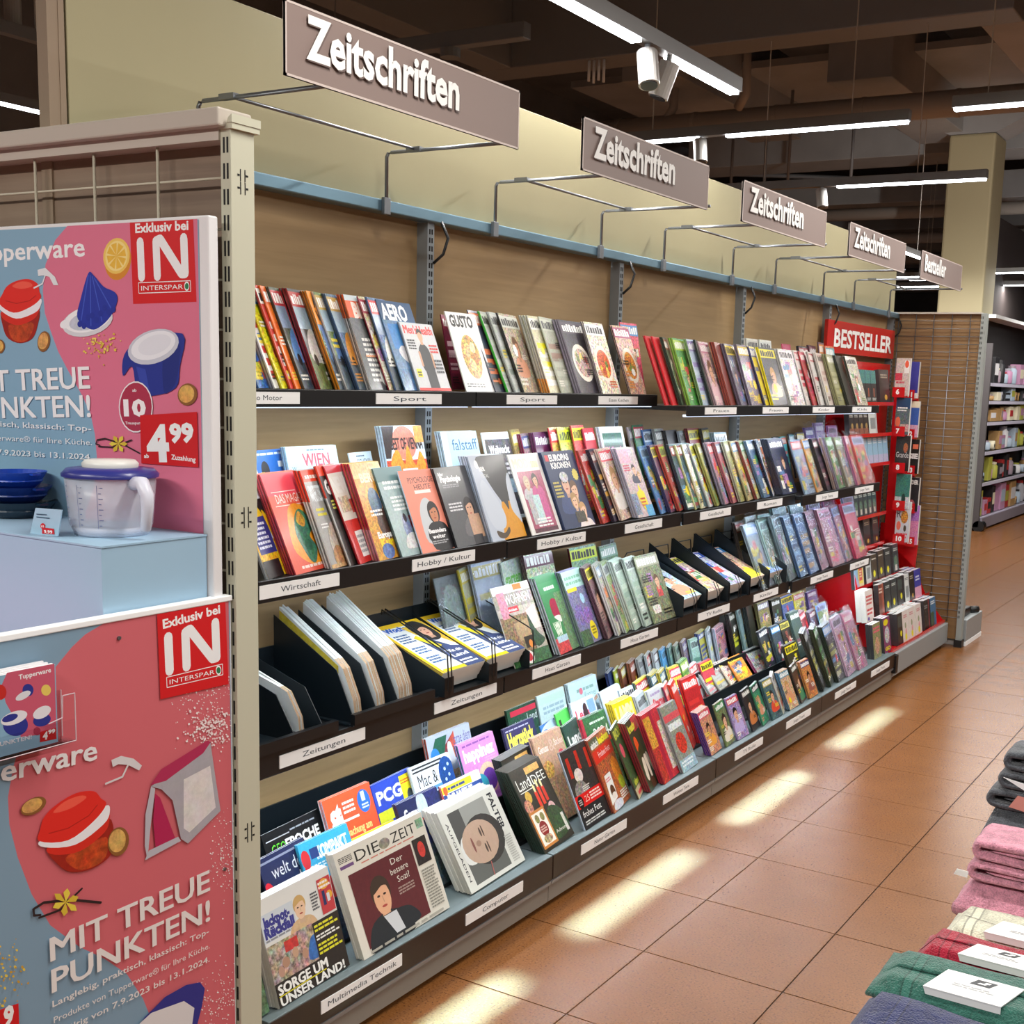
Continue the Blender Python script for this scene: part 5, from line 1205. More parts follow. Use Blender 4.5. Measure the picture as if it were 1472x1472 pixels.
# ---------------------------------------------------------------- piles of magazines
CN = [('black', '1c1c1e'), ('white', 'e6e6e6'), ('grey', '8c8e90'), ('red', 'c42a2e'), ('orange', 'e5812c'), ('yellow', 'e6d42c'), ('green', '4a8a4c'), ('dark green', '26402e'), ('blue', '4a80c0'), ('navy', '283864'), ('pale blue', 'b4ccdc'), ('purple', '70488c'), ('pink', 'd88aa4'), ('beige', 'c6b496'), ('brown', '744632'), ('maroon', '6a2434'), ('teal', '4c9098'), ('olive', '87865a'), ('lilac', 'a898c8')]
def cname(c):
    a = lin(c); return min(CN, key=lambda n: sum((x ** .5 - y ** .5) ** 2 for x, y in zip(a, lin(n[1]))))[0]
NAMED = {'mens': 'grey fitness', 'gusto': 'white GUSTO food', 'dragon': 'coral red dragon', 'wirt': 'grey business', 'gewinn': 'black business', 'news': 'red and beige news', 'gold': 'golden mountain', 'teal': 'pale teal', 'psych': 'salmon pink psychology', 'klar': 'dark grey psychology', 'beer': 'big beer glass', 'royal2': 'white royal wedding', 'royals': 'navy EUROPAS KRONEN', 'wien': 'pale blue WIEN', 'schen': 'pale blue half hidden', 'vienna': 'fiery BEST OF VIENNA', 'falstaff': 'pale blue falstaff', 'schnee': 'white and grey winter', 'green_xmas': 'white and green Christmas', 'ski': 'blue ski racing', 'yellownavy': 'yellow and navy', 'wohnen': 'WOHNEN living room', 'greenl': 'bright green plant', 'garden': 'lilac garden flower', 'garten': 'garten flower', 'silver': 'silver wrapped', 'landidee': 'dark green LandIDEE candle', 'frohes': 'black and red frohes Fest', 'einfach': 'red Frohes Fest baking', 'boxgreen': 'green craft', 'wreath': 'wreath and boots', 'redtall': 'tall red', 'mixgrey': 'grey mixed', 'geo': 'black GEO EPOCHE', 'ct': 'orange computer', 'pcgh': 'blue PCGH', 'maci': 'white Mac & i', 'welt': 'navy welt der wunder', 'kompakt': 'sky blue KOMPAKT', 'yellowc': 'plain yellow', 'computer': 'navy Computer', 'pcwelt': 'PC-WELT', 'cook': 'beige baking', 'landx': 'green Land', 'cal24': 'green 2024', 'lamm': 'bright yellow', 'servus': 'white and red portrait', 'happinez': 'lilac happinez', 'carpe': 'carpe diem', 'herz': 'purple Herzst\u00fcck', 'liebes': 'dark green Liebes Land', 'whitegr': 'pale green', 'white1': 'pale blue craft', 'lena': 'blue and red Lena', 'neon': 'neon green', 'gotxmas': 'blue snowy', 'redblob': 'white with red figure', 'car_o': 'orange car', 'bike': 'orange and grey bike', 'aero': 'blue AERO', 'newpaper': 'pink celebrity'}
OD = 'zeroth first second third fourth fifth sixth seventh eighth ninth tenth eleventh twelfth thirteenth fourteenth fifteenth sixteenth seventeenth eighteenth nineteenth twentieth twenty-first twenty-second twenty-third twenty-fourth twenty-fifth twenty-sixth twenty-seventh twenty-eighth twenty-ninth thirtieth thirty-first'.split()
BAG = bpy.data.materials.new('clear_shiny_bag'); BAG.use_nodes = True
_n = BAG.node_tree.nodes; _l = BAG.node_tree.links; _n.remove(_n['Principled BSDF']); _t = _n.new('ShaderNodeBsdfTransparent'); _t.inputs[0].default_value = (.93, .95, .98, 1)
_g = _n.new('ShaderNodeBsdfGlossy'); _g.inputs['Roughness'].default_value = .22; _g.inputs[0].default_value = (.9, .95, 1, 1); _x = _n.new('ShaderNodeMixShader'); _x.inputs[0].default_value = .22
_b = _n.new('ShaderNodeBump'); _q = _n.new('ShaderNodeTexNoise'); _q.inputs['Scale'].default_value = 30; _b.inputs['Strength'].default_value = .9; _b.inputs['Distance'].default_value = .02
_l.new(_q.outputs[0], _b.inputs['Height']); _l.new(_b.outputs[0], _g.inputs['Normal']); _l.new(_t.outputs[0], _x.inputs[1]); _l.new(_g.outputs[0], _x.inputs[2]); _l.new(_x.outputs[0], _n['Material Output'].inputs[0])

def body(mb, w, h, t, front, spine, dim=1.0):
    """a magazine block: front at x=0, white page edges, spine on the left"""
    P = lambda x, y, z: (x, y, z)
    W_ = lin('e8e8e4') + (0,)
    mb.add([P(0, 0, 0), P(0, w, 0), P(0, w, h), P(0, 0, h)], [(0, 1, 2, 3)], lin(front) + (.1,))
    mb.add([P(-t, 0, 0), P(-t, w, 0), P(-t, w, h), P(-t, 0, h)], [(3, 2, 1, 0)], lin('d0d0cc') + (.2,))
    mb.add([P(0, w, 0), P(-t, w, 0), P(-t, w, h), P(0, w, h)], [(0, 1, 2, 3)], W_)
    mb.add([P(0, 0, h), P(0, w, h), P(-t, w, h), P(-t, 0, h)], [(0, 1, 2, 3)], lin('f0f2f4') + (0,))
    mb.add([P(0, 0, 0), P(0, w, 0), P(-t, w, 0), P(-t, 0, 0)], [(3, 2, 1, 0)], W_)
    z1 = h
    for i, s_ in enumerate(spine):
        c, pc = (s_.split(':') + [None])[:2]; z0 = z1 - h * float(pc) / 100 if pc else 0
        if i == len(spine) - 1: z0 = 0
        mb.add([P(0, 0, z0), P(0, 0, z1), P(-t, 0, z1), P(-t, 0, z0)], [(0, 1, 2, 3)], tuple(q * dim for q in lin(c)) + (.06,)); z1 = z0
def place(o, x, y, z, lean, yaw, roll=0):
    o.location = (x, y, z); o.rotation_euler = (roll, -lean, yaw)
def lab16(t):
    for a, b in ((' magazine', ' magazine'), ('bagged magazine', 'bagged one'), (' from left', ' along'), ('third shelf', 'third shelf')):
        if len(t.replace(',', ' ').split()) <= 16: break
        t = t.replace(a, b)
    return t
ENT = []    # every copy to be stood on the shelves
rs = random.Random(11); MESH = {}
for ti, (key, phrase, xb, zb, lean, text, kw) in enumerate(STK):
    rows = [l.split() for l in text.strip().splitlines()]; items = []
    for r_ in rows:
        if r_[2] == 'x': continue
        bag = r_[2] == 'bag'; cov = r_[3] if bag else r_[2]; op = dict(t.split('=') for t in r_[(4 if bag else 3):])
        h = float(op.get('h', .28)); w_ = float(op.get('w', .205)); le = R(float(op.get('le', lean))) + R(rs.uniform(-1.2, 1.2))
        if key == 'B': x, z = xb, zb; y = Y_at(float(r_[0]), x, z + .004)
        else:
            a, b = map(float, r_[0].split(',')); p = U(a, b, x=xb); y = p.y; h = min(.34, max(.12, (p.z - zb) / math.cos(le))); x = xb + h * math.sin(le); z = zb
        items.append([x, y, z, h, w_, le, int(r_[1]), cov, op, bag])
    for i, it in enumerate(items):
        x, y, z, h, w_, le, n, cov, op, bag = it
        nx = items[i + 1][1] - y if i + 1 < len(items) else w_
        t = .0038 if n < 7 else .0033
        nn = items[i + 1][6] if i + 1 < len(items) and nx < w_ else n
        if 'yaw' not in op and nx < w_: w_ = min(w_, max(nx + .055, .125))
        yaw = R(float(op['yaw'])) if 'yaw' in op else (math.asin(min(.34, max(.08, (nn * (t + .0013) + .006) / max(nx, .03)))) if nx < w_ else R(2))
        seed = ti * 100 + i
        if cov.startswith('g:'):
            a = cov[2:].split('/'); code = gen(a[0], a[1], a[2], a[3], seed); desc = cname(a[0]) + ((' and ' + cname(a[1])) if cname(a[1]) != cname(a[0]) else ''); bgc = a[0]
            key2 = None
        else: code = CV[cov]; desc = NAMED[cov]; bgc = code.split()[1]
        sp = op['s'].split(',') if 's' in op else [bgc, ]
        for k in range(n):
            d = k * (t + (.0013 if n < 9 else .0008)) / math.cos(le)
            jy = rs.uniform(-.0016, .0016) if k else 0; jz = 0
            px = x - d * math.cos(yaw); py_ = y - d * math.sin(yaw) * 0 + jy
            dist = (Vector((px, py_, z)) - CAMLOC).length
            area_ = (min(nx, w_) if k == 0 else .006 + (.01 if key == 'T' else 0)) * h / dist ** 2
            ENT.append(dict(a=area_, k=k, pos=(px, py_, z + jz), le=le + (0 if k == 0 else rs.uniform(-.004, .004)), yaw=yaw, h=h, w=w_, t=t, bg=bgc, sp=sp, code=code, desc=desc, ph=phrase, i=i + 1, tot=len(items), bag=bag, sid=(ti, i), n=n))
ENT.sort(key=lambda e: -e['a'])
mag = [e for e in ENT if not e['bag']]; bagd = [e for e in ENT if e['bag']]
keep = set(id(e) for e in mag[:300]) | set(id(e) for e in bagd[:120])
stuffm = MB(); nst = 0; LAB = {}
for e in ENT:
    M4 = Matrix.Translation(e['pos']) @ Euler((0, -e['le'], e['yaw'])).to_matrix().to_4x4()
    if id(e) not in keep:
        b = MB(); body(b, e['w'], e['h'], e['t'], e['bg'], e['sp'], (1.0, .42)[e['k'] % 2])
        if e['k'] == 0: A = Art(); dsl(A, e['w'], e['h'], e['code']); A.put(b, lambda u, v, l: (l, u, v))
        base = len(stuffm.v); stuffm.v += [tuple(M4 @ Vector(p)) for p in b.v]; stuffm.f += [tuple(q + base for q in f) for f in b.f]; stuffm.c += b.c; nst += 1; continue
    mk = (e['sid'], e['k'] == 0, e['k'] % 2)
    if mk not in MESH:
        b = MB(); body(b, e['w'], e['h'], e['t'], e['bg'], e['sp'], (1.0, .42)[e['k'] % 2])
        if e['k'] == 0: A = Art(); dsl(A, e['w'], e['h'], e['code']); A.put(b, lambda u, v, l: (l, u, v))
        else:
            b.setc(e['bg'], .4); b.add([(.0001, 0, e['h'] * .8), (.0001, e['w'], e['h'] * .8), (.0001, e['w'], e['h']), (.0001, 0, e['h'])], [(0, 1, 2, 3)])
        o = b.build('bagged_magazine' if e['bag'] else 'magazine', PRINT, origin=(0, 0, 0)); MESH[mk] = o.data
    else: o = bpy.data.objects.new('bagged_magazine' if e['bag'] else 'magazine', MESH[mk]); COL.objects.link(o)
    o.matrix_world = M4; o.rotation_euler = (0, -e['le'], e['yaw']); o.location = e['pos']
    kind = 'bagged magazine' if e['bag'] else 'magazine'
    if e['k'] == 0:
        lab = lab16('%s %s, %s from left %s' % (e['desc'], kind, OD[e['i']], e['ph'])); tag(o, lab, 'magazine', 'magazines ' + e['ph'])
        if e['bag']:
            bm = MB(); nu, nv = 5, 9; w_, h = e['w'] + .012, e['h'] + .03; vs = []
            q = random.Random(e['i'] * 7 + len(e['ph']))
            for j in range(nv + 1):
                for i in range(nu + 1): vs.append((.003 + q.uniform(0, .006) - (.01 if j == nv else 0), -.006 + w_ * i / nu, h * j / nv + (q.uniform(-.008, .008) if j == nv else 0)))
            bm.add(vs, [(j * (nu + 1) + i, j * (nu + 1) + i + 1, (j + 1) * (nu + 1) + i + 1, (j + 1) * (nu + 1) + i) for j in range(nv) for i in range(nu)])
            m_ = ('bag', w_, h)
            bo_ = bm.build('plastic_bag', BAG, None, origin=(0, 0, 0), smooth=True); bo_.parent = o
    else:
        tag(o, lab16('copy behind the %s %s, %s from left %s' % (e['desc'], kind, OD[e['i']], e['ph'])), 'magazine', 'copies of the %s magazine %s' % (e['desc'], e['ph']))
if stuffm.v: tag(stuffm.build('magazines', PRINT, origin=(.3, 3, .2)), 'further magazine copies packed behind the front ones on all shelves', 'magazines', kind='stuff')
# ---------------------------------------------------------------- newspapers
CV['krone'] = 'B dcdcd8;R 0 60 44 26 c8d0d8;T 2 74 36 9 3c3c8c Jackpot- .06;T 2 64 40 9 3c3c8c R\u00fcckfall .06;L 2 60 40 3 1 8c8c90;F 52 76 9 e4c0a0 c8a468 d0b088;L 68 66 10 18 6 5c5c60;R 80 58 19 34 c04044;E 89 86 7 5 e0a838;L 81 82 17 8 2 f0e4e0;E 94 74 4 4 e0a838;R 84 66 4 14 2c3460;R 90 68 4 8 d8d8e0;R 0 20 62 37 a89890 1;R 22 44 18 10 c83c38 .3;O 50 26 56 44 66 44 70 26 3c6cb4 .4;E 20 36 5 5 b08870;E 34 40 4 5 c09c80;E 46 34 4 5 b48c74;E 12 30 4 5 b8907c;R 0 0 100 22 2c241e .2;R 62 22 38 34 2c241e;L 64 46 34 8 2 dcd830;L 64 38 34 6 2 e8e8e4;L 64 24 34 12 3 dcd830;T 3 11 68 9 f0f0ec SORGE_UM .06;R 2 9.4 66 1 dcd020;T 3 1 90 8 f0f0ec UNSER_LAND! .06'
CV['krone2'] = 'B dcdcd8;R 0 58 100 24 4c84bc .3;L 6 64 80 14 3 f0f0f4;R 0 34 100 20 e8e8e4;L 6 36 80 14 3 2c2c30;R 0 0 100 30 5c7c58 .8;E 60 14 20 14 e4e4e0 .2'
CV['zeit'] = 'B d6d2c6;T 20 84 26 10 26241f DIE .0;T 60 84 28 10 26241f ZEIT .0;E 52 88 6 5 8c887c .6;L 3 88 14 6 4 4c4a44;R 3 83 14 3 6c4c7c;R 90 86 8 9 7ca890 .7;L 24 80 60 2 1 c87868;R 8 6 70 70 5c2024 .12;F 34 44 11 dca884 3c2c20 23262a;O 14 6 16 20 26 26 50 26 62 20 64 6 22262a .1;P 30 26 38 6 48 6 44 26 c8ccd0 0;T 52 66 14 6 dcd8cc Der .0;T 49 57 20 6 dcd8cc bessere .0;T 54 48 14 6 dcd8cc Sozi? .0;L 52 36 18 8 3 a08880;R 80 52 16 26 2e2624 .6;E 88 66 4 8 c83c34 .3;L 81 8 15 40 14 8c8a80;L 8 1 84 4 1 a8a498'
def falter(A, w, h):
    A.rect(0, 0, w, h, 'cfd0c8'); A.rect(.13 * w, .05 * h, .64 * w, .88 * h, '8f918c', .0); A.rect(.13 * w, .05 * h, .64 * w, .3 * h, '5a5c58'); A.rect(.13 * w, .45 * h, .2 * w, .48 * h, '4a4a48')
    A.blob([(.14 * w, .3 * h), (.14 * w, .55 * h), (.3 * w, .62 * h), (.34 * w, .3 * h)], 'd4d6d2')
    cx, cy = .48 * w, .47 * h; S = .185 * w; B = Art(lambda a, b: (cx - b * .95, cy + a)); B.step = 0
    def ad(f): 
        A.fr = lambda a, b: (cx + b, cy - a); f(); A.fr = None
    ad(lambda: A.ell(0, .3 * S, 1.35 * S, 1.75 * S, '35322f', .2)); ad(lambda: A.ell(0, -.15 * S, 1.15 * S, 1.6 * S, 'b59a86', .05))
    for sx in (-1, 1):
        ad(lambda: A.ell(sx * .45 * S, .1 * S, .26 * S, .08 * S, '4a3c34')); ad(lambda: A.ell(sx * .45 * S, .32 * S, .32 * S, .06 * S, '4a3a30'))
    ad(lambda: A.ell(.05 * S, -.38 * S, .16 * S, .22 * S, '9a7c6a')); ad(lambda: A.ell(0, -.85 * S, .42 * S, .09 * S, '7c4c44'))
    A.text('FALTER', (.84 * w, .93 * h), (.84 * w, .46 * h), .075 * w, '22242a', .03)
    A.text('AUFGELADEN', (.05 * w, .84 * h), (.05 * w, .12 * h), .035 * w, '3a3a3c', .03); A.lines(.82 * w, .05 * h, .12 * w, .34 * h, 12, 'a8a8a2')
    A.line([(.44 * w, .05 * h), (.47 * w, .2 * h)], .004, 'a85c54')
def paper(pos, w, h, t, lean, yaw, code, label, group, spine=('c8c6bc',), n='newspaper', roll=0):
    b = MB(); body(b, w, h, t, code.split()[1] if isinstance(code, str) else 'cfd0c8', spine)
    A = Art()
    if callable(code): code(A, w, h)
    elif code: dsl(A, w, h, code)
    A.put(b, lambda u, v, l: (l, u, v)); o = b.build(n, NEWS, origin=(0, 0, 0)); place(o, *pos, lean, yaw, roll)
    return tag(o, label, 'newspaper' if n == 'newspaper' else 'magazine', group)
def pile(pos, w, h, t, lean, yaw, n, code, lab, grp, spine):
    cy, sy = math.cos(yaw), math.sin(yaw)
    for k in range(n):
        d = k * (t + .0006) / math.cos(lean)
        paper((pos[0] - d * cy, pos[1] - d * sy + (random.uniform(-.002, .002) if k else 0), pos[2]), w, h * (1 if k == 0 else random.uniform(.985, 1)), t, lean, yaw, code if k == 0 else 'B d8d6cc', lab if k == 0 else 'further copy behind the %s' % grp, 'copies of the ' + grp, spine)
yk = Y_at(402, .512, .184); pile((.512, yk, .184), .262, .262, .007, R(16), R(3), 4, CV['krone'], 'newspaper with headline SORGE UM UNSER LAND at the bottom left corner', 'newspaper headed SORGE UM UNSER LAND', ('cfcdc4',))
pile((.508, .005 - .2, .184), .235, .29, .007, R(17), R(2), 2, CV['krone2'], 'newspaper half hidden by the ivory post at the bottom left', 'newspaper half hidden by the ivory post', ('cfcdc4',))
yz = Y_at(523, .512, .19); pile((.514, yz, .184), .385, .285, .008, R(22), R(2), 3, CV['zeit'], 'folded broadsheet DIE ZEIT with a dark suited man on dark red', 'broadsheet DIE ZEIT', ('d2cec0',))
yf = Y_at(683, .512, .184); pile((.500, yf, .184), .31, .258, .007, R(30), R(3), 7, falter, 'newspaper FALTER with a large grey face lying sideways', 'newspaper FALTER', ('bcb9ae',))

# upright folded newspapers in the dark slotted holder on the third shelf
nh = thing('newspaper_holder', (.2, .45, .742), 'dark slotted metal holder for upright newspapers on the third shelf, first bay', 'holder')
MB().box(.02, .335, .02, .455, .7405, .746).build('tray_floor', DBLUE, nh); MB().box(.326, .342, .02, .455, .745, .775).build('front_lip', BLACK, nh)
MB().box(.02, .335, .52, .89, .7405, .746).build('tray_floor', DBLUE, nh); MB().box(.326, .342, .52, .872, .745, .775).build('front_lip', BLACK, nh)
MB().box(.018, .024, .02, .89, .745, .92).build('back_plate', DBLUE, nh)
def plate(y, pts, t=.0022): MB().prism([(x, y, z) for x, z in pts], (0, t, 0)).build('divider_plate', DBLUE, nh)
for y in (.315, .42, .535, .632, .728): plate(y, [(.03, .746), (.33, .746), (.262, .885), (.03, 1.01)] if y > .5 else [(.03, .746), (.33, .746), (.255, .86), (.03, .93)])
for yb, n, zt, lab in ((.345, 3, .93, 'leftmost'), (.555, 6, 1.03, 'left'), (.650, 7, 1.035, 'middle'), (.748, 11, 1.04, 'right')):
    for k in range(n):
        dz = random.uniform(-.008, .006); sw = random.uniform(-.004, .004)
        pts = [(.03, .748), (.305 + sw, .762), (.300 + sw, .80), (.262 + sw, .885 + dz * .5 if zt > 1 else .862), (.235, .908 + dz * .4 if zt > 1 else .872), (.03, zt + dz)]
        y = yb + k * .0058 + .002; m = MB('dcdcd6', .05)
        a = [(x, y, z) for x, z in pts]; b = [(x, y + .0050, z) for x, z in pts]; N_ = len(pts)
        m.setc('e8ecea', .05); m.add(a + b, [tuple(range(N_)), tuple(range(N_, 2 * N_))[::-1]]); 
        for i in range(N_):
            m.setc(('b8a48c', 'a08468', 'a08468', 'b49c80', 'dfe6e4', 'dfe6e4')[i], .15); j = (i + 1) % N_
            m.add([a[i], a[j], b[j], b[i]], [(0, 1, 2, 3)])
        if k == 0 and yb == .555: m.setc('d8c03c', .2); m.add([(.03, y - .0002, .95), (.25, y - .0002, .845), (.25, y - .0002, .89), (.03, y - .0002, 1.02)], [(0, 1, 2, 3)])
        tag(m.build('newspaper', NEWS, origin=(.15, y, .748)), 'upright folded newspaper in the %s slot of the dark holder' % lab, 'newspaper', 'newspapers in the %s slot' % lab)

# flat piles in wire topped trays
CV['woche'] = 'B eef2f0 .05;R 0 92 100 8 f0c81c;R 0 0 6 100 f0c81c;T 10 84 46 9 2464c8 Woche .06;L 10 60 30 18 4 3c6498;L 10 38 30 14 3 4c74a8;L 10 18 30 14 3 4c74a8;P 46 88 100 92 100 40 86 60 54 70 e8c040 .1;O 56 74 60 92 84 96 96 84 96 62 78 54 62 60 2c2a2c .2;F 78 76 14 e4b094 2c2420;P 44 60 60 64 84 40 100 36 100 0 56 0 3c4c78 .1;P 40 66 50 70 70 44 60 40 f0dc20 0;T 58 28 34 6 f0f4f4 Wie_ein .03;T 58 19 36 6 f0f4f4 Land .03;L 58 4 34 10 2 f0f4f4;R 6 0 50 5 f0d81c'
for q, (y0, cov) in enumerate([(.922, 'woche'), (1.150, 'woche')]):
    tr = thing('newspaper_tray', (.2, y0, .742), '%s of the two wire topped black trays of yellow newspapers' % ('left' if q == 0 else 'right'), 'tray')
    for yy in (y0 - .010, y0 + .224): MB().prism([(x, yy, z) for x, z in [(.04, .742), (.345, .742), (.345, .80), (.04, .925)]], (0, .002, 0)).build('side_plate', DBLUE, tr)
    MB().box(.036, .04, y0 - .01, y0 + .226, .742, .95).build('back_plate', DBLUE, tr); MB().box(.04, .34, y0 - .008, y0 + .224, .7405, .744).build('floor_plate', DBLUE, tr)
    for yy in (y0 + .0, y0 + .02): MB().box(.345, .349, yy - .012, yy + .012, .742, .80).build('front_post', BLACK, tr)
    for dy in ((-.004, .012) if q == 0 else (-.004, .012, .232)):
        MB().tube([(.04, y0 + dy + .07, .945), (.05, y0 + dy + .0 + .06, .962), (.33, y0 + dy, .882), (.350, y0 + dy, .872), (.356, y0 + dy, .80), (.356, y0 + dy, .76)], .0022, 6).build('wire', BLACK, tr)
    for k in range(13):
        th = R(70); t = .0048; nrm = Vector((math.cos(th), 0, math.sin(th))); p = Vector((.333, y0, .812)) - nrm * (t + .0002) * k
        paper((p.x - (.012 * k / 13 if k else 0), y0 + (random.uniform(-.003, .003) if k else 0), p.z), .215, .292 - .008 * (k > 0), t, th, 0, CV[cov] if k == 0 else 'B e8e0a0', ('yellow bordered newspaper on top of the %s black tray pile' if k == 0 else 'copy beneath the top newspaper of the %s black tray') % ('left' if q == 0 else 'right'), 'newspapers in the %s wire topped tray' % ('left' if q == 0 else 'right'), ('c8a83c',))
cols = [gen('b8d4e4', '3c7cd0', 'd8a080', 'f', 1), gen('c8b8a8', 'e0dc40', 'd86078', 'm', 2), gen('b8bcd0', '2c50b0', 'e04848', 'm', 3), gen('d8b8a0', '3c8cd0', 'e8d830', 'f', 4), gen('7c9cc8', '4c6cb0', 'e0c048', 'm', 5)]
for q in range(5):
    y0 = 2.545 + .232 * q
    tr = thing('magazine_tray', (.2, y0, .741), '%s inclined black tray, third shelf, third bay' % OD[q + 1], 'tray')
    for yy in (y0 - .012, y0 + .205): MB().prism([(x, yy, z) for x, z in [(.04, .7405), (.340, .7405), (.340, .825), (.05, 1.0 if q else .95)]], (0, .0022, 0)).build('side_plate', DBLUE, tr)
    MB().box(.036, .04, y0 - .012, y0 + .206, .7405, .93).build('back_plate', DBLUE, tr); MB().box(.04, .333, y0 - .01, y0 + .204, .739, .7435).build('floor_plate', DBLUE, tr)
    MB().tube([(.04, y0 - .01, .93), (.05, y0 + .02, .975), (.05, y0 + .17, .975), (.04, y0 + .2, .93)], .0025, 6).build('wire', BLACK, tr)
    for dy in (.09, .115): MB().tube([(.338, y0 + dy, .745), (.340, y0 + dy, .80), (.315, y0 + dy + .004, .845)], .0018, 6).build('wire', BLACK, tr)
    for k in range(9):
        th = R(66); t = .0058; nrm = Vector((math.cos(th), 0, math.sin(th))); p = Vector((.325, y0, .808)) - nrm * (t + .0002) * k
        paper((p.x - .001 * k, y0 + (random.uniform(-.002, .002) if k else 0), p.z), .19, .27, t, th, 0, cols[q] if k == 0 else 'B c8c0b8', ('glossy weekly on top of the pile in the %s inclined tray' if k == 0 else 'copy beneath the top weekly in the %s inclined tray') % OD[q + 1], 'weeklies in the %s inclined tray' % OD[q + 1], ('a89c90',), n='magazine')

# ---------------------------------------------------------------- bestseller bay
bs = thing('book_display', (.2, 5.05, .17), 'red plastic bestseller book display with numbered ledges in the last bay', 'display stand')
h_ = MB().box(.006, .03, 4.925, 6.225, 1.895, 2.082).build('header_board', REDP, bs, bevel=.003)
A = Art(); A.text('BESTSELLER', (5.03, 1.935), (6.16, 1.935), .10, 'f6f4f2', .03); m = MB(); A.put(m, lambda u, v, l: (.0305 + l * 8, u, v)); m.build('lettering', POSTER, h_)
MB().box(.008, .02, 5.03, 6.2, .166, 1.86).build('back_sheet', REDP, bs)
sp_ = [(.02, .166), (.50, .166), (.44, .24), (.36, .34), (.29, .48), (.24, .64), (.22, .80), (.02, .80)]
MB().prism([(x, 5.022, z) for x, z in sp_], (0, .004, 0)).build('side_panel', REDP, bs)
MB().prism([(x, 6.235, z) for x, z in sp_], (0, .004, 0)).build('side_panel', REDP, bs)
def ledge(xf, z, y0, y1, d=.13): MB().box(xf - d, xf, y0, y1, z - .006, z).box(xf - .004, xf, y0, y1, z, z + .016).build('ledge', REDP, bs)
ledge(.50, .166 + .006, 5.03, 6.235); ledge(.385, .346, 5.03, 6.235, .36); ledge(.27, .515, 5.03, 6.235, .25)
for z in (.71, .905, 1.225, 1.41, 1.60): ledge(.165, z, 5.03, 5.86, .145)
MB().prism([(.08, 6.13, .72), (.30, 6.13, .53), (.31, 6.13, .70), (.26, 6.13, .90), (.235, 6.13, 1.84), (.08, 6.13, 1.84)], (0, .02, 0)).build('tower_panel', REDP, bs)
def book(pos, w, h, t, code, label, grp, yaw=0.0, lean=R(8), spine=('30303a',)):
    b = MB(); body(b, w, h, t, code.split()[1], spine)
    A = Art(); dsl(A, w, h, code); A.put(b, lambda u, v, l: (l, u, v)); o = b.build('book', PRINT, origin=(0, 0, 0)); place(o, *pos, lean, yaw); return tag(o, label, 'book', grp)
BK = ['B 30363a .3;R 0 60 100 40 4c8c8c .5;R 40 20 20 26 a8604c;L 14 8 70 10 2 c8ccc8', 'B 2a2a30 .3;R 0 0 100 30 8c5c50 .4;L 14 76 70 12 2 d8d4cc;E 60 40 22 12 b09058 .5', 'B d4dad8 .1;L 14 80 70 10 2 444850;R 20 20 60 40 8c9498 .3;R 84 0 4 100 50608c', 'B 93bcd8 .1;R 0 0 100 30 b8b8d8 .2;L 16 66 66 20 3 f0f4f8', 'B 32444c .4;E 50 40 30 22 5c8070 .6;L 16 76 70 12 2 c8d0cc;R 30 10 40 20 c8c8c0 .3', 'B 1e1c1e .15;E 60 18 14 8 c8a040 .3;L 16 74 66 14 2 a8a088', 'B e8e0b0 .1;R 14 14 72 70 f0e040;R 26 24 50 50 d84c50;L 32 34 38 28 3 f4e8c0', 'B 4c443c .5;S 50 30 22 e6e028;L 14 80 70 8 1 e0dcd0', 'B ece4e0 .05;L 12 52 76 34 3 d03c44;L 12 20 76 24 2 d03c44;E 30 10 12 6 6c4cac', 'B 7c4840 .3;R 60 0 40 100 a86050 .3;L 12 70 60 20 2 e8d8c8', 'B 344044 .4;S 46 26 22 e8e020;L 14 78 70 10 2 c8d0cc', 'B 26282c .2;R 10 56 80 34 3c4c4c .3;S 66 34 20 e8e020', 'B 30389c .1;R 0 0 100 40 d89cb8 .2;L 20 60 60 20 2 dce0f4', 'B dcd4d0 .05;E 50 52 12 10 8c9c7c .3;E 56 30 14 12 e0a0a8 .2;S 50 16 18 e6e020;L 20 76 60 12 2 c87880', 'B 8c9068 .7;L 10 72 80 20 2 e86080;E 50 36 30 24 c8a088 .8', 'B 7c3c6c .8;E 40 86 34 9 e8dc20;E 50 50 34 24 c0c8d0 1;T 14 6 74 10 ece020 GO .06', 'B 1c1a1c .1;R 84 0 16 100 8c2c34;L 10 70 60 14 2 888', 'B 3c6c94 .4;R 0 0 60 50 3c5440 .5;L 10 76 80 14 2 e8ecf0']
def bookrow(xf, z, items, row):
    k = 0
    for px, n, w, h, t, c, des in items:
        y = Y_at(px, xf, z)
        for j in range(n):
            k += 1
            book((xf - j * (t + .001) if n < 3 or w > .1 else xf - .0, y + (0 if (n < 3 or w > .1) else j * (w + .004)), z), w, h, t, BK[c], ('%s book, %s pile from left %s' % (des, OD[items.index((px, n, w, h, t, c, des)) + 1], row)) if j == 0 else 'another copy of the %s book %s' % (des, row), 'copies of the %s book %s' % (des, row), spine=(('e8e4dc',) if c in (8, 13) else ('3c3a3c',)))
bookrow(.485, .178, [(1257, 2, .14, .20, .02, 14, 'children\'s'), (1272, 3, .13, .205, .018, 15, 'purple comic'), (1292, 2, .10, .19, .03, 11, 'black'), (1299, 3, .125, .19, .035, 13, 'cream deer'), (1308, 3, .125, .19, .035, 13, 'cream deer'), (1318, 3, .125, .19, .035, 13, 'cream deer'), (1330, 3, .12, .19, .04, 16, 'black and red'), (1339, 3, .13, .185, .035, 17, 'blue and green')], 'on the lowest red ledge')
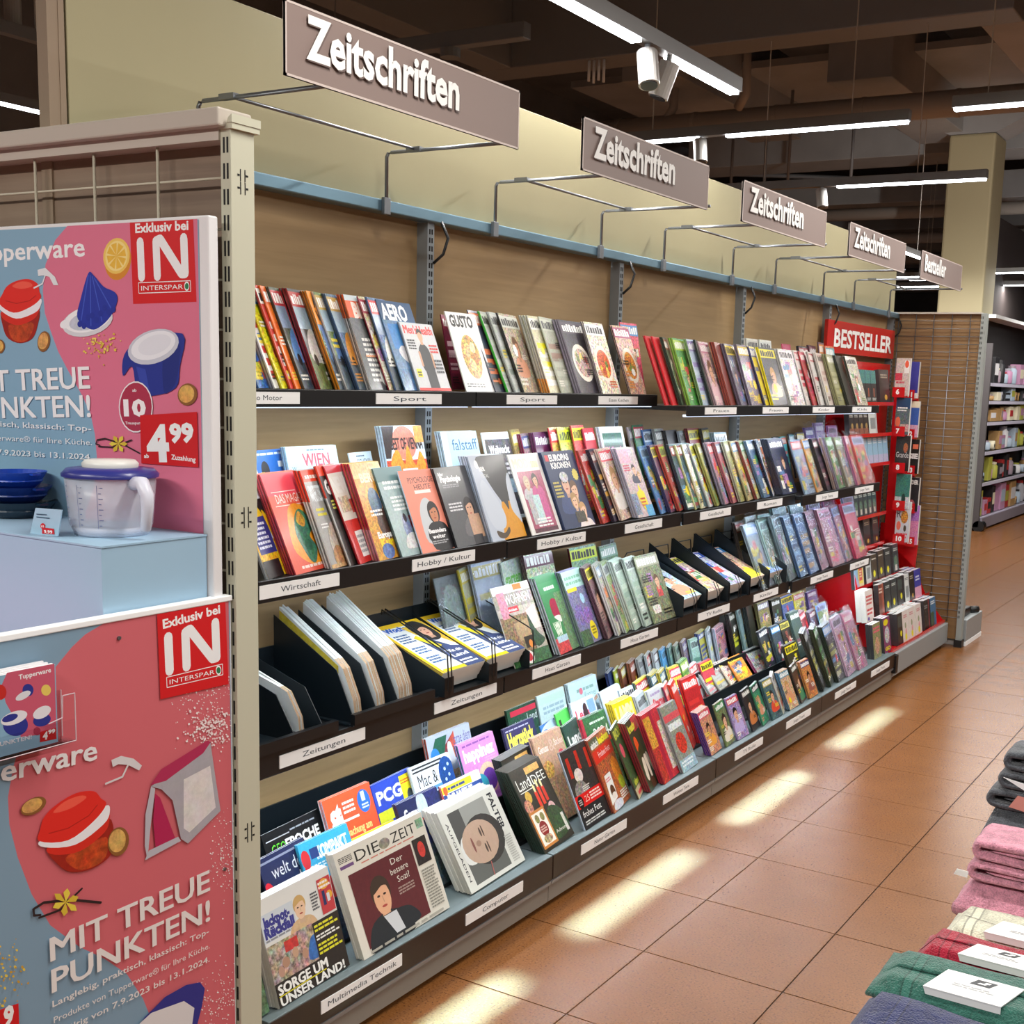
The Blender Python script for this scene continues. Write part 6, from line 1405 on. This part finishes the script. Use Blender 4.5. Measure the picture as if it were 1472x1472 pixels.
bookrow(.378, .352, [(1246, 2, .14, .185, .03, 8, 'white and red'), (1265, 1, .10, .19, .03, 9, 'brown'), (1274, 2, .11, .19, .035, 10, 'starred dark'), (1283, 2, .11, .19, .035, 10, 'starred grey'), (1292, 2, .11, .19, .035, 11, 'dark teal'), (1302, 2, .10, .185, .035, 2, 'grey'), (1309, 2, .10, .19, .035, 5, 'black lettered'), (1316, 3, .15, .19, .035, 12, 'blue and pink')], 'on the second red ledge')
bookrow(.262, .521, [(1229, 1, .09, .17, .02, 3, 'blue'), (1234, 2, .11, .17, .03, 6, 'yellow and red'), (1246, 2, .10, .17, .03, 2, 'pale'), (1254, 2, .11, .17, .03, 7, 'yellow starred'), (1264, 2, .11, .18, .03, 7, 'dark starred'), (1274, 2, .11, .18, .03, 10, 'second starred'), (1285, 2, .12, .19, .03, 4, 'green grey')], 'on the third red ledge')
bookrow(.155, .718, [(1226, 3, .13, .175, .03, 5, 'black'), (1243, 3, .13, .175, .03, 5, 'second black'), (1256, 3, .12, .175, .03, 5, 'golden dotted black')], 'on the fourth red ledge')
bookrow(.155, .913, [(1222, 6, .085, .16, .03, 4, 'dark landscape')], 'on the fifth red ledge')
bookrow(.155, 1.233, [(1241, 5, .10, .19, .03, 3, 'sky blue')], 'on the sixth red ledge')
bookrow(.155, 1.418, [(1222, 4, .085, .14, .03, 1, 'dark figure'), (1250, 2, .16, .17, .03, 2, 'white')], 'on the seventh red ledge')
bookrow(.155, 1.608, [(1222, 5, .10, .20, .03, 0, 'teal topped'), (1266, 1, .20, .21, .03, 5, 'navy oval')], 'on the top red ledge')
TB = [('B c8bcb4 .3;R 0 40 50 20 c83c50 .3;R 60 60 36 34 e8e8e4;E 76 84 14 10 e86040;L 8 30 70 10 1 c04858', 'B 3c3c94 .1;R 0 0 100 14 e0dcd8'), ('B 5c6c70 .6;R 0 70 100 30 24486c;L 12 62 70 14 2 e8ece8;E 20 34 18 14 e87050;R 40 8 60 20 c8a8a0 .5', 'B 3c60b0 .1;R 0 82 100 18 ece4c8;R 0 0 100 34 d8a8c4 .3'), ('B 2c2824 .5;T 6 38 88 16 d8d8d4 Grande .0;E 70 66 16 14 a86038 .5', 'B 1c1c1c .2;R 40 72 50 14 e87858;T 6 44 88 14 e8e8e8 SIE .06'), ('B 3c7c70 .4;R 0 0 100 34 c4d0d4 .4;E 60 26 14 18 1c3c34 .3', 'B 26262a .2;T 10 80 80 12 e0e0dc EDER .05;E 40 20 30 14 a85860 .4'), ('B ccd0d8 .1;E 62 62 26 16 c88840 .8;E 24 40 16 11 e87058;E 70 34 10 8 4c4438;T 8 60 30 20 26262a R .0;L 10 8 80 16 2 d84c58', 'B d888b4 .3;R 0 60 100 40 a870c0 .3')]
NM = [('6', '11'), ('7', '12'), ('8', '13'), ('9', '14'), ('10', '15')]
for k, (yt, yb) in enumerate([(515, 568), (572, 624), (627, 676), (682, 730), (722, 778)]):
    for c, (xa, xb_, yy) in enumerate([(1285, 1309, 5.95), (1303, 1322, 6.08)]):
        a = U(xa, yb + 4 * c, y=yy); b = U(xb_, yt + 5 * c, y=yy)
        w = b.x - a.x; h = b.z - a.z
        book((a.x, yy, a.z), w, h, .028, TB[k][c], '%s book above red ledge number %s in the bestseller tower' % ([('white and pink', 'violet'), ('blue and coral', 'blue and pink sunset'), ('dark brown', 'black and coral'), ('green mountain', 'black crime'), ('white food', 'pink and purple')][k][c], NM[k][c]), 'numbered bestseller books', yaw=R(-90), lean=R(2))
        ld = MB().box(a.x - .004, a.x + w * .8, yy - .022, yy + .05, a.z - .012, a.z - .002).box(a.x - .004, a.x + w * .82, yy - .024, yy - .020, a.z - .012, a.z + .052).build('number_ledge', REDP, bs)
        A = Art(); n_ = NM[k][c]; A.text(n_, (a.x + w * .2, a.z + .008), (a.x + w * (.45 if len(n_) == 1 else .62), a.z + .008), .030, 'f6f4f2', .05); m = MB(); A.put(m, lambda u, v, l: (u, yy - .0245 - l, v)); m.build('number', POSTER, ld)

# ---------------------------------------------------------------- towels on the table at the right
def terry(name, col, band=None):
    m = bpy.data.materials.new(name); m.use_nodes = True; nt = m.node_tree; N = nt.nodes; L = nt.links; b = N['Principled BSDF']
    tc = N.new('ShaderNodeTexCoord'); n = N.new('ShaderNodeTexNoise'); n.inputs['Scale'].default_value = 330; n.inputs['Detail'].default_value = 2; L.new(tc.outputs['Object'], n.inputs['Vector'])
    n2 = N.new('ShaderNodeTexNoise'); n2.inputs['Scale'].default_value = 60; n2.inputs['Detail'].default_value = 3; L.new(tc.outputs['Object'], n2.inputs['Vector'])
    ad = N.new('ShaderNodeMath'); ad.operation = 'ADD'; L.new(n.outputs[0], ad.inputs[0]); L.new(n2.outputs[0], ad.inputs[1])
    mr = N.new('ShaderNodeMapRange'); mr.inputs[1].default_value = .7; mr.inputs[2].default_value = 1.3; mr.inputs[3].default_value = .62; mr.inputs[4].default_value = 1.25; L.new(ad.outputs[0], mr.inputs[0])
    s = N.new('ShaderNodeVectorMath'); s.operation = 'SCALE'; s.inputs[0].default_value = lin(col); L.new(mr.outputs[0], s.inputs['Scale']); L.new(s.outputs[0], b.inputs['Base Color'])
    bp = N.new('ShaderNodeBump'); bp.inputs['Strength'].default_value = .9; bp.inputs['Distance'].default_value = .004; L.new(ad.outputs[0], bp.inputs['Height']); L.new(bp.outputs[0], b.inputs['Normal'])
    if band:    # woven hem stripe at a fixed distance from the towel's end
        sx = N.new('ShaderNodeSeparateXYZ'); L.new(tc.outputs['Object'], sx.inputs[0]); last = None
        def win(a, c):
            m1 = N.new('ShaderNodeMath'); m1.operation = 'GREATER_THAN'; L.new(sx.outputs[0], m1.inputs[0]); m1.inputs[1].default_value = a
            m2 = N.new('ShaderNodeMath'); m2.operation = 'LESS_THAN'; L.new(sx.outputs[0], m2.inputs[0]); m2.inputs[1].default_value = c
            m3 = N.new('ShaderNodeMath'); m3.operation = 'MULTIPLY'; L.new(m1.outputs[0], m3.inputs[0]); L.new(m2.outputs[0], m3.inputs[1]); return m3
        o_ = s.outputs[0]
        for (a, c, k) in ((band - .003, band, .55), (band, band + .012, 1.12), (band + .012, band + .015, .55)):
            mx = N.new('ShaderNodeMix'); mx.data_type = 'RGBA'; L.new(win(a, c).outputs[0], mx.inputs['Factor']); L.new(o_, mx.inputs[6]); mx.inputs[7].default_value = tuple(x * k for x in lin(col)) + (1,); o_ = mx.outputs[2]
        L.new(o_, b.inputs['Base Color'])
    b.inputs['Roughness'].default_value = .95; b.inputs['Specular IOR Level'].default_value = .1; b.inputs['Sheen Weight'].default_value = .35; b.inputs['Sheen Roughness'].default_value = .5
    return m
tb = thing('display_table', (2.3, .2, 0), 'black display table carrying the towels at the lower right', 'table')
MB().box(2.02, 3.1, -1.1, .88, .66, .70).build('table_top', BLACK, tb, bevel=.004)
for x, y in ((2.06, -1.05), (3.05, -1.05), (2.06, .83), (3.05, .83)): MB().box(x - .02, x + .02, y - .02, y + .02, 0, .66).build('leg', BLACK, tb)
MB().tube([(2.035, .115, .70), (2.02, .115, .722)], .008, 8).build('corner_clip', BLACK, tb)
def slab(name, x0, x1, y0, y1, z0, z1, m, label, tilt=0.0, sag=.006, seed=0, parent=None, group=None, cat='towel'):
    """soft folded towel: rounded slab with an uneven surface"""
    rg_ = random.Random(seed); nx, ny, nz = 30, 14, 5; vs = []; idx = {}; fs = []
    ph = [rg_.uniform(0, 6) for _ in range(6)]
    def P(u, v, w):
        r = .018 / max(.05, (y1 - y0))
        X = x0 + (x1 - x0) * u; Y = y0 + (y1 - y0) * v; Z = z0 + (z1 - z0) * w
        ed = min(1, min(u, 1 - u) * (x1 - x0) / .02, min(v, 1 - v) * (y1 - y0) / .02)
        rz = math.sqrt(max(0, 1 - (1 - ed) ** 2)); Z = (z0 + z1) / 2 + (Z - (z0 + z1) / 2) * (.35 + .65 * rz)
        q = abs(w - .5) * 2; k = .008 * q ** 3
        X += k if u < .5 else -k; Y += (k if v < .5 else -k)
        wv = sag * (math.sin(9 * u + ph[0]) * .4 + math.sin(23 * u + 7 * v + ph[1]) * .22 + math.sin(11 * v + 4 * u + ph[2]) * .25)
        return (X + .25 * wv * math.cos(ph[3] + 5 * v), Y + .3 * wv, Z + wv * w + tilt * (v - .5))
    def vid(i, j, k):
        if (i, j, k) not in idx: idx[(i, j, k)] = len(vs); vs.append(P(i / nx, j / ny, k / nz))
        return idx[(i, j, k)]
    for i in range(nx):
        for j in range(ny):
            fs.append((vid(i, j, nz), vid(i + 1, j, nz), vid(i + 1, j + 1, nz), vid(i, j + 1, nz))); fs.append((vid(i, j, 0), vid(i, j + 1, 0), vid(i + 1, j + 1, 0), vid(i + 1, j, 0)))
    for k in range(nz):
        for i in range(nx): fs.append((vid(i, 0, k), vid(i + 1, 0, k), vid(i + 1, 0, k + 1), vid(i, 0, k + 1))); fs.append((vid(i, ny, k), vid(i, ny, k + 1), vid(i + 1, ny, k + 1), vid(i + 1, ny, k)))
        for j in range(ny): fs.append((vid(0, j, k), vid(0, j, k + 1), vid(0, j + 1, k + 1), vid(0, j + 1, k))); fs.append((vid(nx, j, k), vid(nx, j + 1, k), vid(nx, j + 1, k + 1), vid(nx, j, k + 1)))
    mb = MB(); mb.add(vs, fs); o = mb.build(name, m, parent, origin=((x0 + x1) / 2, (y0 + y1) / 2, z0), smooth=True)
    return tag(o, label, cat, group) if label else o
def towel_card(parent, x, y, z, wx, wy, sl, lab=None, nm='label_card'):
    sk = .02
    c = MB('f0f0ee'); c.prism([(x, y, z), (x + wx, y, z - .0), (x + wx + sk, y + wy, z + sl), (x + sk, y + wy, z + sl)], (0, 0, .0018)); c.prism([(x + .004, y + .001, z - .011), (x + wx, y + .001, z - .011), (x + wx, y + .001, z), (x, y + .001, z)], (0, .0012, 0))
    A = Art(); A.poly([(.40, .62), (.66, .62), (.70, .88), (.44, .88)], '34383c'); A.poly([(.48, .70), (.58, .70), (.60, .76), (.50, .76)], 'e8e8e8'); A.poly([(.55, .76), (.62, .76), (.63, .83), (.56, .83)], 'e8e8e8')
    A.lines(.25, .35, .55, .16, 2, 'a8aaac', random.Random(2))
    A.put(c, lambda u, v, l: (x + sk * v + wx * u, y + wy * v, z + .0019 + sl * v + l)); return c.build(nm, POSTER, parent)
NVY, GRN, REDT, CRT = terry('navy_terry', '1b2758', -.255), terry('green_terry', '33665a', -.268), terry('red_terry', '9c1a32', -.264), terry('cream_terry', 'd8d8c2', -.262); GRN2 = terry('green_terry_lower', '33665a')
PKT, GYT = terry('pink_terry', 'd391a4'), terry('grey_terry', '54585e')
o = slab('towel', 1.985, 2.62, -.60, -.175, .705, .792, NVY, 'navy blue folded towel nearest in the lower right corner', tilt=.0, seed=1, group=None)

o = slab('towel', 1.978, 2.62, -.17, -.022, .742, .790, GRN, 'dark green towel uppermost of the green pile behind the navy towel', tilt=.004, seed=2)

towel_card(o, 2.062, -.158, .7925, .115, .072, .002)
slab('towel', 1.972, 2.62, -.185, -.03, .705, .742, GRN2, 'dark green towel beneath the labelled green one', seed=3)
o = slab('towel', 2.004, 2.62, -.017, .100, .706, .786, REDT, 'crimson towel with white label between the green and cream towels', seed=4)
towel_card(o, 2.078, -.010, .789, .105, .052, .001)
o = slab('towel', 2.018, 2.62, .104, .248, .706, .780, CRT, 'cream towel with white label in front of the pink stack', seed=5)
towel_card(o, 2.092, .110, .7835, .12, .06, .001)
def roll(x0, y0, y1, z0, z1, m, label, L_=.55, tongue=True, rn=0):
    t = thing('towel', (x0 + .2, y0, z0), label, 'towel'); H = z1 - z0; th = H * .40; r = H / 2 - th / 2; zc = (z0 + z1) / 2; rg_ = random.Random(rn)
    def ribbon(path, th, nm, y0, y1):
        n = len(path); up = []; dn = []
        for i, p in enumerate(path):
            a = Vector(path[max(i - 1, 0)]); b = Vector(path[min(i + 1, n - 1)]); d = (b - a).normalized(); q = Vector((-d.y, d.x)); k = th / 2 * (1 if 0 < i < n - 1 else .55)
            up.append(Vector(p) + q * k); dn.append(Vector(p) - q * k)
        vs = []; fs = []; ny = 10
        for j in range(ny + 1):
            v = j / ny; e = 1 - .25 * (abs(v - .5) * 2) ** 6; y = y0 + (y1 - y0) * v
            for i in range(n):
                c = (up[i] + dn[i]) / 2; wv = .0015 * math.sin(13 * i + 5 * j + rn)
                for s_ in (up[i], dn[i]): w_ = c + (s_ - c) * e; vs.append((w_.x + wv, y, w_.y + wv))
        for j in range(ny):
            for i in range(n - 1):
                a = (j * n + i) * 2; b = a + 2; c = ((j + 1) * n + i) * 2; d = c + 2
                fs += [(a, c, d, b), (a + 1, b + 1, d + 1, c + 1)]
            a = j * n * 2; c = (j + 1) * n * 2; fs.append((a, a + 1, c + 1, c)); a += 2 * (n - 1); c += 2 * (n - 1); fs.append((a, c, c + 1, a + 1))
        for j, fl in ((0, 0), (ny, 1)):
            for i in range(n - 1):
                a = (j * n + i) * 2; q = (a, a + 2, a + 3, a + 1); fs.append(q[::-1] if fl else q)
        o = MB().add(vs, fs).build(nm, m, t, smooth=True); sub = o.modifiers.new('s', 'SUBSURF'); sub.levels = 1; sub.render_levels = 1
    xs = x0 + H / 2; top = [(xs + L_ * k / 6, zc + r + .002 * math.sin(k * 1.7 + rn)) for k in range(6, -1, -1)]
    arc = [(xs - (H / 2 - th / 2) * math.sin(a), zc + r * math.cos(a)) for a in [PI * k / 7 for k in range(1, 7)]]
    bot = [(xs + L_ * k / 6, zc - r - .002 * math.sin(k * 1.3 + rn)) for k in range(0, 7)]
    ribbon(top + arc + bot, th, 'folded_layer', y0, y1)
    if tongue: ribbon([(x0 + H * .72 + L_ * k / 5, zc + .002 * math.sin(k)) for k in range(5, -1, -1)], th * .62, 'inner_layer', y0 + .004, y1 - .01)
    return t
slab('towel', 2.005, 2.62, .252, .42, .706, .805, PKT, 'pink towel lying flat as the base of the pink stack', seed=6)
roll(2.022, .262, .385, .807, .846, PKT, 'lower of the two folded pink towels on the pink stack', rn=2)
roll(2.026, .264, .385, .847, .887, PKT, 'upper folded pink towel on top of the pink stack', rn=5)
tgm = MB('eef0f0'); tgm.prism([(2.026, .262, .812), (2.004, .252, .818), (2.009, .252, .829), (2.028, .262, .824)][::-1], (0, .0012, 0)); tag(tgm.build('towel_tag', WHITE, origin=(2.01, .262, .815)), 'small white tag sticking out of the lower folded pink towel', 'tag')
slab('towel', 1.99, 2.62, .48, .80, .706, .872, GYT, 'dark grey towels base layer behind the pink stack', seed=8)
roll(1.998, .50, .62, .873, .912, GYT, 'lowest rolled dark grey towel with a coral label behind the pink stack', rn=1)
roll(2.016, .502, .62, .913, .952, GYT, 'middle rolled dark grey towel with a white tag', rn=3)
roll(2.023, .504, .62, .953, .992, GYT, 'top rolled dark grey towel of the grey stack', rn=6)
tag(MB().prism([(2.045, .498, .882), (2.09, .498, .876), (2.09, .498, .905), (2.06, .498, .908)], (0, .0015, 0)).build('towel_label', mat('coral_card', 'dc9488', .5), origin=(2.07, .5, .88)), 'coral paper label in the lowest grey towel', 'label')
tag(MB().prism([(2.030, .498, .940), (2.075, .496, .920), (2.075, .496, .934)], (0, .0015, 0)).build('towel_tag', WHITE, origin=(2.05, .5, .93)), 'white pointed tag hanging from the middle grey towel', 'tag')

# ---------------------------------------------------------------- far household shelves at the right edge
fs_ = thing('household_shelving', (-1.2, 15, 0), 'far dark shelving with white lit shelf edges at the right edge of the picture', 'shelving')
MB().box(-1.20, -1.17, 13.6, 22, .05, 2.6).build('back_panel', mat('far_back', '1c1a1c', .7), fs_)
MB().box(-1.17, -.93, 13.6, 22, .03, .16).build('base_box', mat('far_base', '8c8896', .5, .2), fs_)
for z in (.60, .985, 1.35, 1.61, 1.83): MB().box(-1.17, -.97, 13.6, 22, z - .03, z - .01).build('shelf_board', BLACK, fs_); 
for z in (.17, .60, .985, 1.35, 1.61, 1.83): MB().box(-.97, -.955, 13.6, 22, z - .045, z - .005).build('shelf_edge', mat('lilac_shelf_edge', 'c4c2d4', .4), fs_)
MB().box(-1.20, -.96, 13.55, 13.6, .05, 2.3).build('side_post', mat('far_post', '4a4648', .6), fs_); MB().tube([(-.96, 13.55, .06), (-.96, 13.7, .06)], .07, 14).build('bumper', BLACK, fs_)
MB().box(-1.20, -.94, 13.5, 22, 2.60, 2.64).build('white_top_rail', WHITE, fs_)
tag(MB().box(-1.8, -1.70, 14.8, 24, 2.75, 4.2).build('fascia_board', mat('far_panel', '4c4240', .8), origin=(-1.75, 13.2, 2.75)), 'dark brown panel above the far household shelves', 'panel')
for k, (a, b) in enumerate(((1425, 1450), (1458, 1476))):
    ya, yb = Y_at(a, -.93, 2.4), Y_at(b, -.93, 2.4)
    t = thing('sign_box', (-.93, ya, 2.32), '%s taupe sign box on the far household shelves' % ('left' if k == 0 else 'right'), 'sign')
    MB().box(-.96, -.93, ya, yb, 2.30, 2.50).build('board', SIGNM, t); MB().box(-.93, -.927, ya + .1, yb - .2, 2.345, 2.45).build('white_lettering_field', WHITE, t)
rp = random.Random(5); KC = [('grey', 'a8a8b0'), ('white', 'dcdce0'), ('pink', 'b888a8'), ('red', 'b03434'), ('tan', 'b08c5c'), ('pale blue', 'a8b8c8'), ('black', '26262a'), ('mauve', '9c8c98'), ('olive', 'a8a848'), ('cream', 'e0d8bc')]
n_ = 0
for li, (z, hm) in enumerate(((.165, .40), (.60, .34), (.985, .33), (1.35, .24), (1.61, .20), (1.83, .40))):
    y = 13.66
    while y < 17.6:
        w = rp.uniform(.14, .34); h = rp.uniform(.45, .92) * hm; c = rp.choice(KC); sh = rp.choice('bbcjr'); x = -.985 - rp.uniform(.005, .03); yc = y + w / 2
        r = min(w / 2 * .9, .072)
        lab = '%s %s, %s from left, %s level of far household shelves' % (c[0], {'b': 'box', 'c': 'canister', 'j': 'jar', 'r': 'rolled mat'}[sh], OD[int((y - 13.66) / .26) + 1], ['lowest', 'second', 'third', 'fourth', 'fifth', 'top'][li])
        mt = mat('ware_' + c[1], c[1], .45)
        if sh == 'b':
            o = thing('box', (x - .1, y, z), lab, 'box'); MB().box(x - .14, x, y + .01, y + w - .01, z, z + h).build('carton', mt, o, bevel=.004); MB().box(x, x + .002, y + .03, y + w - .03, z + h * .3, z + h * .75).build('box_label', mat('ware_' + KC[(n_ * 3) % 10][1], KC[(n_ * 3) % 10][1], .45), o)
        elif sh == 'r':
            o = thing('rolled_mat', (x - .1, y, z), lab, 'mat'); MB().tube([(x - .14, yc, z + r * .8), (x, yc, z + r * .8)], r * .8, 16).build('roll', mt, o, smooth=True); MB().tube([(x - .001, yc, z + r * .8), (x + .004, yc, z + r * .8)], r * .3, 12).build('core', mat('ware_26262a', '26262a'), o)
        else:
            o = thing('jar' if sh == 'j' else 'canister', (x - r, yc, z), lab, 'jar' if sh == 'j' else 'canister'); hh = h * (.7 if sh == 'j' else 1)
            MB().lathe([(0, 0), (r * .9, 0), (r, .02), (r, hh * .75), (r * .7, hh * .86), (r * .7, hh * .88)], (x - r, yc, z), 20).build('body', mt, o, smooth=True); MB().lathe([(r * .74, hh * .87), (r * .74, hh), (0, hh)], (x - r, yc, z), 20).build('lid', mat('ware_' + KC[(n_ * 7 + 3) % 10][1], KC[(n_ * 7 + 3) % 10][1], .45), o)
        y += w + rp.uniform(.01, .05); n_ += 1
